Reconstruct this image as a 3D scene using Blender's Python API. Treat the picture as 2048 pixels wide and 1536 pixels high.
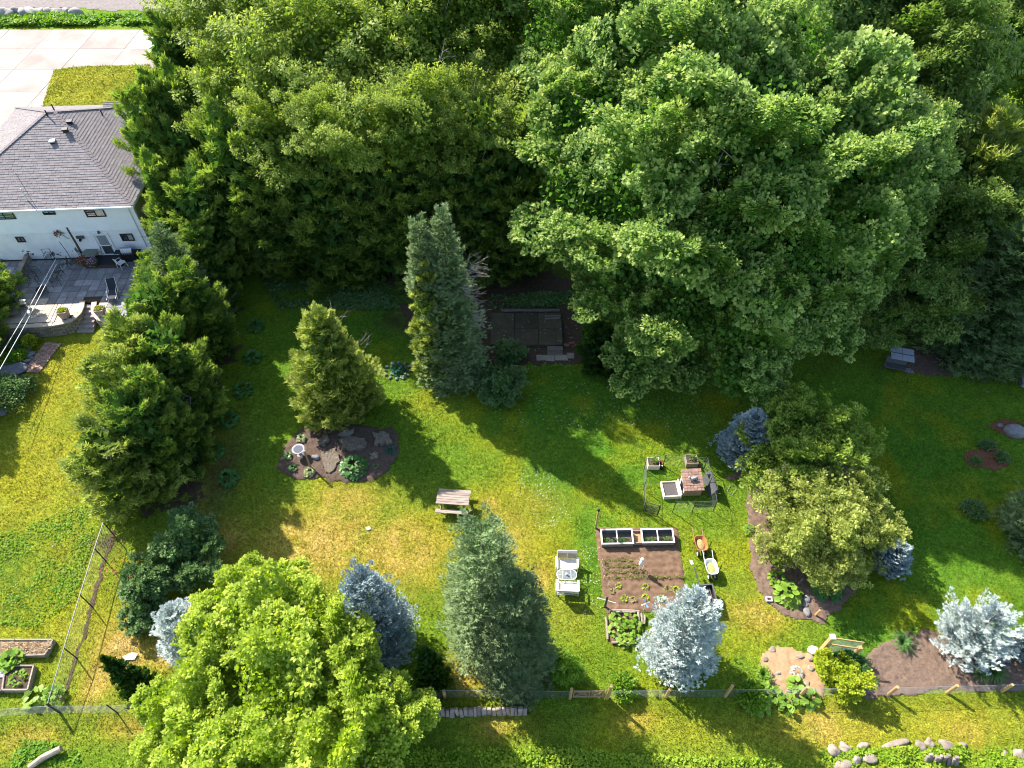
import bpy, bmesh, math
import numpy as np
from mathutils import Vector, Matrix, Euler
R = math.radians
sc = bpy.context.scene
for o in list(bpy.data.objects):
    bpy.data.objects.remove(o)
C = sc.collection

# ------------------------------------------------------------------ camera, sky, sun, exposure
CAM_H, PITCH, FPX = 35.0, R(49.0), 1420.0          # drone height, tilt below the horizon, focal length in photo pixels
cam_data = bpy.data.cameras.new('camera')
cam = bpy.data.objects.new('camera', cam_data)
C.objects.link(cam)
cam.location = (0, 0, CAM_H)
cam.rotation_euler = (math.pi / 2 - PITCH, 0, 0)
cam_data.sensor_width = 36.0
cam_data.lens = FPX / 2048 * 36.0
cam_data.clip_end = 2000
sc.camera = cam

SUN_EL, SUN_AZ = R(40.0), R(138.0)                  # the sun stands up-left of the frame (azimuth measured from +X)
world = bpy.data.worlds.new('World')
sc.world = world
world.use_nodes = True
wn = world.node_tree
bg = wn.nodes['Background']
sky = wn.nodes.new('ShaderNodeTexSky')
sky.sky_type = 'NISHITA'
sky.sun_disc = False
sky.sun_elevation = SUN_EL
sky.sun_rotation = R(-48.0)
wn.links.new(sky.outputs[0], bg.inputs[0])
bg.inputs[1].default_value = 0.145
sun_data = bpy.data.lights.new('sun', 'SUN')
sun_data.energy = 5.0
sun_data.angle = R(0.55)
sun_data.color = (1.0, 0.94, 0.84)
sun = bpy.data.objects.new('sun', sun_data)
C.objects.link(sun)
sd = Vector((math.cos(SUN_AZ) * math.cos(SUN_EL), math.sin(SUN_AZ) * math.cos(SUN_EL), math.sin(SUN_EL)))
sun.rotation_euler = sd.to_track_quat('Z', 'Y').to_euler()
sun.location = sd * 120
sc.view_settings.view_transform = 'Standard'
sc.view_settings.look = 'None'
sc.view_settings.gamma = 1
sc.view_settings.use_curve_mapping = False
sc.view_settings.exposure = 1.3
sc.render.engine = 'CYCLES'
sc.cycles.filter_width = 1.05
sc.cycles.max_bounces = 8
sc.cycles.diffuse_bounces = 7
sc.cycles.transmission_bounces = 4
sc.cycles.transparent_max_bounces = 6

# ------------------------------------------------------------------ surveying: photo pixel -> place in the yard
def hgt(x, y):
    """terrain height: the yard is level, the street side behind the house lies three metres higher"""
    t = np.clip((np.asarray(y, float) - 46.5) / 10.0, 0, 1)
    return 3.0 * t * t * (3 - 2 * t)

def ray(px, py):
    a, b = (px - 1024) / FPX, -(py - 768) / FPX
    c, s = math.cos(PITCH), math.sin(PITCH)
    return np.array([a, c + b * s, -s + b * c])

def at(px, py, z=0.0):
    d = ray(px, py)
    t = (z - CAM_H) / d[2]
    return np.array([d[0] * t, d[1] * t, z])

def G(px, py, dz=0.0):
    z = 0.0
    for _ in range(12):
        p = at(px, py, z)
        z = float(hgt(p[0], p[1]))
    p[2] = z + dz
    return p

def proj(p):
    q = np.asarray(p, float) - np.array([0, 0, CAM_H])
    c, s = math.cos(PITCH), math.sin(PITCH)
    f = q[1] * c - q[2] * s
    u = q[1] * s + q[2] * c
    return 1024 + FPX * q[0] / f, 768 - FPX * u / f

def tall(base, topy):
    """height of a thing whose foot is at base when its top is seen at picture row topy"""
    lo, hi = 0.0, 33.0
    for _ in range(50):
        m = (lo + hi) / 2
        if proj(base + np.array([0, 0, m]))[1] > topy: lo = m
        else: hi = m
    return lo

# ------------------------------------------------------------------ tagging
def tag(o, label=None, cat=None, group=None, kind=None):
    if label: o['label'] = label
    if cat: o['category'] = cat
    if group: o['group'] = group
    if kind: o['kind'] = kind
    return o

def thing(name, label, cat, loc=(0, 0, 0), rz=0.0, group=None):
    o = bpy.data.objects.new(name, None)
    C.objects.link(o)
    o.location = [float(v) for v in loc]
    o.rotation_euler = (0, 0, rz)
    o.empty_display_size = 0.2
    return tag(o, label, cat, group)

def link_mesh(name, me, mat=None, parent=None):
    o = bpy.data.objects.new(name, me)
    C.objects.link(o)
    if mat and not me.materials: me.materials.append(mat)
    if parent: o.parent = parent
    return o

def copy_tree(o, parent=None):
    c = o.copy()
    C.objects.link(c)
    if parent: c.parent = parent
    for ch in list(o.children): copy_tree(ch, c)
    return c

# ------------------------------------------------------------------ mesh builder
class MB:
    def __init__(s): s.v = []; s.f = []
    def add(s, vs, fs, M=None):
        n = len(s.v)
        if M is not None: vs = [tuple(M @ Vector(v)) for v in vs]
        s.v += [tuple(map(float, v)) for v in vs]
        s.f += [tuple(i + n for i in f) for f in fs]
        return s
    def box(s, c, d, rot=(0, 0, 0), taper=1.0):
        x, y, z = d[0] / 2, d[1] / 2, d[2] / 2
        t = taper
        vs = [(-x, -y, -z), (x, -y, -z), (x, y, -z), (-x, y, -z), (-x * t, -y * t, z), (x * t, -y * t, z), (x * t, y * t, z), (-x * t, y * t, z)]
        fs = [(0, 3, 2, 1), (4, 5, 6, 7), (0, 1, 5, 4), (1, 2, 6, 5), (2, 3, 7, 6), (3, 0, 4, 7)]
        return s.add(vs, fs, Matrix.Translation(Vector([float(k) for k in c])) @ Euler(rot).to_matrix().to_4x4())
    def beam(s, a, b, w, h=None):
        a, b = Vector([float(k) for k in a]), Vector([float(k) for k in b])
        d = b - a
        q = d.to_track_quat('X', 'Z')
        L = d.length / 2; w /= 2; h = (h / 2 if h else w)
        vs = [(x, y, z) for x in (-L, L) for y in (-w, w) for z in (-h, h)]
        fs = [(0, 1, 3, 2), (4, 6, 7, 5), (0, 4, 5, 1), (2, 3, 7, 6), (0, 2, 6, 4), (1, 5, 7, 3)]
        return s.add(vs, fs, Matrix.Translation((a + b) / 2) @ q.to_matrix().to_4x4())
    def tube(s, pts, r, n=8):
        pts = [Vector([float(k) for k in p]) for p in pts]
        if not hasattr(r, '__len__'): r = [r] * len(pts)
        vs, fs = [], []
        for i, p in enumerate(pts):
            d = (pts[min(i + 1, len(pts) - 1)] - pts[max(i - 1, 0)]).normalized()
            a = Vector((0, 0, 1)) if abs(d.z) < 0.9 else Vector((1, 0, 0))
            u = d.cross(a).normalized(); w = d.cross(u)
            for k in range(n):
                t = 2 * math.pi * k / n
                vs.append(p + (u * math.cos(t) + w * math.sin(t)) * r[i])
        for i in range(len(pts) - 1):
            for k in range(n):
                a, b = i * n + k, i * n + (k + 1) % n
                fs.append((a, b, b + n, a + n))
        fs.append(tuple(range(n - 1, -1, -1)))
        m = (len(pts) - 1) * n
        fs.append(tuple(range(m, m + n)))
        return s.add(vs, fs)
    def lathe(s, prof, n=20, c=(0, 0, 0), sx=1.0, sy=1.0):
        vs, fs = [], []
        for r, z in prof:
            for k in range(n):
                t = 2 * math.pi * k / n
                vs.append((c[0] + r * math.cos(t) * sx, c[1] + r * math.sin(t) * sy, c[2] + z))
        for i in range(len(prof) - 1):
            for k in range(n):
                a, b = i * n + k, i * n + (k + 1) % n
                fs.append((a, b, b + n, a + n))
        fs.append(tuple(range(n - 1, -1, -1)))
        m = (len(prof) - 1) * n
        fs.append(tuple(range(m, m + n)))
        return s.add(vs, fs)
    def prism(s, poly, z0, z1):
        n = len(poly)
        vs = [(p[0], p[1], z0) for p in poly] + [(p[0], p[1], z1) for p in poly]
        fs = [tuple(range(n - 1, -1, -1)), tuple(range(n, 2 * n))]
        fs += [(k, (k + 1) % n, (k + 1) % n + n, k + n) for k in range(n)]
        return s.add(vs, fs)
    def build(s, name, mat, parent=None, smooth=False, bevel=0.0, loc=None):
        me = bpy.data.meshes.new(name)
        me.from_pydata(s.v, [], s.f)
        if bevel:
            bm = bmesh.new(); bm.from_mesh(me)
            bmesh.ops.bevel(bm, geom=bm.edges[:], offset=bevel, segments=1, affect='EDGES', clamp_overlap=True)
            bm.to_mesh(me); bm.free()
        if smooth: me.polygons.foreach_set('use_smooth', [True] * len(me.polygons))
        me.update()
        o = link_mesh(name, me, mat, parent)
        if loc is not None: o.location = [float(k) for k in loc]
        return o

def rock_mesh(name, rng, d, sub=2, rough=0.25):
    bm = bmesh.new()
    bmesh.ops.create_icosphere(bm, subdivisions=sub, radius=0.5)
    k = rng.normal(size=(7, 3)); ph = rng.uniform(0, 6, 7)
    for v in bm.verts:
        n = v.co.normalized()
        s = 1 + rough * sum(math.sin(2.2 * n.dot(Vector(k[i])) + ph[i]) for i in range(7)) / 4
        v.co = Vector((v.co.x * d[0] * s, v.co.y * d[1] * s, max(v.co.z, -0.22) * d[2] * s))
    me = bpy.data.meshes.new(name); bm.to_mesh(me); bm.free()
    me.polygons.foreach_set('use_smooth', [sub > 2] * len(me.polygons))
    return me

# ------------------------------------------------------------------ materials
def nt_new(name):
    m = bpy.data.materials.new(name)
    m.use_nodes = True
    return m, m.node_tree.nodes, m.node_tree.links, m.node_tree.nodes['Principled BSDF']

def mat(name, c1, c2=None, scale=4.0, rough=0.8, bump=0.25, bscale=None, metal=0.0, rand=0.12, spec=0.3, stretch=(1, 1, 1), c3=None):
    m, n, l, p = nt_new(name)
    c2 = c2 or tuple(k * 0.7 for k in c1)
    tc = n.new('ShaderNodeTexCoord'); oi = n.new('ShaderNodeObjectInfo')
    mp = n.new('ShaderNodeMapping'); mp.inputs['Scale'].default_value = stretch
    l.new(tc.outputs['Object'], mp.inputs[0])
    w = n.new('ShaderNodeMath'); w.operation = 'MULTIPLY'; w.inputs[1].default_value = 37.0
    l.new(oi.outputs['Random'], w.inputs[0])
    nz = n.new('ShaderNodeTexNoise'); nz.noise_dimensions = '4D'
    nz.inputs['Scale'].default_value = scale; nz.inputs['Detail'].default_value = 7; nz.inputs['Roughness'].default_value = 0.65
    l.new(mp.outputs[0], nz.inputs['Vector']); l.new(w.outputs[0], nz.inputs['W'])
    cr = n.new('ShaderNodeValToRGB')
    cr.color_ramp.elements[0].position = 0.35; cr.color_ramp.elements[0].color = (*c2, 1)
    cr.color_ramp.elements[1].position = 0.65; cr.color_ramp.elements[1].color = (*c1, 1)
    if c3:
        e = cr.color_ramp.elements.new(0.78); e.color = (*c3, 1)
    l.new(nz.outputs['Fac'], cr.inputs[0])
    mr = n.new('ShaderNodeMapRange'); mr.inputs[3].default_value = 1 - rand; mr.inputs[4].default_value = 1 + rand
    l.new(oi.outputs['Random'], mr.inputs[0])
    hs = n.new('ShaderNodeHueSaturation')
    l.new(mr.outputs[0], hs.inputs['Value']); l.new(cr.outputs[0], hs.inputs['Color'])
    l.new(hs.outputs[0], p.inputs['Base Color'])
    p.inputs['Roughness'].default_value = rough; p.inputs['Metallic'].default_value = metal
    p.inputs['Specular IOR Level'].default_value = spec
    if bump:
        nb = n.new('ShaderNodeTexNoise'); nb.inputs['Scale'].default_value = bscale or scale * 5; nb.inputs['Detail'].default_value = 5
        l.new(mp.outputs[0], nb.inputs['Vector'])
        b = n.new('ShaderNodeBump'); b.inputs['Strength'].default_value = bump; b.inputs['Distance'].default_value = 0.03
        l.new(nb.outputs['Fac'], b.inputs['Height']); l.new(b.outputs[0], p.inputs['Normal'])
    return m

def leaf_mat(name, cols, tipcol, trans=0.3, rough=0.45, spec=0.35, tipmix=1.0, k=1.0):
    """cols: colours picked leaf by leaf through the attribute rnd; tipcol: young growth plus sunlit brightness put into the shoot tips (attribute tip)"""
    cols = [tuple(v * k for v in c) for c in cols]
    m, n, l, p = nt_new(name)
    a = n.new('ShaderNodeAttribute'); a.attribute_name = 'rnd'
    t = n.new('ShaderNodeAttribute'); t.attribute_name = 'tip'
    cr = n.new('ShaderNodeValToRGB')
    el = cr.color_ramp.elements
    while len(el) < len(cols): el.new(0.5)
    for i, c in enumerate(cols):
        el[i].position = i / (len(cols) - 1); el[i].color = (*c, 1)
    l.new(a.outputs['Fac'], cr.inputs[0])
    mx = n.new('ShaderNodeMix'); mx.data_type = 'RGBA'
    mt = n.new('ShaderNodeMath'); mt.operation = 'MULTIPLY'; mt.inputs[1].default_value = tipmix; mt.use_clamp = True
    l.new(t.outputs['Fac'], mt.inputs[0]); l.new(mt.outputs[0], mx.inputs['Factor'])
    l.new(cr.outputs[0], mx.inputs[6]); mx.inputs[7].default_value = (*tipcol, 1)
    l.new(mx.outputs[2], p.inputs['Base Color'])
    p.inputs['Roughness'].default_value = rough + .08; p.inputs['Specular IOR Level'].default_value = spec * .45
    if trans:
        tr = n.new('ShaderNodeBsdfTranslucent')
        hs = n.new('ShaderNodeHueSaturation'); hs.inputs['Saturation'].default_value = 1.12; hs.inputs['Value'].default_value = 1.3
        l.new(mx.outputs[2], hs.inputs['Color']); l.new(hs.outputs[0], tr.inputs[0])
        ms = n.new('ShaderNodeMixShader'); ms.inputs[0].default_value = trans
        l.new(p.outputs[0], ms.inputs[1]); l.new(tr.outputs[0], ms.inputs[2])
        l.new(ms.outputs[0], n['Material Output'].inputs[0])
    return m

# ------------------------------------------------------------------ numpy noise
def _h(ix, iy, s):
    n = (ix.astype(np.int64) * 374761393 + iy.astype(np.int64) * 668265263 + s * 1442695041) & 0x7fffffff
    n = ((n ^ (n >> 13)) * 1274126177) & 0x7fffffff
    return ((n ^ (n >> 16)) & 0xffff) / 65535.0

def vnoise(x, y, s=0):
    x = np.asarray(x, float); y = np.asarray(y, float)
    ix, iy = np.floor(x), np.floor(y)
    fx, fy = x - ix, y - iy
    fx = fx * fx * (3 - 2 * fx); fy = fy * fy * (3 - 2 * fy)
    a, b, c, d = _h(ix, iy, s), _h(ix + 1, iy, s), _h(ix, iy + 1, s), _h(ix + 1, iy + 1, s)
    return (a * (1 - fx) + b * fx) * (1 - fy) + (c * (1 - fx) + d * fx) * fy

def fbm(x, y, s=0, o=4):
    r, a, t = 0, 1.0, 0
    for i in range(o):
        r = r + a * vnoise(np.asarray(x) * 2 ** i, np.asarray(y) * 2 ** i, s + i); t += a; a *= 0.5
    return r / t

def in_poly(x, y, poly):
    x = np.asarray(x, float); y = np.asarray(y, float)
    r = np.zeros(x.shape, bool)
    n = len(poly)
    for i in range(n):
        x0, y0 = poly[i][0], poly[i][1]; x1, y1 = poly[(i + 1) % n][0], poly[(i + 1) % n][1]
        c = (y0 > y) != (y1 > y)
        xx = x0 + (y - y0) * (x1 - x0) / ((y1 - y0) or 1e-9)
        r ^= c & (x < xx)
    return r

# ------------------------------------------------------------------ foliage
def unit(v): return v / (np.linalg.norm(v, axis=-1, keepdims=True) + 1e-9)

class Fol:
    """collects leaves as four-cornered blades: foot, two flanks, tip"""
    def __init__(s, seed): s.rng = np.random.default_rng(seed); s.V = []; s.r = []; s.t = []
    def leaves(s, P, D, N, L, W, tip, rnd=None, fold=0.12, wide=0.5):
        n = len(P)
        D = unit(D); S = unit(np.cross(N, D)); N2 = np.cross(D, S)
        L = np.broadcast_to(np.asarray(L, float), (n,))[:, None]; W = np.broadcast_to(np.asarray(W, float), (n,))[:, None]
        mid = P + D * L * wide - N2 * W * fold
        s.V.append(np.stack([P, mid + S * W / 2, P + D * L, mid - S * W / 2], 1))
        s.r.append(s.rng.uniform(0, 1, n) if rnd is None else rnd)
        s.t.append(np.broadcast_to(np.asarray(tip, float), (n,)))
    def count(s): return sum(len(v) for v in s.V)
    def build(s, name, m, parent=None, origin=None):
        V = np.concatenate(s.V); n = len(V)
        if origin is not None: V = V - np.asarray(origin, float)
        me = bpy.data.meshes.new(name)
        me.vertices.add(4 * n); me.vertices.foreach_set('co', V.reshape(-1).astype(np.float32))
        me.loops.add(4 * n); me.loops.foreach_set('vertex_index', np.arange(4 * n, dtype=np.int32))
        me.polygons.add(n); me.polygons.foreach_set('loop_start', np.arange(0, 4 * n, 4, dtype=np.int32))
        for nm, a in (('rnd', s.r), ('tip', s.t)):
            at_ = me.attributes.new(nm, 'FLOAT', 'POINT')
            at_.data.foreach_set('value', np.repeat(np.concatenate(a), 4).astype(np.float32))
        me.update(calc_edges=True)
        return link_mesh(name, me, m, parent)

def sphere_dirs(rng, n, zmin=-1.0):
    z = rng.uniform(zmin, 1, n); t = rng.uniform(0, 2 * np.pi, n); r = np.sqrt(1 - z * z)
    return np.stack([r * np.cos(t), r * np.sin(t), z], 1)

def bough_mesh(name, seed, shoots=52, per=40, leaf=.086, aspect=.8, sl=.22, spread=.52, droop=.25, tall_=.24, gap=.30):
    """one leafy bough about a unit long: it grows along +X, shoots rise from it, each shoot ends in a rosette of leaves"""
    f = Fol(seed); rng = f.rng
    x = rng.uniform(.02, 1, shoots) ** .8
    wd = spread * np.sqrt(np.clip(1 - (2 * x - 1.05) ** 2, .05, 1))
    y = rng.uniform(-1, 1, shoots) * wd
    hole = vnoise(x * 5 + seed * 3.1, y * 5 + seed * 1.7, seed)
    x, y, wd = x[hole > gap], y[hole > gap], wd[hole > gap]; n = len(x)
    z = tall_ * (1 - (y / (wd + .05)) ** 2) * np.sin(np.clip(x, .1, 1) * 2.6) * rng.uniform(-.1, 1, n)
    P0 = np.stack([x * .92, y, z], 1)
    ax = unit(np.stack([.25 + .75 * x, y * 1.3, np.full(n, .62)], 1) + rng.normal(size=(n, 3)) * .28)
    Ls = sl * rng.uniform(.55, 1.35, n)
    k = np.repeat(np.arange(n), per); m = len(k)
    t = rng.uniform(0, 1, m) ** .65
    ph = rng.uniform(0, 2 * np.pi, m)
    a = np.tile([0, 0, 1.0], (m, 1)); U = unit(np.cross(ax[k], a + 1e-3)); W = np.cross(ax[k], U)
    rad = U * np.cos(ph)[:, None] + W * np.sin(ph)[:, None]
    P = P0[k] + ax[k] * (t * Ls[k])[:, None] + rad * (.034 + .075 * (1 - t) * rng.uniform(0, 1, m))[:, None]
    D = unit(rad * .85 + ax[k] * (.75 * t)[:, None] - np.array([0, 0, 1.0]) * droop * rng.uniform(.3, 1.2, m)[:, None] + rng.normal(size=(m, 3)) * .22)
    N = unit(ax[k] * .55 + np.array([0, 0, .75]) + rad * .2 + rng.normal(size=(m, 3)) * .24)
    q = leaf * rng.uniform(.6, 1.2, m) * (1.08 - .35 * t)
    tip = np.clip((t - .35) * 1.7, 0, 1) * (.35 + .65 * rng.uniform(0, 1, n)[k])
    rn = np.clip(rng.uniform(0, 1, n)[k] * .55 + rng.uniform(0, 1, m) * .45, 0, 1)
    f.leaves(P, D, N, q, q * aspect, tip, rn)
    o = f.build(name, None); me = o.data; bpy.data.objects.remove(o)
    return me

BOUGHS = {}
def broad_crown(f, lobes, kind, sub=.30, zmin=-.45, fill=2600, leaf=.2, size=2.55, crown=None, base=None, m=None, merge=False):
    """lobes: (centre, radii). Boughs stand out from each lobe; loose inner leaves fill the crown"""
    rng = f.rng
    cs = np.array([l[0] for l in lobes], float)
    rs = np.array([np.broadcast_to(np.asarray(l[1], float), (3,)) for l in lobes])
    subs = []
    for i in range(len(lobes)):
        n = max(6, int(1.7 / (sub * sub)))
        u = sphere_dirs(rng, n, zmin)
        p = cs[i] + u * rs[i] * rng.uniform(.55, 1.14, (n, 1))
        keep = np.ones(n, bool)
        for j in range(len(lobes)):
            if j != i: keep &= np.linalg.norm((p - cs[j]) / rs[j], axis=1) > .72
        r = rs[i].mean() * sub * rng.uniform(.75, 1.3, n)
        for k in np.nonzero(keep)[0]: subs.append((p[k], u[k], r[k]))
    nf = int(fill * len(lobes)); pr = rs.prod(1) ** (2 / 3)
    li = rng.choice(len(lobes), nf, p=pr / pr.sum())
    P = cs[li] + sphere_dirs(rng, nf) * rs[li] * rng.uniform(.3, .82, (nf, 1))
    q = leaf * rng.uniform(1.0, 1.9, nf)
    f.leaves(P, rng.normal(size=(nf, 3)), sphere_dirs(rng, nf), q, q * .85, 0.0)
    co = None if merge else f.build('crown', m, crown, base)
    for p, u, r in subs:
        me = BOUGHS[kind][int(rng.integers(len(BOUGHS[kind])))]
        d = unit(u * np.array([1, 1, .8]) + np.array([0, 0, .22]) + rng.normal(size=3) * .30)
        y = unit(np.cross(np.array([0, 0, 1.0]) + rng.normal(size=3) * .12, d)); z = np.cross(d, y)
        s = float(r * size * rng.uniform(.85, 1.15))
        q = p - d * s * .55 - np.asarray(base, float)
        mt = Matrix((tuple(d) + (0,), tuple(y) + (0,), tuple(z) + (0,), (0, 0, 0, 1))).transposed()
        if merge:
            nv = len(me.vertices); a = np.empty(nv * 3, np.float32); me.vertices.foreach_get('co', a); a = a.reshape(-1, 3) @ np.stack([d, y, z]) * s + q + np.asarray(base, float)
            ra, ta = np.empty(nv, np.float32), np.empty(nv, np.float32); me.attributes['rnd'].data.foreach_get('value', ra); me.attributes['tip'].data.foreach_get('value', ta)
            f.V.append(a.reshape(-1, 4, 3)); f.r.append(ra[::4]); f.t.append(ta[::4]); continue
        if not me.materials: me.materials.append(m)
        o = bpy.data.objects.new('bough', me); C.objects.link(o); o.parent = co; o['kind'] = 'stuff'
        o.matrix_local = Matrix.Translation(Vector(q)) @ mt @ Matrix.Scale(s, 4)
    if merge: f.build('foliage', m, crown, base)
    return np.array([x[0] for x in subs]), np.array([x[2] for x in subs])

def conifer(f, base, h, Rad, nb=420, twigs=14, tl=0.34, tw=0.085, z0=0.04, prof=0.8, low=-0.25, high=0.7, curl=0.25, jag=0.3, bend=(0, 0), flat=0.55, gap=0.0):
    """spruce / fir: branches in spiral, flat sprays of short twigs along each"""
    rng = f.rng
    q = rng.uniform(0, 1, nb)
    zf = z0 + (1 - z0) * (1 - np.sqrt(1 - q * 0.995))                # more branches where the cone is wide
    az = np.arange(nb) * 2.39996 + rng.normal(size=nb) * 0.35
    lump = 1 + jag * (fbm(az * 0.9 / 1.0 + 50, zf * 7, 3, 2) - 0.5) * 2
    r = Rad * (1 - zf) ** prof * lump * rng.uniform(0.78, 1.12, nb) + 0.12
    pitch = low + (high - low) * zf ** 1.3 + rng.normal(size=nb) * 0.1
    hd = np.stack([np.cos(az), np.sin(az), np.zeros(nb)], 1)
    o = np.asarray(base, float) + np.stack([bend[0] * zf, bend[1] * zf, zf * h], 1)
    k = np.repeat(np.arange(nb), twigs); m = len(k)
    t = np.clip(rng.uniform(0, 1, m) ** 0.62, 0.08, 1)
    side = np.stack([-np.sin(az), np.cos(az), np.zeros(nb)], 1)[k]
    bd = hd * np.cos(pitch)[:, None] + np.array([0, 0, 1.0]) * np.sin(pitch)[:, None]
    s = rng.choice([-1.0, 1.0], m) * rng.uniform(0, 1, m) * (1.08 - t)
    P = o[k] + bd[k] * (r[k] * t)[:, None] + side * (s * r[k] * flat)[:, None]
    P[:, 2] += curl * r[k] * (t ** 2.2) * 0.5 - 0.12 * np.abs(s) * r[k] + rng.normal(size=m) * 0.05
    D = unit(bd[k] + side * np.sign(s)[:, None] * rng.uniform(0.2, 0.9, m)[:, None] + np.array([0, 0, 1]) * (0.25 + curl * t)[:, None] * 0.8 + rng.normal(size=(m, 3)) * 0.25)
    L = tl * rng.uniform(0.6, 1.25, m) * (0.75 + 0.35 * t)
    rn = np.clip(rng.uniform(0, 1, nb)[k] * 0.5 + rng.uniform(0, 1, m) * 0.5, 0, 1)
    tip = np.clip(t * 1.25 - 0.35, 0, 1) * rng.uniform(0.6, 1, m)
    N = unit(np.array([0, 0, 1.0]) + rng.normal(size=(m, 3)) * 0.3)
    f.leaves(P, D, N, L, tw * rng.uniform(0.8, 1.3, m), tip, rn, fold=-0.1, wide=0.45)
    N2 = unit(np.cross(N, D) + rng.normal(size=(m, 3)) * 0.3)
    f.leaves(P, D, N2, L * 0.95, tw, tip, rn, fold=0.0, wide=0.45)
    # side needles fanning from each twig
    for sg in (-1, 1):
        S = unit(np.cross(N, D))
        f.leaves(P + D * (L * 0.35)[:, None], unit(D * 0.7 + S * sg * 0.75), N, L * 0.55, tw * 0.8, tip, rn, fold=0.0)

def cedar(f, base, h, Rad, nb=90, fans=30, fan=.36, blade=.06, fronds=6, prof=.55, dome=0.0, jag=.35, seed=0, bend=(0, 0), up=.5, blen=.52, fill=500, z0=.03, pitch=(.15, .75), flat=.42):
    """thuja: ragged boughs sweeping out and up, each carrying flat fans of scaly fronds"""
    rng = f.rng; base = np.asarray(base, float)
    q = rng.uniform(0, 1, nb); zf = z0 + (1 - z0) * (1 - (1 - q) ** .66)
    az = np.arange(nb) * 2.39996 + rng.normal(size=nb) * .4
    env = np.sqrt(np.clip(1 - zf ** dome, 0, 1)) * (.74 + .26 * np.clip(zf * 4, 0, 1)) if dome else np.clip(1 - zf, 0, 1) ** prof
    lump = 1 + jag * (fbm(np.cos(az) * 1.6 + 9 + seed, np.sin(az) * 1.6 + zf * 5, 5 + seed, 3) - .5) * 2.2
    re = Rad * env * lump * rng.uniform(.72, 1.12, nb)
    l = np.clip(Rad * blen * rng.uniform(.7, 1.25, nb), .25, None) * np.clip(.45 + .75 * env, .35, 1)
    pt = pitch[0] + (pitch[1] - pitch[0]) * zf + rng.normal(size=nb) * .18
    hd = np.stack([np.cos(az), np.sin(az), np.zeros(nb)], 1); sd_ = np.stack([-np.sin(az), np.cos(az), np.zeros(nb)], 1)
    bd = hd * np.cos(pt)[:, None] + np.array([0, 0, 1.0]) * np.sin(pt)[:, None]
    tipp = base + hd * np.maximum(re, .06)[:, None] + np.stack([bend[0] * zf, bend[1] * zf, zf * h], 1)
    k = np.repeat(np.arange(nb), fans); n = len(k)
    t = rng.uniform(0, 1, n) ** .7; sgn = rng.uniform(-1, 1, n) * np.sqrt(np.clip(1.05 - t, .05, 1))
    P0 = tipp[k] - bd[k] * (l[k] * (1 - t))[:, None] + sd_[k] * (sgn * l[k] * flat)[:, None]
    P0[:, 2] += (.16 * l[k] * (1 - sgn ** 2) + rng.normal(size=n) * .07 * l[k])
    ax = unit(bd[k] * .8 + sd_[k] * (sgn * .8)[:, None] + np.array([0, 0, up]) + rng.normal(size=(n, 3)) * .28)
    s2 = unit(np.cross(ax, np.array([0, 0, 1.0]) + rng.normal(size=(n, 3)) * .55)); Nn = np.cross(s2, ax)
    Nn = Nn * np.sign(Nn[:, 2:3] + 1e-6)
    rb = np.clip(rng.uniform(0, 1, nb)[k] * .55 + rng.uniform(0, .45, n), 0, 1)
    out = np.clip(t * 1.5 - .55, 0, 1) * rng.uniform(.35, 1, n)
    for c in range(fronds):
        a = (c / (fronds - 1) - .5) * 2.1
        D = unit(ax * math.cos(a) + s2 * math.sin(a) + rng.normal(size=(n, 3)) * .12)
        f.leaves(P0 + ax * (fan * .25 * (1 - abs(a) * .8)), D, unit(Nn + rng.normal(size=(n, 3)) * .25), fan * rng.uniform(.55, 1.1, n) * (1 - .25 * abs(a)), blade * rng.uniform(.8, 1.5, n), out, rb, fold=.1, wide=.6)
    zi = rng.uniform(.03, .85, fill); ei = np.sqrt(np.clip(1 - zi ** (dome or 1.2), 0, 1)); ai = rng.uniform(0, 6.28, fill); ri = Rad * ei * .62 * np.sqrt(rng.uniform(.1, 1, fill))
    Pi = base + np.stack([np.cos(ai) * ri + bend[0] * zi, np.sin(ai) * ri + bend[1] * zi, zi * h], 1)
    f.leaves(Pi, rng.normal(size=(fill, 3)), sphere_dirs(rng, fill), fan * 1.5, fan * .8, 0.0, rng.uniform(0, .4, fill))

def bush(f, c, rad, leaf=0.12, n=2600, tipk=1.0, zmin=-0.1, layers=0.4, elong=1.9, lift=0.5):
    """shrub or leafy clump: leaves over a lumpy dome"""
    rng = f.rng
    rad = np.broadcast_to(np.asarray(rad, float), (3,))
    u = sphere_dirs(rng, n, zmin)
    lump = 1 + 0.28 * (fbm(u[:, 0] * 3 + 7 + c[0], u[:, 1] * 3 + u[:, 2] * 2 + c[1], 11, 3) - 0.5) * 2.4
    k = 1 - layers * rng.uniform(0, 1, n) ** 1.6
    P = np.asarray(c, float) + u * rad * (lump * k)[:, None]
    D = unit(u * 0.9 + rng.normal(size=(n, 3)) * 0.6 + np.array([0, 0, lift * 0.4]))
    N = unit(np.array([0, 0, 0.9]) + u * 0.5 + rng.normal(size=(n, 3)) * 0.45)
    q = leaf * rng.uniform(0.7, 1.3, n)
    f.leaves(P, D, N, q, q / elong * 1.3, np.clip((k - 0.75) * 4, 0, 1) * rng.uniform(0.2, 1, n) * tipk)

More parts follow.
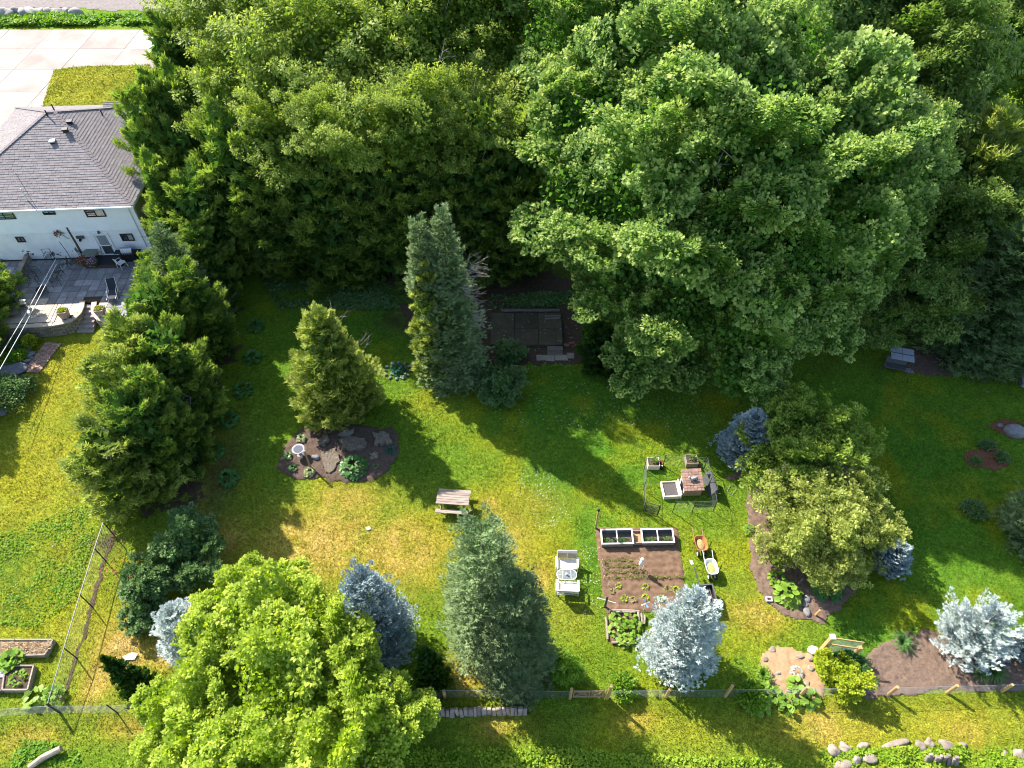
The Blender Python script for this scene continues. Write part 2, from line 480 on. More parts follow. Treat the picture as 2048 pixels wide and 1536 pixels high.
def strap_tuft(f, c, Rr, h, n=70, w=0.035, seg=3):
    """daylily / iris: arching strap leaves made of short pieces"""
    rng = f.rng
    az = rng.uniform(0, 2 * np.pi, n); rr = Rr * rng.uniform(0.5, 1.1, n); hh = h * rng.uniform(0.7, 1.15, n)
    hd = np.stack([np.cos(az), np.sin(az), np.zeros(n)], 1)
    side = np.stack([-np.sin(az), np.cos(az), np.zeros(n)], 1)
    rn = rng.uniform(0, 1, n)
    pt = lambda t: np.asarray(c, float) + hd * (0.05 + rr * t ** 1.3)[:, None] + np.array([0, 0, 1.0]) * (hh * (1.9 * t - 1.35 * t * t))[:, None] + 0
    for i in range(seg):
        a, b = pt(np.full(n, i / seg)), pt(np.full(n, (i + 1) / seg))
        d = b - a
        f.leaves(a - d * 0.12, d, unit(np.cross(d, side)), np.linalg.norm(d, axis=1) * 1.25, w * (1.1 - 0.2 * i), i / seg * 0.7, rn, fold=0.05)

def trunk_mesh(pts, radii, limbs, r0=0.12, n=7):
    mb = MB()
    mb.tube(pts, radii, 10)
    return mb

# ================================================================== THE SETTING
rng0 = np.random.default_rng(7)
PX = lambda pts, z=None: [tuple((G(x, y) if z is None else at(x, y, z))[:2]) for x, y in pts]

BEDS = {
 'garden': PX([(1190, 1056), (1354, 1054), (1376, 1224), (1211, 1228)]),
 'front': PX([(1728, 1318), (1760, 1288), (1850, 1256), (1960, 1292), (2070, 1312), (2110, 1384), (1900, 1380), (1795, 1390), (1722, 1398), (1705, 1350)]),
 'rock': PX([(552, 938), (570, 890), (604, 856), (690, 846), (790, 858), (800, 900), (780, 940), (742, 958), (690, 966), (640, 956), (590, 957)]),
 'cedar': PX([(1440, 960), (1490, 955), (1500, 1080), (1500, 1130), (1530, 1205), (1590, 1238), (1650, 1244), (1720, 1170), (1730, 1080), (1700, 920), (1560, 900)]),
 'circle': PX([(1926, 915), (1945, 898), (1985, 888), (2010, 905), (2018, 928), (1995, 940), (1945, 937)]),
 'boulder': PX([(1976, 852), (2005, 840), (2070, 848), (2070, 884), (2015, 876)]),
 'spruce': PX([(1760, 735), (1820, 690), (1960, 680), (2060, 680), (2080, 725), (1960, 748), (1850, 750)]),
 'hedge': PX([(330, 1040), (395, 1000), (420, 860), (455, 720), (470, 620), (440, 560), (380, 640), (320, 860), (270, 1020)]),
 'old': PX([(790, 610), (960, 600), (1200, 612), (1192, 700), (1160, 728), (1040, 732), (930, 720), (905, 670), (830, 660)]),
 'sandy': PX([(1522, 1302), (1555, 1290), (1590, 1305), (1640, 1300), (1652, 1330), (1640, 1400), (1560, 1400), (1530, 1360)]),
 'litter': PX([(700, 470), (800, 500), (980, 500), (1150, 560), (1130, 598), (960, 596), (830, 590), (720, 545)]),
}
HARD = [PX([(-40, 470), (310, 470), (310, 610), (240, 660), (60, 660), (-40, 660)], 1.0), PX([(985, 622), (1126, 624), (1132, 700), (1000, 700)])]

def blobs(x, y, lst):
    r = np.zeros(np.shape(x))
    for px, py, sx, sy, a in lst:
        g = G(px, py)
        r = np.maximum(r, a * np.exp(-((x - g[0]) / sx) ** 2 - ((y - g[1]) / sy) ** 2))
    return r

DRY = [(640, 1080, 4.2, 2.6, 1.0), (800, 1100, 3.2, 2.4, .95), (560, 1170, 2, 2, .8), (1010, 1085, 2.2, 3.0, .7), (1060, 1010, 1.8, 1.2, .5), (980, 1010, 1.2, 1.0, .7), (250, 1300, 1.8, 2.0, 1.3),
       (330, 1300, 1.6, 1.0, 1.3), (205, 1330, .8, 2.2, 1.1), (300, 1450, 3, .8, .7), (1080, 1150, 1.0, 1.5, .8), (1510, 1230, 2.0, 1.0, .8), (1640, 1455, 2.2, .9, .9), (1930, 1460, 1.3, .8, .7), (1000, 1450, 1.6, .8, .7),
       (690, 1000, 3, 1.5, .7), (1130, 1230, 2, 1.2, .35), (420, 950, 1.2, 4, .5), (460, 1080, 1.5, 2, .8), (940, 1350, 1.5, 1.0, 1.0), (1270, 1440, 1.2, .6, .7), (60, 1480, 1.6, .8, .8)]
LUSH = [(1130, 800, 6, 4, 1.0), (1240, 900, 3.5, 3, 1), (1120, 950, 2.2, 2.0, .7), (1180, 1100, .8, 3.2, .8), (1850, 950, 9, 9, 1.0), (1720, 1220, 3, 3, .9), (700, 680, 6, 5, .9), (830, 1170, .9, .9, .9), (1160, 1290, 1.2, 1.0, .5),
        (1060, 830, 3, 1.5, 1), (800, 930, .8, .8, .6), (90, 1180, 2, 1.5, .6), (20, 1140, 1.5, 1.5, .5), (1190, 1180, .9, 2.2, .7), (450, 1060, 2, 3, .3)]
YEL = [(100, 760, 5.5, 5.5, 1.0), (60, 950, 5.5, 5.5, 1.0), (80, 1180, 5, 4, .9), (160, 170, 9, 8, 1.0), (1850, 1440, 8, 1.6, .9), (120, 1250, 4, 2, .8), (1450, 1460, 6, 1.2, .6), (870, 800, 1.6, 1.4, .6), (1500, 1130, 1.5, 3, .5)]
SOIL = [(840, 640, 2.6, 1.4, .9), (440, 950, 1.4, 3.4, .6), (940, 560, 8, 3, .7), (1300, 560, 14, 6, .5), (210, 1085, .9, .5, .8), (345, 1440, .8, .4, .8)]

def grass_rgb(x, y):
    x = np.asarray(x, float); y = np.asarray(y, float)
    n1 = fbm(x * 0.45, y * 0.45, 1, 4); n2 = fbm(x * 1.7, y * 1.7, 21, 3); n3 = fbm(x * 5, y * 5, 41, 2)
    mix = lambda a, b, t: a * (1 - t)[..., None] + b * t[..., None]
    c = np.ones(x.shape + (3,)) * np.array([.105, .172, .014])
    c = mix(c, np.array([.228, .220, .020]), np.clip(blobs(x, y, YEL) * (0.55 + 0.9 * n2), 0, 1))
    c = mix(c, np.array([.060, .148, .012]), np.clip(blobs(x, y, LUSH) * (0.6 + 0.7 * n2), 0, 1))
    c = mix(c, np.array([.215, .218, .010]), np.clip((n1 - 0.53) * 2.2, 0, .65))
    d = blobs(x, y, DRY)
    c = mix(c, np.array([.290, .222, .030]), np.clip(d * 1.05 * (0.45 + 1.1 * n2), 0, 1))
    c = mix(c, np.array([.36, .25, .10]), np.clip((d - 0.45) * 1.2 * (n3 + n2 - 0.55), 0, .7))
    c = mix(c, np.array([.055, .045, .028]), np.clip(blobs(x, y, SOIL) * (0.5 + n2), 0, 1))
    return c * 1.15 * (0.78 + 0.44 * n3)[..., None]

def attr_color_mat(name, rough=0.9, trans=0.0, bump=0.0, fine=None):
    m, n, l, p = nt_new(name)
    a = n.new('ShaderNodeAttribute'); a.attribute_name = 'Col'
    out = a.outputs['Color']
    if fine:
        tc = n.new('ShaderNodeTexCoord')
        nz = n.new('ShaderNodeTexNoise'); nz.inputs['Scale'].default_value = fine; nz.inputs['Detail'].default_value = 4; nz.inputs['Roughness'].default_value = 0.7
        l.new(tc.outputs['Object'], nz.inputs['Vector'])
        mr = n.new('ShaderNodeMapRange'); mr.inputs[1].default_value = 0.3; mr.inputs[2].default_value = 0.7; mr.inputs[3].default_value = 0.45; mr.inputs[4].default_value = 1.45
        l.new(nz.outputs['Fac'], mr.inputs[0])
        n2 = n.new('ShaderNodeTexNoise'); n2.inputs['Scale'].default_value = fine * .34; n2.inputs['Detail'].default_value = 5; n2.inputs['Roughness'].default_value = 0.75
        l.new(tc.outputs['Object'], n2.inputs['Vector'])
        m2 = n.new('ShaderNodeMapRange'); m2.inputs[1].default_value = 0.3; m2.inputs[2].default_value = 0.7; m2.inputs[3].default_value = 0.5; m2.inputs[4].default_value = 1.5
        l.new(n2.outputs['Fac'], m2.inputs[0])
        mm = n.new('ShaderNodeMath'); mm.operation = 'MULTIPLY'; l.new(mr.outputs[0], mm.inputs[0]); l.new(m2.outputs[0], mm.inputs[1]); mr = mm
        hs = n.new('ShaderNodeHueSaturation'); l.new(mr.outputs[0], hs.inputs['Value']); l.new(out, hs.inputs['Color']); out = hs.outputs[0]
        b = n.new('ShaderNodeBump'); b.inputs['Strength'].default_value = 0.9; b.inputs['Distance'].default_value = bump or 0.05
        l.new(nz.outputs['Fac'], b.inputs['Height']); l.new(b.outputs[0], p.inputs['Normal'])
    l.new(out, p.inputs['Base Color'])
    p.inputs['Roughness'].default_value = rough; p.inputs['Specular IOR Level'].default_value = 0.04
    if trans:
        tr = n.new('ShaderNodeBsdfTranslucent'); l.new(out, tr.inputs[0])
        ms = n.new('ShaderNodeMixShader'); ms.inputs[0].default_value = trans
        l.new(p.outputs[0], ms.inputs[1]); l.new(tr.outputs[0], ms.inputs[2]); l.new(ms.outputs[0], n['Material Output'].inputs[0])
    return m

M = {}
M['lawn'] = attr_color_mat('lawn_turf', fine=16.0, bump=0.06)
M['blade'] = attr_color_mat('grass_blades', rough=0.6, trans=0.3)

xs = np.concatenate([np.linspace(-420, -60, 19), np.arange(-58, -37, 1.0), np.arange(-37, 37, 0.3), np.arange(37, 60, 1.0), np.linspace(62, 420, 19)])
ys = np.concatenate([np.linspace(-300, 2, 16), np.arange(4, 5.9, 0.5), np.arange(6, 42, 0.3), np.arange(42, 95, 1.0), np.linspace(97, 520, 22)])
gx, gy = np.meshgrid(xs, ys)
gz = hgt(gx, gy) + (fbm(gx * .3, gy * .3, 77, 3) - .5) * 0.10 - 0.02
gv = np.stack([gx, gy, gz], -1).reshape(-1, 3)
nxg, nyg = len(xs), len(ys)
ii = (np.arange(nyg - 1)[:, None] * nxg + np.arange(nxg - 1)[None, :]).reshape(-1)
gf = np.stack([ii, ii + 1, ii + nxg + 1, ii + nxg], 1)
me = bpy.data.meshes.new('lawn_ground')
me.from_pydata(gv.tolist(), [], gf.tolist())
ca = me.color_attributes.new('Col', 'FLOAT_COLOR', 'POINT')
ca.data.foreach_set('color', np.concatenate([grass_rgb(gx.reshape(-1), gy.reshape(-1)), np.ones((gx.size, 1))], 1).reshape(-1).astype(np.float32))
me.polygons.foreach_set('use_smooth', [True] * len(me.polygons))
tag(link_mesh('lawn_ground', me, M['lawn']), kind='structure')
gh = lambda x, y: float(hgt(x, y) + (fbm(np.array([x * .3]), np.array([y * .3]), 77, 3)[0] - .5) * 0.10 - 0.02)

# --- beds of soil and mulch: low mounds with crumbling edges
M['soil'] = mat('tilled_soil', (.195, .122, .078), (.125, .076, .048), 5, .95, .6, 26, rand=0, spec=.1, c3=(.25, .165, .11))
M['mulch'] = mat('bark_mulch', (.135, .092, .070), (.070, .050, .040), 10, .95, .7, 34, rand=0, spec=.1, c3=(.21, .14, .10))
M['mulch_red'] = mat('shredded_red_mulch', (.230, .105, .055), (.085, .040, .024), 16, .95, 1.0, 40, rand=0, spec=.1, c3=(.33, .18, .10))
M['mulch_pale'] = mat('dry_pale_mulch', (.205, .140, .102), (.115, .078, .058), 7, .95, .7, 30, rand=0, spec=.1, c3=(.27, .195, .145))
M['darksoil'] = mat('damp_leafy_soil', (.100, .068, .044), (.055, .040, .026), 6, .95, .6, 30, rand=0, spec=.1, c3=(.17, .105, .06))
M['sand'] = mat('sandy_soil', (.42, .27, .15), (.30, .19, .11), 6, .95, .7, 30, rand=0, spec=.1, c3=(.5, .40, .27))

def bed(name, poly, m, rise=0.05, cell=0.09, wob=0.18, rows=None):
    p = np.array(poly); lo, hi = p.min(0) - .3, p.max(0) + .3
    X = np.arange(lo[0], hi[0], cell); Y = np.arange(lo[1], hi[1], cell)
    cx, cy = np.meshgrid(X + cell / 2, Y + cell / 2)
    wx = (fbm(cx * 1.6, cy * 1.6, 5, 3) - .5) * 2 * wob; wy = (fbm(cx * 1.6 + 40, cy * 1.6, 9, 3) - .5) * 2 * wob
    ins = in_poly(cx + wx, cy + wy, poly)
    vx, vy = np.meshgrid(np.append(X, X[-1] + cell), np.append(Y, Y[-1] + cell))
    acc = np.zeros(vx.shape); pad = np.pad(ins.astype(float), 3)
    k = sum(pad[a:a + ins.shape[0] + 1, b:b + ins.shape[1] + 1] for a in range(6) for b in range(6)) / 36.0
    vz = hgt(vx, vy) + (fbm(vx * .3, vy * .3, 77, 3) - .5) * .10 - .02 + 0.012 + rise * np.clip(k * 2 - .6, 0, 1) + (fbm(vx * 5, vy * 5, 13, 4) - .5) * .11 * k
    if rows: vz = vz + rows(vx, vy) * k
    V = np.stack([vx, vy, vz], -1).reshape(-1, 3); w = vx.shape[1]
    a, b = np.nonzero(ins); q = a * w + b
    F = np.stack([q, q + 1, q + w + 1, q + w], 1)
    used, inv = np.unique(F.reshape(-1), return_inverse=True)
    me = bpy.data.meshes.new(name); me.from_pydata(V[used].tolist(), [], inv.reshape(-1, 4).tolist())
    me.polygons.foreach_set('use_smooth', [True] * len(me.polygons))
    return tag(link_mesh(name, me, m), kind='structure')

bed('garden_soil', BEDS['garden'], M['soil'], .05, .08, .07, rows=lambda x, y: .018 * np.sin(y * 15))
bed('mulch_bed', BEDS['front'], M['mulch_pale'], .06)
bed('mulch_bed', BEDS['rock'], M['mulch'], .08, wob=.35)
bed('mulch_bed', BEDS['cedar'], M['mulch_pale'], .06)
bed('mulch_bed', BEDS['circle'], M['mulch_red'], .07)
bed('mulch_bed', BEDS['boulder'], M['mulch_red'], .06)
bed('mulch_bed', BEDS['spruce'], M['mulch'], .05)
bed('soil_strip', BEDS['hedge'], M['darksoil'], .01, .10, 1.3)
bed('soil_patch', BEDS['old'], M['darksoil'], .03, .12, .45)
bed('leaf_litter', BEDS['litter'], M['darksoil'], .03, .14, .6)
bed('sandy_bed', BEDS['sandy'], M['sand'], .05)

# --- street side: concrete drive in slabs, front lawn, gravel garden
M['concrete'] = mat('pale_concrete', (.36, .315, .28), (.25, .20, .175), .3, .85, .15, 12, rand=.05, c3=(.40, .36, .33))
dv = MB(); dv.box((-52, 67, 2.86), (44, 25, .12)); drive = tag(dv.build('driveway', M['concrete']), kind='structure')
sl = MB(); sl.box((0, 0, 0), (4.56, 4.52, .10)); slab_me = None
for a in range(9):
    for b in range(5):
        if slab_me is None:
            o = sl.build('concrete_slab', M['concrete'], drive, bevel=.01); slab_me = o.data
        else:
            o = bpy.data.objects.new('concrete_slab', slab_me); C.objects.link(o); o.parent = drive
        o.location = (-69 + a * 4.58, 56.9 + b * 4.54, 2.972 + float(rng0.uniform(-.006, .006)))
fl = bed('front_lawn', PX([(108, 141), (150, 134), (300, 130), (320, 214), (84, 216)], 3.0), M['lawn'], .07, .12, .08)
vv = np.array([v.co[:] for v in fl.data.vertices]); fl_poly = PX([(108, 141), (150, 134), (300, 130), (320, 214), (84, 216)], 3.0)
for i, v in enumerate(fl.data.vertices): v.co.z = 3.05 + .02 * math.sin(v.co.x * 3)
ca = fl.data.color_attributes.new('Col', 'FLOAT_COLOR', 'POINT')
ca.data.foreach_set('color', np.concatenate([grass_rgb(vv[:, 0], vv[:, 1]) * 1.05, np.ones((len(vv), 1))], 1).reshape(-1).astype(np.float32))
M['gravel'] = mat('grey_pink_gravel', (.26, .22, .20), (.15, .13, .12), 5, .95, .8, 16, rand=0)
gr = bed('gravel_path', PX([(-80, -30), (330, -30), (330, 22), (225, 20), (140, 16), (60, 18), (-80, 18)], 3.0), M['gravel'], .05, .3, .5)

# --- concrete pad of the old shed, in sunken slabs
M['mossy'] = mat('mossy_concrete', (.085, .070, .046), (.045, .045, .020), 1.6, .9, .5, 14, rand=.25, c3=(.16, .135, .10))
pp = [at(988, 626, .3), at(1122, 626, .3), at(1128, 690, .3), at(1006, 694, .3)]
pad = MB(); x0, x1, y0, y1 = pp[0][0] - .2, pp[1][0], pp[2][1], pp[0][1]
pad.box(((x0 + x1) / 2, (y0 + y1) / 2, .10), (x1 - x0 - .06, y1 - y0 - .06, .30)); pad = tag(pad.build('old_shed_pad', M['mossy']), kind='structure')
for a in range(3):
    for b in range(2):
        w, d = (x1 - x0) / 3, (y1 - y0) / 2
        q = MB().box((0, 0, 0), (w - .03, d - .03, .09)).build('concrete_slab', M['mossy'], pad, bevel=.012)
        q.location = (x0 + (a + .5) * w, y0 + (b + .5) * d, .30 + float(rng0.uniform(-.012, .012)))
M['rotwood'] = mat('weathered_grey_wood', (.20, .17, .14), (.11, .095, .08), 3, .9, .5, 20, stretch=(1, 8, 8), rand=.2)
t = thing('timber_sleeper', 'dark weathered timber lying along the back edge of the mossy concrete pad', 'timber', ((x0 + x1) / 2 + .3, y1 + .25, .2))
MB().box((0, 0, .1), (4.2, .2, .22)).build('beam', M['rotwood'], t, bevel=.02)
tag(MB().box((0, 0, 0), (1.05, .14, .05), (0, 0, .04)).build('loose_board', M['rotwood'], loc=(x1 - .65, y1 - .62, .375)), 'pale loose board lying on the mossy pad', 'board', 'loose boards on the pad')
tag(MB().box((0, 0, 0), (1.1, .12, .05), (0, 0, -.03)).build('loose_board', M['rotwood'], loc=(x1 - .6, y1 - .38, .375)), 'second loose board on the mossy pad, nearer the sleeper', 'board', 'loose boards on the pad')
t = thing('pad_steps', 'two low wooden steps in front of the mossy concrete pad', 'steps', (x1 - .55, y0 - .2, 0))
MB().box((0, 0, .12), (1.05, .36, .24)).build('step', M['rotwood'], t, bevel=.015)
MB().box((0, -.36, .06), (1.05, .34, .12)).build('step', M['rotwood'], t, bevel=.015)
M['flag'] = mat('grey_flagstone', (.30, .26, .21), (.19, .17, .135), 3, .9, .5, 18, rand=.2)
for i, (px, py, w, lab) in enumerate([(1082, 716, .62, 'mossy stepping stone left of the pad steps'), (1100, 717, .62, 'pale sunlit stepping stone below the pad steps'), (1123, 716, .85, 'long stepping stone right of the pad steps'), (1141, 712, .5, 'small square stepping stone by the brick pieces')]):
    g = G(px, py)
    tag(MB().box((0, 0, 0), (w, .5, .07), (0, 0, float(rng0.uniform(-.1, .1)))).build('stepping_stone', M['flag'], bevel=.015, loc=(g[0], g[1], .035)), lab, 'stone', 'stepping stones by the old pad')
M['brick'] = mat('old_red_brick', (.24, .10, .07), (.15, .06, .045), 6, .9, .4, 30, rand=.2)
for i, (px, py, lab) in enumerate([(1133, 692, 'old brick lying nearest the pad corner'), (1143, 688, 'old brick lying askew beside the pad'), (1148, 694, 'old brick lying furthest right of the pad')]):
    g = G(px, py)
    tag(MB().box((0, 0, 0), (.4, .2, .1), (0, 0, .5 * i - .3)).build('brick', M['brick'], bevel=.01, loc=(g[0], g[1], .09)), lab, 'brick', 'bricks beside the old pad')

# --- grass blades over the lawns in view
def grass(name, n, area, seed, Lr=(.07, .16), wr=(.026, .055), excl=True, dens=None, colk=1.0, z0=None):
    rng = np.random.default_rng(seed)
    x = rng.uniform(area[0], area[1], n); y = rng.uniform(area[2], area[3], n)
    f = y * math.cos(PITCH) + 35 * math.sin(PITCH)
    px = 1024 + FPX * x / f; py = 768 - FPX * (y * math.sin(PITCH) - 35 * math.cos(PITCH)) / f
    k = (px > -60) & (px < 2110) & (py < 1600)
    if excl:
        for p in list(BEDS.values()) + HARD:
            wx = (fbm(x * 1.6, y * 1.6, 5, 3) - .5) * .2
            k &= ~in_poly(x + wx, y + wx, p)
    if dens is not None: k &= rng.uniform(0, 1, n) < dens(x, y)
    x, y = x[k], y[k]; n = len(x)
    z = hgt(x, y) + (fbm(x * .3, y * .3, 77, 3) - .5) * .10 - .025 if z0 is None else np.full(n, z0)
    az = rng.uniform(0, 2 * np.pi, n); lean = rng.uniform(.5, 1.35, n)
    D = np.stack([np.cos(az) * np.sin(lean), np.sin(az) * np.sin(lean), np.cos(lean)], 1)
    S = np.stack([-np.sin(az), np.cos(az), np.zeros(n)], 1)
    tall_ = 0.75 + 0.8 * np.clip(fbm(x * .8, y * .8, 31, 3) - .35, 0, 1) * 1.6
    L = rng.uniform(*Lr, n) * tall_; W = rng.uniform(*wr, n)
    P = np.stack([x, y, z], 1)
    V = np.stack([P - S * W[:, None] / 2, P + S * W[:, None] / 2, P + D * L[:, None]], 1).reshape(-1, 3)
    me = bpy.data.meshes.new(name)
    me.vertices.add(3 * n); me.vertices.foreach_set('co', V.reshape(-1).astype(np.float32))
    me.loops.add(3 * n); me.loops.foreach_set('vertex_index', np.arange(3 * n, dtype=np.int32))
    me.polygons.add(n); me.polygons.foreach_set('loop_start', np.arange(0, 3 * n, 3, dtype=np.int32))
    c = grass_rgb(x, y) * (colk * rng.uniform(.6, 1.5, n) * (.6 + .85 * fbm(x * 4.5, y * 4.5, 71, 2)))[:, None] * np.array([1.0, 1.04, .95])
    c = np.repeat(np.concatenate([c, np.ones((n, 1))], 1), 3, 0)
    ca = me.color_attributes.new('Col', 'FLOAT_COLOR', 'POINT'); ca.data.foreach_set('color', c.reshape(-1).astype(np.float32))
    me.update(calc_edges=True)
    return tag(link_mesh(name, me, M['blade']), 'short mown grass blades covering the back lawns', 'grass', kind='stuff')

grass('lawn_grass', 460000, (-34, 36, 6.5, 42), 3)
grass('front_lawn_grass', 26000, (-48, -28, 59, 71), 4, excl=False, dens=lambda x, y: in_poly(x, y, fl_poly) * 1.0, z0=3.06, Lr=(.12, .22), wr=(.05, .08))

# ================================================================== TREES AND LARGE PLANTS
M['bark'] = mat('grey_brown_bark', (.17, .135, .10), (.075, .06, .045), 6, .95, .8, 18, stretch=(1, 1, .3), rand=.1)
M['barkpale'] = mat('pale_grey_bark', (.34, .31, .27), (.20, .18, .155), 6, .95, .5, 18, stretch=(1, 1, .3), rand=.1)
M['twig'] = mat('bare_grey_twigs', (.34, .29, .25), (.21, .175, .15), 8, .95, .2, rand=.1)
L = {}
L['maple'] = leaf_mat('maple_leaves', [(.066, .155, .026), (.105, .220, .036), (.145, .275, .046)], (.480, .570, .170), 0.46, .42, .45, 1.0)
L['lime'] = leaf_mat('young_maple_leaves', [(.190, .300, .030), (.270, .385, .040), (.350, .450, .050)], (.570, .640, .120), 0.48, .45, .3, 1.0)
L['ash'] = leaf_mat('ash_leaves', [(.100, .170, .030), (.160, .245, .036), (.220, .310, .046)], (.450, .510, .110), 0.46, .45, .4, 1.0)
L['ash2'] = leaf_mat('elm_leaves', [(.070, .150, .030), (.110, .205, .036), (.160, .255, .044)], (.350, .430, .110), 0.46, .42, .5, 1.0)
L['cedar'] = leaf_mat('cedar_fronds', [(.064, .135, .026), (.100, .190, .034), (.150, .250, .044)], (.370, .450, .090), 0.4, .6, .15, 1.0)
L['cedarlit'] = leaf_mat('yellowish_cedar_fronds', [(.100, .160, .030), (.160, .225, .040), (.230, .290, .055)], (.500, .540, .150), 0.4, .6, .15, 1.0)
L['cedarmid'] = leaf_mat('green_cedar_fronds', [(.095, .155, .018), (.150, .220, .026), (.215, .285, .036)], (.480, .540, .100), .4, .6, .15, 1.0)
L['softgreen'] = leaf_mat('soft_green_sprays', [(.080, .160, .024), (.130, .225, .032), (.190, .290, .042)], (.460, .540, .110), .42, .6, .15, 1.0)
L['softgold'] = leaf_mat('soft_yellow_sprays', [(.130, .180, .030), (.200, .260, .044), (.290, .340, .066)], (.580, .600, .180), .42, .6, .15, 1.0)
L['cedardark'] = leaf_mat('dark_cedar_fronds', [(.016, .048, .012), (.028, .070, .014), (.040, .092, .018)], (.100, .180, .028), 0.3, .6, .15, 1.0, k=1.20)
L['spruce'] = leaf_mat('green_spruce_needles', [(.024, .052, .018), (.038, .074, .024), (.056, .098, .030)], (.240, .320, .130), 0.22, .55, .2, 1.0, k=2.04)
L['fir'] = leaf_mat('grey_green_fir_needles', [(.048, .088, .030), (.072, .120, .040), (.100, .155, .054)], (.320, .400, .190), 0.22, .55, .2, 1.0, k=1.68)
L['blue'] = leaf_mat('blue_spruce_needles', [(.050, .085, .085), (.090, .140, .150), (.135, .195, .210)], (.430, .520, .530), 0.15, .55, .2, 1.0, k=1.15)
L['silver'] = leaf_mat('silver_spruce_needles', [(.100, .140, .110), (.200, .255, .235), (.330, .400, .395)], (.700, .760, .730), 0.15, .55, .2, 1.0, k=1.16)
L['deep'] = leaf_mat('drooping_conifer_needles', [(.034, .080, .022), (.054, .112, .030), (.076, .145, .036)], (.200, .290, .110), 0.25, .55, .2, 1.0)
L['olive'] = leaf_mat('shaded_olive_needles', [(.030, .055, .022), (.048, .080, .030), (.070, .105, .040)], (.200, .250, .110), 0.2, .55, .2, 1.0, k=1.87)  # darker fir tone: shade on the lower skirt put into the colour
L['lilac'] = leaf_mat('dark_shrub_leaves', [(.022, .056, .016), (.038, .084, .022), (.058, .114, .030)], (.190, .260, .095), 0.3, .4, .5, 1.0, k=2.16)
L['shrub'] = leaf_mat('bright_shrub_leaves', [(.055, .140, .015), (.085, .185, .018), (.120, .225, .022)], (.270, .370, .045), 0.4, .45, .3, 1.0, k=1.56)
L['gold'] = leaf_mat('golden_shrub_leaves', [(.170, .250, .014), (.240, .320, .018), (.310, .370, .026)], (.430, .430, .040), .35, .45, .3, .8, k=1.15)
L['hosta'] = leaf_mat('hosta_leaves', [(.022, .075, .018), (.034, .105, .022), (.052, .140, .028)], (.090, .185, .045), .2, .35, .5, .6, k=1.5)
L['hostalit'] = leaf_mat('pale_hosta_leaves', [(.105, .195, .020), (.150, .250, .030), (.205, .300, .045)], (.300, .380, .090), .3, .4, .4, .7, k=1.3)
L['varieg'] = leaf_mat('variegated_leaves', [(.05, .12, .03), (.15, .22, .06), (.42, .46, .22)], (.48, .52, .28), .25, .45, .4, .4)
L['teal'] = leaf_mat('blue_green_leaves', [(.012, .075, .050), (.018, .100, .064), (.028, .125, .080)], (.045, .160, .100), .2, .4, .4, .6)
L['strap'] = leaf_mat('strap_leaves', [(.035, .095, .022), (.055, .130, .028), (.085, .170, .036)], (.130, .215, .060), .25, .4, .4, .6, k=1.5)
L['weed'] = leaf_mat('ground_cover_leaves', [(.110, .215, .014), (.165, .265, .018), (.230, .310, .026)], (.420, .470, .070), 0.4, .5, .25, 1.0, k=1.38)

def root_tree(name, label, cat, base, group=None):
    return thing(name, label, cat, base, 0, group)

def loc(root, pts): b = np.array(root.location); return [np.asarray(p, float) - b for p in pts]

def limbs(root, base, top, subs, m, r0, k=26, seed=0, name='branches', rtip=.025):
    """trunk up through the crown with limbs that arch out to the shoots"""
    rng = np.random.default_rng(seed)
    b = np.asarray(base, float); t = np.asarray(top, float)
    ts = np.linspace(0, 1, 7)
    tr = [b + (t - b) * s + np.array([rng.normal() * .12, rng.normal() * .12, 0]) * (0 if s in (0, 1) else 1) for s in ts]
    MB().tube(loc(root, tr), [r0 * (1 - .82 * s) for s in ts], 9).build('trunk', m, root, smooth=True)
    mb = MB()
    ix = rng.choice(len(subs), min(k, len(subs)), replace=False)
    for i in ix:
        e = np.asarray(subs[i], float)
        s = float(np.clip((e[2] - b[2]) / (t[2] - b[2] + .01) * .72 - .06, .10, .9))
        s0 = b + (t - b) * s
        md = (s0 + e) / 2 + np.array([0, 0, np.linalg.norm((e - s0)[:2]) * .10]) + rng.normal(size=3) * .2
        L_ = np.linalg.norm(e - s0); rr = r0 * (1 - .8 * s) * .42
        mb.tube(loc(root, [s0, (s0 + md) / 2 + rng.normal(size=3) * .1, md, (md + e) / 2 + rng.normal(size=3) * .15, e]), [rr, rr * .8, rr * .6, rr * .4, rtip], 5)
        for _ in range(2):
            s2 = md + (e - md) * rng.uniform(.1, .7); e2 = s2 + unit(e - s0) * L_ * .06 + rng.normal(size=3) * L_ * .09
            mb.tube(loc(root, [s2, (s2 + e2) / 2 + rng.normal(size=3) * .08, e2]), [rr * .4, rr * .3, .012], 4)
    mb.build(name, m, root, smooth=True)

def twigs(root, pts, dirs, m, n=3, Lr=(.5, 1.1), r=.018, seed=0, name='bare_twigs'):
    rng = np.random.default_rng(seed); mb = MB()
    for p, d in zip(pts, dirs):
        for _ in range(n):
            v = unit(np.asarray(d, float) + rng.normal(size=3) * .45) * rng.uniform(*Lr); q = p + rng.normal(size=3) * .12
            mb.tube(loc(root, [q, q + v * .5 + rng.normal(size=3) * .05, q + v]), [r, r * .7, r * .35], 4)
            for _ in range(3):
                a = q + v * rng.uniform(.3, .9); w = unit(v + rng.normal(size=3) * .6) * rng.uniform(.15, .45)
                mb.tube(loc(root, [a, a + w]), [r * .5, r * .2], 3)
    return tag(mb.build(name, m, root), kind='stuff')

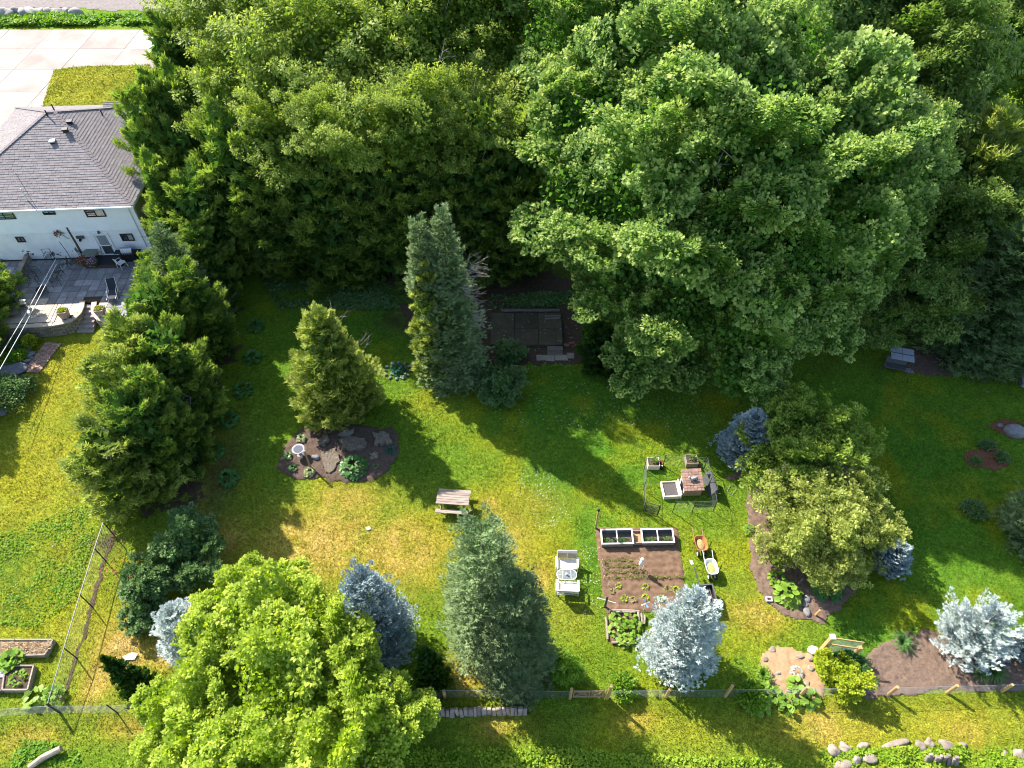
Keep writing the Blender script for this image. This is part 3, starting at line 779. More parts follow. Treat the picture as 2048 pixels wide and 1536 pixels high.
for key, kw in {'maple': dict(leaf=.076, aspect=.8, per=50), 'lime': dict(leaf=.105, aspect=.62, gap=.22, sl=.19), 'ash': dict(leaf=.092, aspect=.5, droop=.45, gap=.38, per=26, spread=.6), 'ash2': dict(leaf=.115, aspect=.42, droop=.6, gap=.22, per=28)}.items():
    BOUGHS[key] = [bough_mesh('bough_' + key, 1000 + 17 * q + len(key), **kw) for q in range(5)]

for key, kw in {'softgreen': dict(leaf=.105, aspect=.42, shoots=44, per=36, sl=.2, gap=.25, droop=.1), 'softgold': dict(leaf=.10, aspect=.38, shoots=44, per=34, sl=.2, gap=.32, droop=.1), 'lilac': dict(leaf=.15, aspect=.6, shoots=26, per=34, sl=.28, gap=.15), 'gold': dict(leaf=.14, aspect=.55, shoots=26, per=36, sl=.26, gap=.12), 'shrub': dict(leaf=.16, aspect=.5, shoots=24, per=34, sl=.28, gap=.12)}.items():
    BOUGHS[key] = [bough_mesh('bough_' + key, 1200 + 17 * q + len(key), **kw) for q in range(3)]

def broad_tree(name, label, base, toppos, lobes, kind, barkm, r0, seed, k=26, cat='tree', group=None, **kw):
    root = root_tree(name, label, cat, base, group)
    f = Fol(seed)
    sp, sr = broad_crown(f, lobes, kind, crown=root, base=base, m=L[kind], **kw)
    limbs(root, base, toppos, sp, barkm, r0, k, seed)
    return root, sp

LB = lambda *rows: [(at(px, py, z), r) for px, py, z, r in rows]

# --- the big broad-leaved trees along the back
base = G(1462, 735)
broad_tree('maple_tree', 'huge green maple whose pale-tipped crown fills the upper right of the yard', base, at(1540, 400, 11.5), LB(
    (1175, 265, 12, 4.2), (1330, 330, 13, 4.6), (1490, 290, 14, 4.8), (1660, 330, 12, 4.6), (1790, 345, 10, 3.2), (1165, 400, 9.5, 3.4), (1260, 460, 9, 3.8),
    (1400, 480, 10, 4.2), (1570, 480, 10, 4.2), (1690, 500, 8, 3.3), (1240, 580, 6.2, 2.6), (1350, 640, 5.5, 2.8), (1480, 640, 6.0, 3.2), (1590, 620, 6.0, 2.8), (1480, 740, 3.8, 2.2),
    (1600, 170, 15, 4.2), (1400, 180, 15, 4.4), (1640, 570, 6.5, 2.6)), 'maple', M['barkpale'], .42, 11, 44)
base = G(1180, 470)
broad_tree('maple_tree', 'second green maple behind the huge one, at the top edge right of centre', base, at(1240, 90, 12), LB(
    (1120, 110, 13, 4.0), (1240, 70, 15, 4.6), (1380, 60, 15, 4.6), (1110, 10, 14, 4.2), (1260, -30, 16, 4.6), (1180, 200, 11, 3.0), (1500, 20, 16, 4.4), (1430, -60, 16, 4.5)), 'maple', M['barkpale'], .36, 12, 24)
base = G(1760, 470)
broad_tree('elm_tree', 'tall glossy olive-green tree behind the right flank of the huge maple', base, at(1860, 140, 11), LB(
    (1850, 90, 14, 4.2), (1780, 180, 12, 3.4), (1900, 180, 12, 3.8), (1930, 270, 10, 3.0), (1740, 60, 14, 3.6), (1860, 300, 9, 3.2), (1980, 330, 8.5, 2.8), (2040, 290, 9, 2.8), (1640, 20, 15, 4.4), (1760, -40, 15, 4)), 'ash2', M['bark'], .34, 13, 22)
base = G(2120, 330)
broad_tree('elm_tree', 'dark leafy tree cut off by the top right corner', base, at(2060, 40, 12), LB(
    (1990, 20, 12, 3.4), (2060, 60, 11, 4.0), (2000, 110, 8, 3.0), (2080, 170, 6, 3.0), (1960, -40, 13, 3.6), (2100, -40, 13, 4)), 'ash2', M['bark'], .3, 14, 16)

base = G(640, 440)
broad_tree('ash_tree', 'yellow-green ash with bare grey twigs, left of the gap above the cedars', base, at(600, 140, 10), LB(
    (430, 60, 12.5, 4.0), (560, 50, 14, 4.4), (680, 90, 14, 4.2), (480, 170, 11.5, 3.6), (600, 190, 12, 3.8), (700, 210, 10.5, 3.2), (520, -30, 15, 4.6), (660, -30, 15, 4.4), (400, -30, 13, 4), (700, 270, 12.5, 2.4), (610, 310, 10.0, 2.2), (540, 270, 11, 2.2), (650, 240, 13, 2.2), (680, 290, 8, 3.0), (450, 260, 8.5, 2.6)), 'ash', M['barkpale'], .32, 15, 34)
base = G(880, 440)
broad_tree('ash_tree', 'yellow-green ash touching the green maple at the top centre', base, at(860, 140, 10), LB(
    (800, 70, 14, 4.4), (930, 80, 13, 4.0), (770, 200, 11, 3.6), (890, 210, 11, 3.8), (980, 190, 9, 3.0), (820, -30, 15, 4.6), (960, -30, 14.5, 4.4), (1010, 80, 11, 3.0), (850, 320, 7.5, 2.8), (800, 265, 12.5, 2.4), (885, 300, 10.0, 2.2), (955, 250, 12, 2.2), (840, 230, 13, 2.2), (960, 290, 7, 2.6), (770, 310, 7.5, 2.6)), 'ash', M['barkpale'], .32, 16, 30)
ar = [o for o in C.objects if o.get('label', '').startswith('yellow-green ash')]
twigs(ar[0], [at(590, 250, 10.5), at(660, 270, 10), at(530, 225, 11), at(505, 200, 11.5), at(610, 265, 10)], [np.array([.2, -.7, -.1])] * 5, M['barkpale'], 5, (.7, 1.6), .022, 31)
twigs(ar[1], [at(770, 200, 12.5), at(880, 115, 15.5)], [np.array([.2, -.6, .1])] * 2, M['barkpale'], 5, (.7, 1.5), .020, 32)
# --- cedars: placed by the height of their tops
CED = {}
for key, v in {'dome': [dict(dome=2.6, jag=.75), dict(dome=2.0, jag=.9), dict(dome=3.2, jag=.7)], 'cone': [dict(prof=.5, jag=.6), dict(prof=.42, jag=.7)]}.items():
    CED[key] = []
    for q, kw in enumerate(v):
        f = Fol(700 + q + len(key)); cedar(f, (0, 0, 0), 9.0, 2.4, nb=105, fans=34, fan=.42, blade=.066, seed=q, fill=900, **kw)
        o = f.build('cedar_crown', L['cedar']); CED[key].append(o.data); bpy.data.objects.remove(o)

def cedar_tree(label, top, h, Rad, leafm, seed, cat='cedar tree', group=None, name='cedar_tree', base=None, dead=0, proto='cone', nb=0, hk=1.0, **kw):
    if base is None:
        p = at(top[0], top[1], h); z0 = float(hgt(p[0], p[1])); p = at(top[0], top[1], h + z0); base = np.array([p[0], p[1], float(hgt(p[0], p[1]))])
    else:
        base = G(*base); h = (h or tall(base, top[1])) * hk
    root = root_tree(name, label, cat, base, group)
    rng = np.random.default_rng(seed)
    if nb:
        f = Fol(seed); cedar(f, base, h, Rad, nb=nb, seed=seed, **kw)
        f.build('crown', leafm, root, base)
    else:
        o = link_mesh('crown', CED[proto][seed % len(CED[proto])], None, root)
        o.material_slots[0].link = 'OBJECT'; o.material_slots[0].material = leafm
        o.scale = (Rad / 2.4, Rad / 2.4, h / 9.0); o.rotation_euler = (0, 0, float(rng.uniform(0, 6.28)))
    MB().tube([(0, 0, -.1), (.03, .02, h * .45), (0, 0, h * .72)], [.05 + .014 * h, .03 + .006 * h, .012], 8).build('trunk', M['bark'], root, smooth=True)
    if dead:
        pts = []; ds = []
        for _ in range(dead):
            z = rng.uniform(.25, .85); a = rng.uniform(0, 6.28); r = Rad * math.sqrt(1 - z * z) * .85
            d = np.array([math.cos(a), math.sin(a), .5]); pts.append(base + np.array([d[0] * r, d[1] * r, z * h])); ds.append(d)
        twigs(root, pts, ds, M['twig'], 2, seed=seed)
    return root

gB = 'cedars screening the house and the back boundary'
rowA = [((292, 300), 10, 2.1, 'cedar standing tight against the house corner'), ((262, 175), 12, 2.5, 'cedar whose ragged side hangs over the front lawn'), ((262, 60), 13, 2.7, 'cedar at the far end of the row, beside the street'),
        ((345, 215), 11, 2.5, 'cedar in the middle of the row behind the house corner'), ((330, 105), 13, 2.7, 'cedar under the yellow-green ash near the street'), ((365, 330), 9.5, 2.6, 'cedar right of the house, above the pointed spruce'), ((300, -20), 13, 3, 'cedar cut by the top edge above the driveway'), ((312, 385), 7.5, 1.7, 'short cedar filling the gap beside the house wall')]
for i, (tp, h, r, lab) in enumerate(rowA):
    cedar_tree('tall ' + lab, tp, h, r, L['cedar'], 100 + i, group=gB, dead=2, proto='dome' if i % 2 else 'cone')
rowB = [((440, 205), 13, 3.2, 'dark cedar left end of the shaded back row'), ((515, 265), 11, 3.0, 'dark cedar second from the left in the shaded back row'), ((620, 268), 11.5, 3.0, 'dark cedar below the bare ash twigs'), ((705, 275), 11, 2.9, 'dark cedar in the middle of the shaded back row'),
        ((790, 265), 11.5, 3.0, 'dark cedar left of the twin-topped spruce tips'), ((880, 262), 11.5, 3.1, 'dark cedar behind the twin-topped spruce'), ((965, 275), 11, 3.0, 'dark cedar right of the twin-topped spruce'), ((1040, 310), 10, 2.6, 'dark cedar at the right end of the shaded back row')]
for i, (tp, h, r, lab) in enumerate(rowB):
    cedar_tree(lab, tp, h, r, L['cedar'], 120 + i, group=gB, proto='dome')
rowC = [((420, 190), 12.5, 3.0, 'cedar behind the shaded back row, under the left ash'), ((520, 215), 12.5, 3.0, 'cedar behind the shaded back row, left of the two ash trunks'), ((620, 220), 12.5, 3.0, 'cedar behind the shaded back row, between the two ashes'), ((720, 225), 12.5, 3.0, 'cedar behind the shaded back row, under the right ash'), ((830, 220), 12.5, 3.0, 'cedar behind the shaded back row, above the twin-topped spruce'), ((940, 215), 12.5, 3.0, 'cedar behind the shaded back row, beside the huge maple'), ((1040, 235), 12, 3.0, 'cedar behind the shaded back row, touching the huge maple')]
for i, (tp, h, r, lab) in enumerate(rowC):
    cedar_tree(lab, tp, h, r, L['cedar'], 180 + i, group=gB, proto='dome')
# hedge row running towards the fence
gH = 'cedars of the left hedge row'
hedge = [((442, 608), (405, 490), 1.7, 'cedar below the pointed spruce, at the top of the hedge row'), ((364, 668), (318, 560), 1.9, 'sunlit cedar next to the patio planters'), ((370, 743), (285, 630), 2.0, 'cedar in the hedge row beside the lawn below the steps'), ((432, 708), (380, 600), 1.7, 'shaded cedar on the hostas side of the hedge row'),
         ((344, 828), (262, 715), 2.0, 'cedar with bare limbs in the middle of the hedge row'), ((398, 838), (338, 720), 1.7, 'cedar beside the middle hostas'), ((317, 908), (222, 800), 1.9, 'cedar leaning over the left lawn'), ((350, 953), (270, 850), 1.7, 'cedar behind the dark flowering shrub'), ((282, 993), (178, 905), 1.9, 'sprawling cedar at the fence end of the hedge row'), ((380, 913), (330, 810), 1.5, 'low cedar over the lowest hosta'),
         ((345, 608), (300, 525), 1.25, 'bright cedar touching the patio grill'), ((409, 548), (352, 420), 2.0, 'bright cedar behind the pointed spruce')]
for i, (b, tp, r, lab) in enumerate(hedge):
    cedar_tree(lab, tp, 0, r * 1.17, L['cedarlit'] if i in (4, 6, 8) else L['cedar'], 140 + i, hk=1.6 if b[1] > 690 else 1.25, group=gH, base=b, proto='dome', dead=5 if i in (2, 4, 6, 8) else 1)

SHARE = {}
def spruce_tree(label, base, top, Rad, leafm, seed, name='spruce_tree', cat='spruce', group=None, h=None, share=None, **kw):
    base = G(*base) if len(base) == 2 else np.array(base, float)
    h = h or tall(base, top[1])
    root = root_tree(name, label, cat, base, group)
    if share in SHARE:
        me, h0, r0 = SHARE[share]; o = link_mesh('crown', me, None, root); o.scale = (Rad / r0, Rad / r0, h / h0); o.rotation_euler = (0, 0, seed * 1.7)
        o.material_slots[0].link = 'OBJECT'; o.material_slots[0].material = leafm
    else:
        f = Fol(seed); conifer(f, base, h, Rad, **kw)
        o = f.build('crown', leafm, root, base)
        if share: SHARE[share] = (o.data, h, Rad)
    MB().tube([(0, 0, -.1), (kw.get('bend', (0, 0))[0] * .5, kw.get('bend', (0, 0))[1] * .5, h * .5), (kw.get('bend', (0, 0))[0], kw.get('bend', (0, 0))[1], h * .97)], [.05 + .017 * h, .03 + .009 * h, .012], 8).build('trunk', M['bark'], root, smooth=True)
    return root

spruce_tree('pointed blue-green spruce rising out of the left hedge beside the patio', (405, 650), (303, 440), 2.3, L['spruce'], 201, nb=620, twigs=20, prof=.85, low=-.2, high=.6, tl=.30, tw=.06, jag=.45)
# twin-topped spruce with the cedar beside it
b = G(908, 750); hh = tall(b, 405)
root = root_tree('spruce_tree', 'tall twin-topped spruce with bare grey twigs on its right side', 'spruce', b)
f = Fol(202); conifer(f, b, hh * .66, 1.9, nb=700, twigs=20, prof=.30, low=-.3, high=.7, tl=.30, tw=.065, jag=.6); f.build('crown', L['fir'], root, b)
for i, (dx, k, r) in enumerate([(.15, 1.0, .95), (-1.2, .95, .8)]):
    f = Fol(203 + 50 * i); conifer(f, b + np.array([dx, .1 * i, hh * .52]), hh * (k - .52), r, nb=260, twigs=18, prof=.55, low=-.1, high=1.0, tl=.30, tw=.065, jag=.4); f.build('leader', L['fir'], root, b)
    MB().tube([(dx * .5, 0, hh * .45), (dx, .05, hh * .7), (dx, .1 * i, hh * (k - .01))], [.10, .06, .012], 7).build('stem', M['bark'], root)
MB().tube([(0, 0, -.1), (0, 0, hh * .5)], [.25, .14], 8).build('trunk', M['bark'], root)
twigs(root, [b + np.array([1.25 + .3 * math.sin(i), -.4 + .3 * math.cos(2 * i), hh * (.38 + .045 * i)]) for i in range(9)], [np.array([.9, -.3, .25])] * 9, M['twig'], 7, (.6, 1.3), .014, 5)
cedar_tree('yellow-green cedar pressed against the left side of the twin-topped spruce', (846, 520), 0, 1.2, L['cedarlit'], 204, base=(872, 762), nb=120, fans=30, dome=2.2, fan=.32, blade=.052, jag=.7, dead=3)
cedar_tree('broad cone-shaped cedar standing alone above the bird bath', (652, 618), 0, 2.75, L['cedarlit'], 205, base=(688, 818), nb=230, fans=32, dome=1.25, fan=.32, blade=.05, jag=.5, fill=1500, dead=4)
root = spruce_tree('tall grey-green fir spreading from below the picnic table down to the stone edging', (978, 1290), (940, 1035), 1.75, L['fir'], 206, name='fir_tree', cat='fir', nb=850, twigs=22, prof=.36, low=-.15, high=.8, tl=.24, tw=.05, jag=.5)
b = np.array(root.location); b2 = G(1030, 1340)
f = Fol(207); conifer(f, b2, tall(b2, 1150), 1.7, nb=620, twigs=22, prof=.42, low=-.3, high=.6, tl=.26, tw=.045, jag=.45, curl=.1); f.build('lower_skirt', L['olive'], root, b)  # same fir; shade from the upper crown is painted into these needles
# blue and silver spruces
kb = dict(tl=.22, tw=.052, low=-.05, high=.85, curl=.5, flat=.6)
spruce_tree('large silver-white spruce overlapping the vegetable plot corner', (1346, 1315), (1382, 1203), 1.5, L['silver'], 211, name='blue_spruce', share='b', nb=480, twigs=26, prof=.42, jag=.5, group='blue and silver spruces', **kb)
spruce_tree('blue spruce half hidden behind the lime-green maple', (768, 1290), (722, 1155), 1.5, L['blue'], 212, name='blue_spruce', share='b', nb=480, twigs=26, prof=.5, jag=.5, group='blue and silver spruces', **kb)
spruce_tree('pale blue spruce peeping out left of the lime-green maple', (398, 1290), (356, 1222), 1.25, L['silver'], 213, name='blue_spruce', share='b', nb=280, twigs=24, prof=.5, jag=.6, group='blue and silver spruces', **kb)
spruce_tree('shaded blue spruce left of the round green cedar', (1480, 912), (1502, 832), 1.3, L['blue'], 214, name='blue_spruce', share='b', nb=400, twigs=24, prof=.42, jag=.5, group='blue and silver spruces', **kb)
spruce_tree('small round blue spruce in the shade right of the yellow cedar', (1770, 1136), (1782, 1094), .72, L['blue'], 215, name='blue_spruce', nb=150, twigs=12, prof=.5, jag=.3, group='blue and silver spruces', tl=.24, tw=.08, low=.1, high=.9, curl=.5)
spruce_tree('open-branched silver spruce in the mulch bed at lower right', (1918, 1290), (1940, 1222), 1.5, L['silver'], 216, name='blue_spruce', nb=150, twigs=40, prof=.40, jag=.8, group='blue and silver spruces', tl=.22, tw=.05, low=.05, high=.75, curl=.4, flat=.32)
spruce_tree('small blue spruce cut by the right edge above the mulch bed', (2040, 1305), (2055, 1256), .75, L['blue'], 217, name='blue_spruce', nb=170, twigs=12, prof=.5, jag=.4, group='blue and silver spruces', tl=.24, tw=.08, low=.1, high=.9, curl=.5)
spruce_tree('drooping green spruce cut by the right edge beside the shaded lawn', (2075, 1075), (2110, 925), 2.0, L['spruce'], 218, nb=520, twigs=18, prof=.5, jag=.4, low=-.3, high=.5, tl=.32, tw=.09)
# big shaded conifers at the right
spruce_tree('tall dark drooping spruce at the right edge above the brown mulch', (1935, 690), (2070, 420), 4.0, L['deep'], 221, share='d', nb=520, twigs=34, prof=.6, low=-.45, high=.4, curl=.25, tl=.46, tw=.10, jag=.6, flat=.36)
base = G(1815, 648)
broad_tree('walnut_tree', 'shaded broad-leaved tree with drooping leaves behind the canopy swing', base, at(1850, 470, 6), LB((1780, 450, 7, 3.0), (1880, 410, 8, 3.0), (1850, 520, 5.6, 2.7), (1765, 560, 4.4, 2.3), (1940, 470, 6.4, 2.6), (1860, 610, 3.4, 2.2), (1750, 640, 2.8, 1.8), (1990, 400, 8, 2.6)), 'ash2', M['bark'], .22, 222, 18)
spruce_tree('dark drooping spruce cut by the right edge behind the mulch', (2110, 690), (2250, 330), 4.2, L['deep'], 223, share='d', nb=300, twigs=30, prof=.55, low=-.45, high=.4, curl=.25, tl=.5, tw=.13, jag=.5, flat=.40)
cedar_tree('yellow-lit conifer at the right edge behind the dark spruces', (2015, 225), 13.5, 3.2, L['cedarlit'], 224, proto='dome', dead=3)
cedar_tree('dark green cedar between the elm and the yellow-lit conifer', (1955, 370), 8.5, 2.5, L['cedar'], 225, proto='dome')
# round cedars in the right-hand bed
def soft_tree(label, base, top, lobes, kind, seed, dead=0):
    root = root_tree('cedar_tree', label, 'cedar tree', base); f = Fol(seed)
    sp, sr = broad_crown(f, lobes, kind, sub=.46, zmin=-.3, fill=500, leaf=.14, size=2.5, crown=root, base=base, m=L[kind])
    limbs(root, base, top, sp, M['bark'], .14, 12, seed, rtip=.015)
    if dead: twigs(root, [p + np.array([0, 0, .25]) for p in sp[:dead]], [np.array([.2, -.2, .6])] * dead, M['twig'], 2, (.4, .9), .012, seed)
soft_tree('round-headed green cedar at the back of the right-hand island bed', G(1588, 950), at(1620, 850, 3.2), LB((1545, 890, 2.3, 1.45), (1630, 850, 3.4, 1.6), (1690, 890, 2.6, 1.4), (1590, 835, 3.6, 1.35), (1535, 945, 1.6, 1.2), (1640, 925, 2.6, 1.5), (1590, 920, 2.8, 1.4)), 'softgreen', 231)
soft_tree('yellow-tipped cedar with bare twigs at the front of the right-hand island bed', G(1608, 1100), at(1650, 1010, 2.6), LB((1570, 1000, 2.2, 1.3), (1650, 990, 2.8, 1.5), (1715, 990, 2.2, 1.3), (1590, 1070, 2.2, 1.4), (1670, 1070, 2.4, 1.5), (1735, 1060, 1.5, 1.1), (1560, 1110, 1.2, 1.0), (1640, 1130, 1.4, 1.15), (1715, 1125, 1.2, 1.0)), 'softgold', 232, 9)
# small shaded conifers under the maple
cedar_tree('dark cedar bush at the left foot of the maple', (1190, 650), 0, 1.3, L['cedardark'], 234, base=(1195, 735), nb=80, fans=28, dome=2.4, jag=.6)
for i, (b, tp, r, lab) in enumerate([((1262, 775), (1275, 670), 1.5, 'leafy thicket under the left edge of the maple'), ((1350, 775), (1362, 690), 1.6, 'leafy thicket below the middle of the maple')]):
    base = G(*b); h = tall(base, tp[1])
    root = root_tree('shrub', lab, 'shrub', base, 'thickets under the maple')
    f = Fol(240 + i); broad_crown(f, [(base + np.array([0, 0, h * .55]), (r, r, h * .5))], 'maple', sub=.45, fill=900, crown=root, base=base, m=L['maple'], merge=True)
    MB().tube([(0, 0, -.1), (.1, 0, h * .8)], [.08, .02], 6).build('stem', M['bark'], root)
# clipped dark cones near the front fence
cedar_tree('small pointed dark cedar leaning over the dry lawn by the left fence', (204, 1318), 0, .9, L['cedardark'], 235, base=(300, 1388), nb=170, fans=22, prof=.85, fan=.17, jag=.15, up=1.1, blade=.034, blen=.4, bend=(-.35, .1))
cedar_tree('small dark cone cedar between the blue spruce and the stone edging', (848, 1296), 0, .9, L['cedardark'], 236, base=(866, 1362), nb=170, fans=22, prof=.7, fan=.17, jag=.15, up=1.1, blade=.034, blen=.4)
# the lime maple in the foreground
base = G(655, 1500)
broad_tree('maple_tree', 'lime-green young maple filling the lower left foreground', base, at(600, 1280, 4.6), LB(
    (470, 1200, 4.2, 1.5), (560, 1230, 5.0, 1.9), (660, 1250, 5.0, 1.7), (700, 1290, 4.4, 1.2), (450, 1300, 4.4, 1.6), (560, 1340, 5.4, 2.2), (690, 1390, 4.8, 1.8), (800, 1420, 3.4, 1.1), (430, 1400, 4.2, 1.7), (560, 1450, 4.8, 2.2), (700, 1480, 4.2, 1.8), (350, 1440, 3.2, 1.2), (420, 1510, 3.4, 1.6), (540, 1560, 4, 2.0), (700, 1560, 3.6, 1.7), (520, 1160, 4.0, 1.0), (330, 1525, 2.4, 1.1)), 'lime', M['barkpale'], .17, 17, 34, sub=.40, leaf=.13, fill=900, size=2.4)

# --- shrubs
def bough_shrub(label, px, lobes, kind, seed, sub=.5, name='shrub', size=2.2):
    b = G(*px); root = root_tree(name, label, 'shrub', b); f = Fol(seed)
    broad_crown(f, [(b + np.array([x, y, z]), r) for x, y, z, r in lobes], kind, sub=sub, zmin=-.1, fill=350, leaf=.13, size=size, crown=root, base=b, m=L[kind], merge=True)
    mb = MB(); rng = np.random.default_rng(seed)
    for x, y, z, r in lobes: mb.tube([(0, 0, -.05), (x * .6, y * .6, z * .6), (x, y, z + .2)], [.05, .035, .015], 5)
    mb.build('stems', M['bark'], root)
    return root
def shrub(label, px, size, leafm, seed, n=2600, name='shrub', cat='shrub', leaf=.12, group=None, lobes=None, **kw):
    b = G(*px); root = root_tree(name, label, cat, b, group); f = Fol(seed)
    for dx, dy, s in (lobes or [(0, 0, 1)]):
        bush(f, b + np.array([dx, dy, size[2] * .38 * s]), (size[0] * s, size[1] * s, size[2] * .62 * s), leaf=leaf, n=int(n * s * s), **kw)
    f.build('foliage', leafm, root, b)
    mb = MB(); rng = np.random.default_rng(seed)
    for _ in range(6):
        a = rng.uniform(0, 6.28); mb.tube([(0, 0, -.05), (math.cos(a) * size[0] * .3, math.sin(a) * size[1] * .3, size[2] * .55)], [.025, .01], 4)
    mb.build('stems', M['bark'], root)
    return root
bough_shrub('dark green rounded shrub right of the hedge end', (392, 1125), [(0, 0, 1.2, 1.2), (.9, .5, 1.1, .9), (.8, -1.0, .9, .9), (-.3, 1.2, 1.3, .9), (-.2, -1.2, .8, .8)], 'lilac', 301)
bough_shrub('grey-green shrub with a few red blossoms beside the fence', (310, 1190), [(0, 0, 1.0, .95), (-.7, .5, 1.0, .7), (.2, -1.1, .7, .8), (.5, .9, 1.1, .8), (0, -1.9, .5, .6)], 'lilac', 302)
M['redleaf'] = mat('red_blossom', (.30, .05, .035), (.16, .03, .02), 8, .7, 0, rand=.2)
b = G(268, 1165); f = Fol(303); f.rng
P = b + f.rng.normal(size=(70, 3)) * np.array([.55, .6, .25]) + np.array([0, 0, 1.55])
ro = [o for o in C.objects if o.get('label', '').startswith('grey-green shrub with')][0]
f.leaves(P, f.rng.normal(size=(70, 3)), np.tile([0, 0, 1.0], (70, 1)), .10, .09, 0); f.build('blossoms', M['redleaf'], ro, np.array(ro.location))
bough_shrub('mid-green shrub at the right foot of the twin-topped spruce', (992, 795), [(0, 0, .9, 1.05), (1.0, .5, .8, .8), (-.5, -.4, .6, .7), (.6, -.5, .6, .7)], 'lilac', 304)
bough_shrub('mid-green shrub in front of the mossy concrete pad', (1015, 728), [(0, 0, .7, .85), (.6, .2, .6, .6)], 'lilac', 305)
bough_shrub('bright green leafy shrub against the right side of the grey-green fir', (1128, 1355), [(0, 0, .55, .7), (-.3, .4, .6, .5)], 'shrub', 306)
shrub('bright green peony bush above the wire fence, right of the gate', (1246, 1378), (.68, .62, .75), L['shrub'], 307, 2200, leaf=.12)
bough_shrub('golden mounded shrub below the wooden trellis', (1672, 1362), [(0, 0, .55, .85), (-.6, .5, .5, .55), (.5, .2, .5, .6), (.1, -.5, .4, .6)], 'gold', 308)
shrub('golden low shrub beside the white boulder', (1648, 1335), (.5, .5, .6), L['gold'], 309, 1000, leaf=.11)
shrub('leafy green plant at the left end of the hosta patch', (1498, 1395), (.62, .7, .7), L['shrub'], 310, 1500, leaf=.17)
shrub('dark leafy shrub inside the trellis', (1688, 1320), (.62, .35, .6), L['hosta'], 311, 1300, leaf=.15)
shrub('low shaded shrub in the right-hand lawn', (1945, 1022), (.66, .62, .42), L['lilac'], 312, 1100, leaf=.12)
shrub('small green shrub at the top of the red mulch circle', (1972, 893), (.52, .36, .38), L['lilac'], 313, 700, leaf=.10)
shrub('small dense green shrub on the right of the red mulch circle', (2001, 918), (.42, .4, .42), L['lilac'], 314, 800, leaf=.09)
shrub('grassy plant on the left of the red mulch circle', (1950, 924), (.38, .3, .25), L['strap'], 315, 350, leaf=.12, elong=4)
shrub('light green plant cut by the right edge behind the boulder', (2056, 862), (.5, .5, .5), L['shrub'], 316, 600, leaf=.1)
shrub('silvery shrub at the left edge, above the patio kerb', (-10, 555), (1.2, 1.4, 1.3), L['varieg'], 317, 4200, leaf=.12)
shrub('dark shrub tight under the house wall at the left edge', (30, 528), (1.2, .8, 1.6), L['lilac'], 318, 2200, leaf=.14)
shrub('white-flecked shrub at the left edge below the rock garden', (12, 800), (1.5, 1.6, 1.3), L['lilac'], 319, 3200, leaf=.14, lobes=[(0, 0, 1), (.9, .8, .55)])
shrub('yellow-flowered bush beside the brick path', (66, 692), (.45, .45, .9), L['gold'], 320, 500, leaf=.12)
shrub('dark rock-garden plant below the retaining wall', (48, 690), (.9, .6, .55), L['lilac'], 321, 900, leaf=.12)
shrub('green rock-garden plant beside the stones', (40, 715), (.55, .5, .45), L['shrub'], 322, 500, leaf=.12)
shrub('low green plant between the rock-garden slabs', (18, 722), (.7, .5, .4), L['shrub'], 323, 500, leaf=.11)
for i, (px, py, lab) in enumerate([(2060, 770, 'x')][:0]): pass

# hostas and other clumps
def clump(label, px, r, h, leafm, seed, n=120, leaf=.28, name='hosta', cat='hosta', group=None, elong=1.5, parts=False):
    b = G(*px); root = root_tree(name, label, cat, b, group); f = Fol(seed); rng = f.rng
    k = np.sqrt(rng.uniform(.02, 1, n)); az = np.arange(n) * 2.39996 + rng.normal(size=n) * .2
    hd = np.stack([np.cos(az), np.sin(az), np.zeros(n)], 1)
    P = b + hd * (k * r * .78)[:, None] + np.array([0, 0, 1.0]) * (h * (1 - .75 * k ** 2))[:, None]
    D = unit(hd + np.array([0, 0, 1.0]) * (.55 - 1.1 * k)[:, None] + rng.normal(size=(n, 3)) * .15)
    N = unit(np.array([0, 0, 1.0]) + hd * .5 + rng.normal(size=(n, 3)) * .2)
    q = leaf * rng.uniform(.75, 1.2, n)
    if parts:
        lf = MB(); w = .5 / elong * 1.35
        lf.v = [(0, 0, 0), (.22, w * .75, .02), (.5, w, .02), (.8, w * .6, -.03), (1, 0, -.10), (.8, -w * .6, -.03), (.5, -w, .02), (.22, -w * .75, .02), (.5, 0, -.05)]
        lf.f = [(0, 8, 2, 1), (8, 4, 3, 2), (0, 7, 6, 8), (8, 6, 5, 4)]
        lme = bpy.data.meshes.new('leaf'); lme.from_pydata(lf.v, [], lf.f); lme.materials.append(leafm)
        ra = lme.attributes.new('rnd', 'FLOAT', 'POINT'); ra.data.foreach_set('value', [.2, .4, .5, .8, 1, .8, .5, .4, .3])
        for i in range(n):
            o = bpy.data.objects.new('leaf', lme); C.objects.link(o); o.parent = root
            y = np.cross(N[i], D[i]); y /= np.linalg.norm(y); z = np.cross(D[i], y)
            mt = Matrix((tuple(D[i]) + (0,), tuple(y) + (0,), tuple(z) + (0,), (0, 0, 0, 1))).transposed()
            o.matrix_local = Matrix.Translation(Vector(P[i] - b)) @ mt @ Matrix.Scale(float(q[i]), 4)
        MB().lathe([(r * .25, 0), (r * .2, h * .6), (.02, h * .8)], 8).build('crown', leafm, root)
    else:
        f.leaves(P, D, N, q, q / elong * 1.3, k * .8, fold=.15, wide=.55)
        f.build('foliage', leafm, root, b)
    return root
gS = 'hostas along the shaded hedge'
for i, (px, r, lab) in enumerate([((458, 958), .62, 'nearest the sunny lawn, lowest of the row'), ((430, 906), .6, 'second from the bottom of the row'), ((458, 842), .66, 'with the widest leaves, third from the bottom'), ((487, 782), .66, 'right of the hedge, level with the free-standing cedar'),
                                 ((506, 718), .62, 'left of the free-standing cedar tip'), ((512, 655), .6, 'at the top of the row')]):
    clump('dark green hosta in the hedge shade, ' + lab, px, r, .5, L['hosta'], 330 + i, 130, .25, group=gS, elong=1.9)
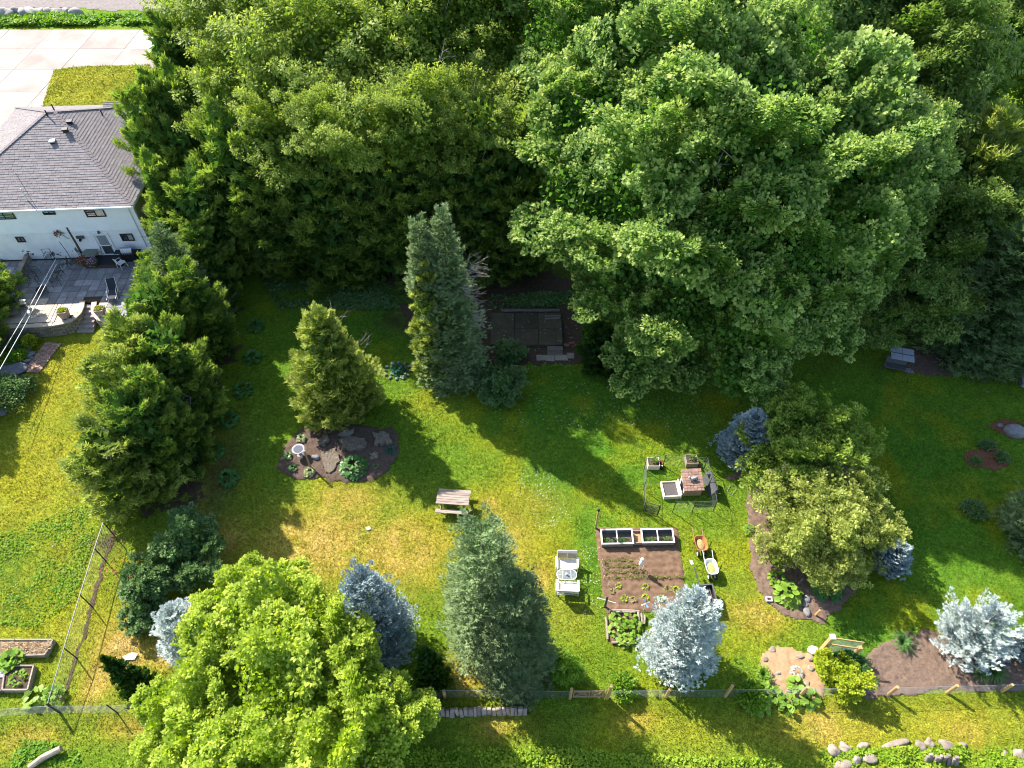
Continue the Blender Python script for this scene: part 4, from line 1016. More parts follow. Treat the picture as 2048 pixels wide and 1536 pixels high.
clump('big glossy green hosta on the right of the rock bed', (708, 937), .92, .62, L['hosta'], 340, 210, .27, elong=1.8)
clump('pale variegated low clump below the bird-bath post', (620, 946), .40, .28, L['varieg'], 341, 110, .13, 'ground_plant', 'plant')
clump('small hosta above the bird bath', (603, 879), .27, .3, L['varieg'], 342, 40, .18)
clump('small dark hosta left of the bird bath post', (577, 914), .26, .22, L['hosta'], 343, 36, .16)
clump('small hosta at the lower left of the rock bed', (586, 938), .25, .25, L['hosta'], 344, 40, .16)
clump('blue-green hosta at the right end of the rock bed', (782, 902), .30, .24, L['teal'], 345, 60, .15)
clump('reddish low plant right of the big hosta', (752, 934), .22, .16, L['olive'], 346, 40, .12, 'ground_plant', 'plant')
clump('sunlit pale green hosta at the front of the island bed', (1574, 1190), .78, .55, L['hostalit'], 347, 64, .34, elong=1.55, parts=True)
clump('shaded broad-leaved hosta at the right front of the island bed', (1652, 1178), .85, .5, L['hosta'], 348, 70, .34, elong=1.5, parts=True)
clump('leafy clump in the shade left of the sunlit hosta', (1552, 1160), .5, .5, L['shrub'], 349, 70, .2, 'ground_plant', 'plant')
clump('low green plant on the left rim of the island bed', (1498, 1062), .35, .35, L['shrub'], 350, 60, .16, 'ground_plant', 'plant')
clump('small round plant ringed by stones in the shade', (796, 742), .6, .4, L['teal'], 351, 90, .2, 'ground_plant', 'plant')
clump('ground plant beside the ringed one', (806, 752), .25, .2, L['hosta'], 352, 26, .18, 'ground_plant', 'plant')
for i, (px, r, lab) in enumerate([((1590, 1372), .34, 'yellow-green hosta just below the sandy bed'), ((1545, 1392), .42, 'yellow-green hosta in the middle of the patch'), ((1575, 1408), .5, 'yellow-green hosta along the lower rim of the patch'), ((1618, 1398), .4, 'yellow-green hosta against the golden shrub'), ((1522, 1412), .4, 'yellow-green hosta at the lower left of the patch'), ((1522, 1380), .34, 'yellow-green hosta beneath the strap-leaved tuft')]):
    clump(lab, px, r, .38, L['hostalit'], 360 + i, 34, .3, group='hostas by the sandy bed', elong=1.6, parts=True)
clump('grey-white sage clump in the sandy bed', (1592, 1345), .3, .3, L['silver'], 368, 70, .13, 'ground_plant', 'plant', elong=3)
clump('large squash plant sprawling over the left raised bed', (28, 1325), .7, .55, L['shrub'], 369, 90, .28, 'squash_plant', 'squash plant', elong=1.2)
clump('cabbage-leaved plant at the fence foot by the raised bed', (72, 1398), .55, .35, L['hostalit'], 370, 46, .28, 'squash_plant', 'squash plant', elong=1.2)
clump('dark weed clump at the fence corner', (112, 1392), .55, .5, L['shrub'], 371, 70, .22, 'ground_plant', 'plant')
def straps(label, px, r, h, leafm, seed, n=80, cat='daylily', name='daylily'):
    b = G(*px); root = root_tree(name, label, cat, b); f = Fol(seed); strap_tuft(f, b, r, h, n, w=.055); f.build('foliage', leafm, root, b); return root
straps('strap-leaved daylily between the lawn and the mulch bed', (1802, 1288), .62, .62, L['strap'], 380, 110)
straps('dark strap-leaved daylily at the right end of the trellis', (1716, 1330), .6, .6, L['strap'], 381, 110)
straps('green strap-leaved tuft above the yellow-green hostas', (1524, 1352), .42, .6, L['shrub'], 382, 100)
straps('iris clump with yellow blooms right of the open silver spruce', (1980, 1348), .62, .75, L['strap'], 383, 120, 'iris', 'iris')
straps('iris clump tight behind the silver spruce', (1955, 1352), .45, .6, L['strap'], 384, 70, 'iris', 'iris')
straps('small weed tuft in the mulch right of the golden shrub', (1748, 1362), .22, .25, L['strap'], 385, 30, 'weed', 'weed')
straps('bright tuft at the upper tip of the mulch bed', (1826, 1262), .3, .35, L['shrub'], 386, 40, 'weed', 'weed')

# weedy ground cover along the bottom edge, low growth in the back shade and clover in the left lawn
def cover(name, label, polys, n, leafm, seed, leaf=.13, hz=(.05, .3), clumps=.8):
    f = Fol(seed); rng = f.rng
    for poly, k in polys:
        p = np.array(PX(poly)); lo, hi = p.min(0), p.max(0); m = int(n * k * 2)
        x, y = rng.uniform(lo[0], hi[0], m), rng.uniform(lo[1], hi[1], m)
        d = fbm(x * clumps, y * clumps, seed, 3)
        s = in_poly(x, y, p) & (rng.uniform(0, 1, m) < np.clip((d - .32) * 4, .05, 1)); x, y, d = x[s], y[s], d[s]
        z = hgt(x, y) + hz[0] * .3 + (hz[1] * np.clip(d * 1.6 - .4, .05, 1)) * rng.uniform(.1, 1, len(x))
        q = leaf * rng.uniform(.6, 1.4, len(x))
        f.leaves(np.stack([x, y, z], 1), rng.normal(size=(len(x), 3)) * np.array([1, 1, .4]), unit(np.array([0, 0, 1.0]) + rng.normal(size=(len(x), 3)) * .45), q, q * .7, np.clip(d - .3, 0, 1))
    o = f.build(name, leafm); return tag(o, label, 'ground cover', kind='stuff')
cover('ground_cover', 'bright leafy weeds along the bottom edge', [([(760, 1500), (1180, 1500), (1240, 1512), (1640, 1520), (1640, 1640), (760, 1640)], .5), ([(1640, 1500), (1700, 1498), (2060, 1508), (2120, 1640), (1640, 1640)], .45), ([(1850, 1490), (2080, 1500), (2080, 1540), (1850, 1520)], .12), ([(1690, 1500), (1940, 1496), (1940, 1520), (1690, 1526)], .12)], 24000, L['weed'], 401, .13, (.05, .42))
cover('ground_cover', 'weeds round the driftwood at the lower left', [([(40, 1480), (150, 1490), (165, 1545), (130, 1600), (0, 1600)], .4)], 7000, L['shrub'], 402, .13, (.05, .3))
cover('ground_cover', 'broad-leaved clover patches in the left lawn', [([(-30, 1080), (170, 1010), (190, 1070), (150, 1200), (60, 1260), (-40, 1240)], .5)], 7000, L['shrub'], 403, .11, (.03, .1), .7)
cover('ground_cover', 'dark low undergrowth below the shaded cedars', [([(500, 520), (760, 500), (860, 560), (820, 600), (560, 620)], .6), ([(980, 590), (1150, 585), (1130, 615), (980, 615)], .2), ([(640, 590), (780, 590), (800, 620), (620, 620)], .2)], 9000, L['lilac'], 404, .2, (.05, .3), .8)
cover('ground_cover', 'tall bright grass and weeds beside the driveway', [([(-80, 36), (330, 30), (330, 50), (-80, 55)], .5)], 16000, L['shrub'], 405, .34, (.1, .8), .5)
M['roadgrass'] = M['blade']

L['clover'] = leaf_mat('white_clover_heads', [(.55, .55, .50), (.62, .62, .58)], (.7, .7, .66), .2, .8, .1)
cover('clover_flowers', 'white clover heads dotting the green lawn', [([(1030, 930), (1110, 940), (1150, 1050), (1080, 1060), (1020, 1000)], .09), ([(1000, 740), (1400, 790), (1420, 900), (1180, 900)], .08), ([(1160, 1090), (1200, 1090), (1200, 1220), (1165, 1230)], .05), ([(-20, 1000), (200, 1010), (180, 1280), (-20, 1270)], .05)], 3000, L['clover'], 406, .05, (.1, .12), 1.2)

# ================================================================== HOUSE AND PATIO
HB = np.array([-26.9, 42.52, 1.0]); HR = R(3.4)
house = thing('house', 'white two-storey house with grey hip roof at the left edge', 'house', HB, HR)
hm = Matrix.Translation(Vector(HB)) @ Matrix.Rotation(HR, 4, 'Z'); hmi = hm.inverted()
def wallpt(px, py):
    """point on the garden wall of the house, in house coordinates"""
    o = hmi @ Vector((0, 0, CAM_H)); d = hmi.to_3x3() @ Vector(ray(px, py)); t = -o.y / d.y; p = o + d * t
    return p.x, p.z
M['siding'] = mat('white_siding', (.88, .88, .87), (.80, .80, .80), 1.2, .6, .05, 6, rand=0)
M['stucco'] = mat('white_painted_block', (.87, .87, .86), (.70, .71, .73), .9, .8, .35, 9, rand=0)
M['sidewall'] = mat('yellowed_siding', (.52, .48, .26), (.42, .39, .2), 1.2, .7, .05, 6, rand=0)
M['trim'] = mat('white_trim', (.80, .80, .80), (.74, .74, .74), 3, .5, .05, rand=.02)
M['brownframe'] = mat('dark_brown_frame', (.045, .030, .026), (.03, .02, .018), 5, .5, .05, rand=.05)
M['curtain'] = mat('pale_curtain', (.55, .45, .33), (.45, .36, .26), 4, .9, .1, rand=.05)
M['interior'] = mat('dark_room', (.018, .016, .018), (.012, .011, .012), 3, .8, 0, rand=0)
def glass_mat(name, tint=(.9, .95, 1), refl=.2):
    m, n, l, p = nt_new(name)
    tr = n.new('ShaderNodeBsdfTransparent'); tr.inputs[0].default_value = (*tint, 1)
    gl = n.new('ShaderNodeBsdfGlossy'); gl.inputs['Roughness'].default_value = .03
    fr = n.new('ShaderNodeFresnel'); fr.inputs[0].default_value = 1.5
    ad = n.new('ShaderNodeMath'); ad.operation = 'ADD'; ad.operation = 'MULTIPLY'; ad.inputs[1].default_value = refl; l.new(fr.outputs[0], ad.inputs[0])
    ms = n.new('ShaderNodeMixShader'); l.new(ad.outputs[0], ms.inputs[0]); l.new(tr.outputs[0], ms.inputs[1]); l.new(gl.outputs[0], ms.inputs[2])
    l.new(ms.outputs[0], n['Material Output'].inputs[0]); return m
M['glass'] = glass_mat('window_glass')
W0, W1, D1, EH = -12.4, 0.0, 13.0, 4.95
# walls: clapboards above, painted block below
mb = MB()
for k in range(14):
    z = 2.35 + k * .186
    mb.add([(W0, .0, z), (W1, .0, z), (W1, -.045, z), (W0, -.045, z), (W0, -.006, z + .184), (W1, -.006, z + .184), (W1, .0, z + .184), (W0, .0, z + .184)],
           [(0, 1, 2, 3), (3, 2, 5, 4), (4, 5, 6, 7)])
mb.build('clapboards', M['siding'], house)
MB().box(((W0 + W1) / 2, .1 + .004, (EH + 2.3) / 2), (W1 - W0, .2, EH - 2.3)).box(((W0 + W1) / 2, .1, 1.17), (W1 - W0 + .04, .26, 2.36)).build('wall', M['stucco'], house)
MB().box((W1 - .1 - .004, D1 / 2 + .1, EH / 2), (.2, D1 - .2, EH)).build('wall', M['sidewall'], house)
MB().box((W0 + .1 + .004, D1 / 2 + .1, EH / 2), (.2, D1 - .2, EH)).box(((W0 + W1) / 2, D1 - .1, EH / 2), (W1 - W0 - .45, .2, EH)).build('wall', M['stucco'], house)
# roof
M['roofbase'] = mat('roof_deck', (.13, .115, .12), (.10, .09, .095), 3, .95, .2, rand=0)
M['shingle'] = leaf_mat('grey_brown_shingles', [(.205, .184, .182), (.228, .205, .204), (.255, .230, .230), (.215, .192, .190)], (.3, .3, .3), 0, .95, .1, 0)
OV = .52
e0, e1, f0, f1, PK = W0 - OV, W1 + OV, -.92, D1 + OV, EH + 3.15
pkx0, pkx1, pky = -6.4, -5.9, D1 / 2
rf = MB()
rv = [(e0, f0, EH), (e1, f0, EH), (e1, f1, EH), (e0, f1, EH), (pkx0, pky, PK), (pkx1, pky, PK), (e0, f0, EH - .02), (e1, f0, EH - .02), (e1, f1, EH - .02), (e0, f1, EH - .02)]
rf.add(rv, [(0, 1, 5, 4), (1, 2, 5), (2, 3, 4, 5), (3, 0, 4), (6, 9, 8, 7)])
roof = rf.build('roof', M['roofbase'], house)
def shingle_face(A, B, C_, D_, seed):
    """tabs laid in courses over the roof face eave A-B, ridge D-C; the face narrows upward"""
    rng = np.random.default_rng(seed)
    A, B, C_, D_ = [np.array(k, float) for k in (A, B, C_, D_)]
    up = (C_ + D_) / 2 - (A + B) / 2; e = unit(B - A); up = up - e * (up @ e); H = np.linalg.norm(up); u = up / H; nrm = np.cross(e, u)
    if nrm[2] < 0: nrm = -nrm
    V, r = [], []; co = .205; nc = int(H / co)
    for i in range(nc + 1):
        s0 = i * co
        for_s = lambda s: ((D_ - A) @ e * min(s / H, 1), np.linalg.norm(B - A) + (C_ - B) @ e * min(s / H, 1))
        a, b = for_s(s0 + co * .5); x = a - rng.uniform(0, .3)
        while x < b:
            w = rng.uniform(.26, .46); xa, xb = max(x, a), min(x + w - .012, b)
            if xb - xa > .03:
                h = rng.uniform(.012, .028)
                p = lambda t, s, q: A + e * t + u * s + nrm * q
                s1 = min(s0 + co * 1.15, H)
                V.append([p(xa, s0, h + .012), p(xb, s0, h + .012), p(xb, s1, .008), p(xa, s1, .008)]); r.append(rng.uniform())
                V.append([p(xa, s0, .0), p(xb, s0, .0), p(xb, s0, h + .012), p(xa, s0, h + .012)]); r.append(.3)
            x += w
    return V, r
V, r = [], []
for i, q in enumerate([((e0, f0, EH), (e1, f0, EH), (pkx1, pky, PK), (pkx0, pky, PK)), ((e1, f0, EH), (e1, f1, EH), (pkx1, pky, PK), (pkx1, pky, PK)), ((e0, f1, EH), (e0, f0, EH), (pkx0, pky, PK), (pkx0, pky, PK)), ((e1, f1, EH), (e0, f1, EH), (pkx0, pky, PK), (pkx1, pky, PK))]):
    a, b = shingle_face(*q, 500 + i); V += a; r += b
def quads(name, V, r, m, parent):
    V = np.array(V, float); n = len(V); me = bpy.data.meshes.new(name)
    me.from_pydata(V.reshape(-1, 3).tolist(), [], np.arange(4 * n).reshape(-1, 4).tolist())
    ra = me.attributes.new('rnd', 'FLOAT', 'POINT'); ra.data.foreach_set('value', np.repeat(np.array(r), 4).astype(np.float32))
    return link_mesh(name, me, m, parent)
tag(quads('shingles', V, r, M['shingle'], roof), kind='stuff')
cap = MB()
for a, b in [((e0, f0, EH), (pkx0, pky, PK)), ((e1, f0, EH), (pkx1, pky, PK)), ((e1, f1, EH), (pkx1, pky, PK)), ((e0, f1, EH), (pkx0, pky, PK)), ((pkx0, pky, PK), (pkx1, pky, PK))]:
    a, b = np.array(a), np.array(b); n = max(2, int(np.linalg.norm(b - a) / .3))
    for k in range(n):
        cap.beam(a + (b - a) * k / n + np.array([0, 0, .045]), a + (b - a) * (k + .95) / n + np.array([0, 0, .03]), .26, .03)
M['capsh'] = mat('hip_cap_shingles', (.20, .175, .18), (.15, .13, .135), 3, .95, .2, rand=0)
tag(cap.build('ridge_caps', M['capsh'], roof), kind='stuff')
# lower wing roof at the street side
wg = MB(); wz = EH + 1.75
wv = [(-4.2, 9.6 - 3.4, EH + .1), (1.7, 9.6 - 3.4, EH), (1.7, 9.6 + 4.2, EH), (-4.2, 9.6 + 4.2, EH + .1), (-4.2, 10.4, wz), (1.7, 10.4, wz)]
wg.add(wv, [(0, 1, 5, 4), (2, 3, 4, 5), (1, 2, 5), (0, 4, 3), (0, 3, 2, 1)])
wing = wg.build('wing_roof', M['roofbase'], house)
Va, ra_ = shingle_face(wv[0], wv[1], wv[5], wv[4], 510); Vb, rb_ = shingle_face(wv[2], wv[3], wv[4], wv[5], 511)
tag(quads('shingles', Va + Vb, ra_ + rb_, M['shingle'], wing), kind='stuff')
fa = MB()
fa.box(((e0 + e1) / 2, f0 - .012, EH - .09), (e1 - e0 + .05, .03, .2)).box(((e0 + e1) / 2, f1 + .012, EH - .09), (e1 - e0 + .05, .03, .2)).box((e1 + .012, (f0 + f1) / 2, EH - .09), (.03, f1 - f0 - .02, .2)).box((e0 - .012, (f0 + f1) / 2, EH - .09), (.03, f1 - f0 - .02, .2))
fa.build('fascia', M['trim'], house)
gt = MB(); gt.box(((e0 + e1) / 2, f0 - .085, EH - .06), (e1 - e0 + .08, .11, .11)); gt.build('gutter', M['trim'], house, bevel=.015)
MB().box((-.35, -.07, 2.45), (.08, .07, 4.6)).build('downspout', M['trim'], house)

def window(x0, x1, z0, z1, mullions=1, curtain=None, frame='brownframe'):
    w = house_part = MB()
    t = .07
    w.box(((x0 + x1) / 2, -.045, z0 + t / 2), (x1 - x0, .09, t)).box(((x0 + x1) / 2, -.045, z1 - t / 2), (x1 - x0, .09, t))
    w.box((x0 + t / 2, -.045, (z0 + z1) / 2), (t, .09, z1 - z0 - 2 * t)).box((x1 - t / 2, -.045, (z0 + z1) / 2), (t, .09, z1 - z0 - 2 * t))
    for k in range(mullions):
        w.box((x0 + (x1 - x0) * (k + 1) / (mullions + 1), -.045, (z0 + z1) / 2), (.05, .07, z1 - z0 - 2 * t))
    o = w.build('window', M[frame], house)
    MB().box(((x0 + x1) / 2, -.034, (z0 + z1) / 2), (x1 - x0 - .02, .006, z1 - z0 - .02)).build('backing', M['interior'], o)
    if curtain: MB().box(((curtain[0] + curtain[1]) / 2, -.040, (z0 + z1) / 2), (curtain[1] - curtain[0], .004, z1 - z0 - 2 * t)).build('curtain', M['curtain'], o)
    MB().box(((x0 + x1) / 2, -.052, (z0 + z1) / 2), (x1 - x0 - .02, .005, z1 - z0 - .02)).build('pane', M['glass'], o)
def winpx(pa, pb, **k):
    a, b = wallpt(*pa), wallpt(*pb)
    if 'cur' in k: c = k.pop('cur'); k['curtain'] = (a[0] + (b[0] - a[0]) * c[0], a[0] + (b[0] - a[0]) * c[1])
    window(a[0], b[0], b[1], a[1], **k)
winpx((-18, 424), (34, 437)); winpx((84, 421), (113, 428)); winpx((167, 418), (214, 432), cur=(.5, .95))
winpx((30, 473), (53, 483)); winpx((239, 467), (271, 480), cur=(.55, .95))
a, b = wallpt(195, 466), wallpt(226, 507)
dx0 = (a[0] + b[0]) / 2 - .46; dz1 = 2.05
df = MB(); df.box((dx0 - .06, -.05, dz1 / 2), (.1, .1, dz1)).box((dx0 + .98, -.05, dz1 / 2), (.1, .1, dz1)).box((dx0 + .46, -.05, dz1 + .05), (1.14, .1, .1))
df.build('door_frame', M['trim'], house)
door = MB().box((dx0 + .46, -.035, dz1 / 2 + .02), (.92, .05, dz1 - .04)).build('door', M['trim'], house)
M['doorglass'] = mat('grey_screen', (.26, .29, .31), (.20, .23, .25), 2, .35, 0, rand=0, spec=.5)
M['doordark'] = mat('dark_screen', (.055, .065, .07), (.045, .05, .055), 2, .35, 0, rand=0, spec=.5)
MB().box((dx0 + .46, -.064, 1.5), (.68, .008, .85)).build('pane', M['doorglass'], door)
MB().box((dx0 + .46, -.064, .62), (.68, .008, .72)).build('pane', M['doordark'], door)
MB().box((dx0 + .86, -.09, 1.05), (.05, .06, .05)).build('handle', M['brownframe'], door)
M['greybox'] = mat('dark_grey_plastic', (.10, .105, .11), (.07, .072, .076), 4, .5, .05, rand=.1)
x, z = wallpt(161, 473); vt = MB().box((x, -.09, z), (.55, .14, .22)).build('dryer_vent', M['greybox'], house, bevel=.02)
MB().tube([(x, -.18, z - .1), (x - .05, -.24, z - .25)], .09, 8).build('hood', M['interior'], vt)
x, z = wallpt(198, 462); MB().lathe([(.02, -.12), (.09, -.10), (.07, .06), (.02, .1)], 10, (x, -.14, z)).build('wall_lamp', M['greybox'], house)
M['peel'] = mat('bare_dark_block', (.11, .12, .14), (.07, .075, .09), 8, .9, .3, rand=0)
rng = np.random.default_rng(61)
for px, py, k in [(55, 505, 5), (62, 508, 4), (108, 507, 6), (118, 508, 6), (46, 499, 3), (150, 500, 3)]:
    x, z = wallpt(px, py); pm = MB()
    for _ in range(k):
        cx, cz, q = x + rng.normal() * .14, z + rng.normal() * .09, rng.uniform(.03, .09); n = 7
        pm.add([(cx + q * math.cos(6.28 * i / n) * rng.uniform(.6, 1.4), -.0335, cz + q * .8 * math.sin(6.28 * i / n) * rng.uniform(.6, 1.4)) for i in range(n)], [tuple(range(n))])
    pm.build('peeled_patch', M['peel'], house)
# roof fittings
def roofpt(px, py, face):
    A, B, C_ = [np.array(k, float) for k in face]; n = np.cross(B - A, C_ - A)
    o = np.array(hmi @ Vector((0, 0, CAM_H))); d = np.array(hmi.to_3x3() @ Vector(ray(px, py))); t = ((A - o) @ n) / (d @ n)
    return o + d * t
FS = ((e0, f0, EH), (e1, f0, EH), (pkx1, pky, PK)); FE = ((e1, f0, EH), (e1, f1, EH), (pkx1, pky, PK))
M['ventpale'] = mat('pale_metal_vent', (.62, .62, .62), (.5, .5, .5), 6, .5, .1, rand=.05)
M['black'] = mat('black_plastic', (.018, .018, .020), (.012, .012, .013), 5, .5, .1, rand=.1)
for px, py, fc, m in [(140, 246, FE, 'black'), (131, 262, FE, 'black'), (106, 285, FS, 'ventpale')]:
    p = roofpt(px, py, fc); v = MB().box((p[0], p[1], p[2] + .14), (.42, .42, .1), (0, .0, .2)).build('roof_vent', M[m], house, bevel=.02)
    MB().box((p[0], p[1], p[2] + .03), (.3, .3, .2), (0, 0, .2)).build('neck', M['black'], v)
for px, py, hh_ in [(123, 214, .5), (96, 229, .35), (206, 228, .35)]:
    p = roofpt(px, py + 4, FS if px < 130 else FE) if px != 123 else np.array([pkx0 + .2, pky + .6, PK - .35])
    MB().tube([p, p + np.array([0, 0, hh_ + .15])], .05, 8).build('vent_pipe', M['black'], house)
p = roofpt(56, 402, FS); q = roofpt(20, 341, FS)
mast = MB().tube([p + np.array([0, 0, -.1]), p + np.array([0, 0, 1.0])], .04, 8).build('service_mast', M['ventpale'], house)
MB().tube([p + np.array([0, 0, .95]), (p + q) / 2 + np.array([0, 0, .75]), q + np.array([-.2, .4, .7])], .02, 6).build('cable', M['black'], mast)

# --- patio slab, pavers, retaining wall, steps
PZ = 1.0
M['paver'] = mat('shaded_blue_grey_pavers', (.270, .265, .265), (.165, .165, .175), 2.2, .75, .3, 12, rand=.28, c3=(.40, .385, .37), spec=.4)  # patio pavers with the house shade put into their colour
M['litpaver'] = mat('sunlit_stone_pavers', (.52, .43, .34), (.40, .32, .25), 2.2, .8, .3, 12, rand=.14, c3=(.58, .5, .42))  # the same stone with sunlight put into its colour
M['wallstone'] = mat('buff_wall_stone', (.32, .27, .21), (.20, .17, .13), 4, .9, .6, 14, rand=.22)
curveL = [at(x, y, PZ)[:2] for x, y in [(-45, 657), (0, 654), (55, 652), (100, 650), (125, 646), (145, 639), (157, 629), (163, 617), (165, 603)]]
curveR = [at(x, y, PZ)[:2] for x, y in [(189, 604), (187, 616), (189, 628), (196, 637), (212, 642), (240, 641), (275, 640)]]
yb = 42.4
foot = [tuple(p) for p in curveL] + [tuple(p) for p in curveR] + [(-26.6, yb + .2), (-40.5, yb - .5)]
inset = foot
patio = tag(MB().prism(foot, -.05, PZ - .06).build('patio', M['darksoil']), kind='structure')
shade_me = lit_me = None
rng = np.random.default_rng(62)
ca_, sa_ = math.cos(HR), math.sin(HR)
step = .62
for a in range(-26, 2):
    for b in range(0, 16):
        lx, ly = a * step + .31, -.2 - b * step - .31
        wx, wy = HB[0] + ca_ * lx - sa_ * ly, HB[1] + sa_ * lx + ca_ * ly
        c4 = [(wx + sx * .3, wy + sy * .3) for sx in (-1, 1) for sy in (-1, 1)]
        if not all(in_poly(np.array([k[0]]), np.array([k[1]]), foot)[0] for k in c4): continue
        pale = wy < 37.3 and wx < -28.5  # beyond the house shadow edge the sunlit tone is painted on
        if (lit_me if pale else shade_me) is None:
            o = MB().box((0, 0, 0), (step - .022, step - .022, .06)).build('paver', M['litpaver' if pale else 'paver'], patio, bevel=.006)
            if pale: lit_me = o.data
            else: shade_me = o.data
        else:
            o = bpy.data.objects.new('paver', lit_me if pale else shade_me); C.objects.link(o); o.parent = patio
        o.location = (wx, wy, PZ - .03 + float(rng.uniform(-.006, .006))); o.rotation_euler = (float(rng.normal() * .006), float(rng.normal() * .006), HR)
def resample(pts, d):
    pts = [np.array(p, float) for p in pts]; seg = [np.linalg.norm(pts[i + 1] - pts[i]) for i in range(len(pts) - 1)]; T = sum(seg); n = max(1, int(T / d)); out = []
    for k in range(n + 1):
        s = T * k / n; i = 0
        while i < len(seg) - 1 and s > seg[i]: s -= seg[i]; i += 1
        out.append(pts[i] + (pts[i + 1] - pts[i]) * min(s / seg[i], 1))
    return out
def stone_wall(name, label, pts, z0, z1, course, d, capd=.36, seed=0, capm='litpaver'):
    rng = np.random.default_rng(seed); root = thing(name, label, 'retaining wall', (pts[0][0], pts[0][1], z0))
    nC = round((z1 - .08 - z0) / course)
    for c in range(nC):
        rs = resample(pts, d); off = .5 if c % 2 else 0
        P = [rs[i] + (rs[i + 1] - rs[i]) * off for i in range(len(rs) - 1)] + [rs[-1]]
        if off: P = [rs[0]] + P
        for i in range(len(P) - 1):
            a, b = P[i], P[i + 1]; m = (a + b) / 2; t = (b - a); Lm = np.linalg.norm(t)
            if Lm < .05: continue
            o = MB().box((0, 0, 0), (Lm - .018, .24 + float(rng.uniform(-.03, .03)), course - .014)).build('stone', M['wallstone'], root, bevel=.014)
            o.location = (m[0] - pts[0][0], m[1] - pts[0][1], course * (c + .5)); o.rotation_euler = (0, 0, math.atan2(t[1], t[0]) + float(rng.normal() * .02))
    rs = resample(pts, .62)
    for i in range(len(rs) - 1):
        a, b = rs[i], rs[i + 1]; m = (a + b) / 2; t = b - a
        o = MB().box((0, 0, 0), (np.linalg.norm(t) + .03, capd, .075)).build('cap_stone', M[capm], root, bevel=.012)
        o.location = (m[0] - pts[0][0], m[1] - pts[0][1], z1 + .012 - z0); o.rotation_euler = (0, 0, math.atan2(t[1], t[0]))
    return root
stone_wall('retaining_wall', 'curved stone retaining wall on the left of the patio steps', curveL, 0, PZ, .155, .42, seed=1)
stone_wall('retaining_wall', 'curved stone retaining wall on the right of the patio steps', curveR, 0, PZ, .155, .42, seed=2)
sl_, sr_ = at(166, 606, PZ), at(188, 606, PZ)
st = thing('garden_steps', 'six stone steps between the two curved retaining walls', 'steps', ((sl_[0] + sr_[0]) / 2, sl_[1], 0))
M['tread'] = mat('pink_grey_step_stone', (.36, .29, .26), (.24, .19, .17), 4, .85, .3, 14, rand=.1)
for k in range(6):
    h = PZ - .12 - k * .155
    MB().box((.02 * k, -.16 - k * .33, h / 2), (1.02 + .03 * k, .34, h)).build('step', M['tread'], st, bevel=.012)
bp = G(86, 714); t = thing('brick_path', 'narrow weathered brick path below the retaining wall', 'path', (bp[0], bp[1], 0), -.12)
rng = np.random.default_rng(63)
M['pinkbrick'] = mat('faded_pink_brick', (.42, .27, .20), (.27, .17, .13), 4, .9, .5, 14, rand=.25)
brm = None
for a in range(4):
    for b in range(24):
        if brm is None: o = MB().box((0, 0, 0), (.27, .10, .06)).build('brick', M['pinkbrick'], t, bevel=.008); brm = o.data
        else: o = bpy.data.objects.new('brick', brm); C.objects.link(o); o.parent = t
        o.location = ((a - 1.5) * .285 + (.05 if b % 2 else 0), (b - 12) * .115, .035 + float(rng.uniform(-.012, .012))); o.rotation_euler = (0, 0, float(rng.normal() * .04))
# left rock garden kerb and slabs
M['granite'] = mat('grey_field_stone', (.26, .25, .25), (.15, .145, .15), 4, .9, .6, 12, rand=.25, c3=(.36, .34, .33))
M['slate'] = mat('blue_grey_slab', (.20, .20, .225), (.13, .13, .15), 3, .85, .6, 10, rand=.2, c3=(.27, .26, .28))
def rocks(items, m, group, seed, sub=3, cat='rock', name='rock', rough=.22):
    rng = np.random.default_rng(seed)
    for px, py, w, d, h, lab in items:
        g = G(px, py); o = link_mesh(name, rock_mesh(name, rng, (w, d, h), sub, rough), m)
        o.location = (g[0], g[1], g[2] + h * .16); o.rotation_euler = (0, 0, float(rng.uniform(-.5, .5))); tag(o, lab, cat, group)
rocks([(60, 700, .4, .4, .35, 'rounded grey stone at the top of the pile beside the brick path'), (66, 708, .38, .35, .3, 'grey stone right of centre in the pile beside the brick path'), (58, 713, .5, .4, .3, 'broad grey stone in the pile beside the brick path'), (66, 718, .35, .3, .25, 'small grey stone in the pile beside the brick path'), (57, 723, .5, .35, .25, 'lowest grey stone of the pile beside the brick path'),
       (8, 668, 1.6, 1.2, .5, 'large bluish slab against the retaining wall at the left edge'), (2, 695, 1.0, 1.2, .45, 'bluish slab cut by the left edge under the cables'), (26, 742, 1.8, 1.3, .35, 'wide flat grey slab at the foot of the rock garden'), (6, 752, 1.0, .8, .5, 'rounded grey boulder at the left edge of the rock garden'), (44, 762, .9, .7, .25, 'thin grey slab sloping into the lawn'), (4, 823, .8, .7, .5, 'dark rock at the left edge under the white-flecked shrub'), (30, 700, .4, .4, .3, 'small pale stone among the rock-garden plants')], M['slate'], 'stones of the left rock garden', 64)
kw_ = [at(x, y, PZ + .4)[:2] for x, y in [(8, 600), (28, 570), (44, 535), (58, 502)]]
t = stone_wall('retaining_wall', 'low dark stone kerb along the left side of the patio', kw_, PZ - .1, PZ + .45, .16, .5, .3, 3, 'wallstone')

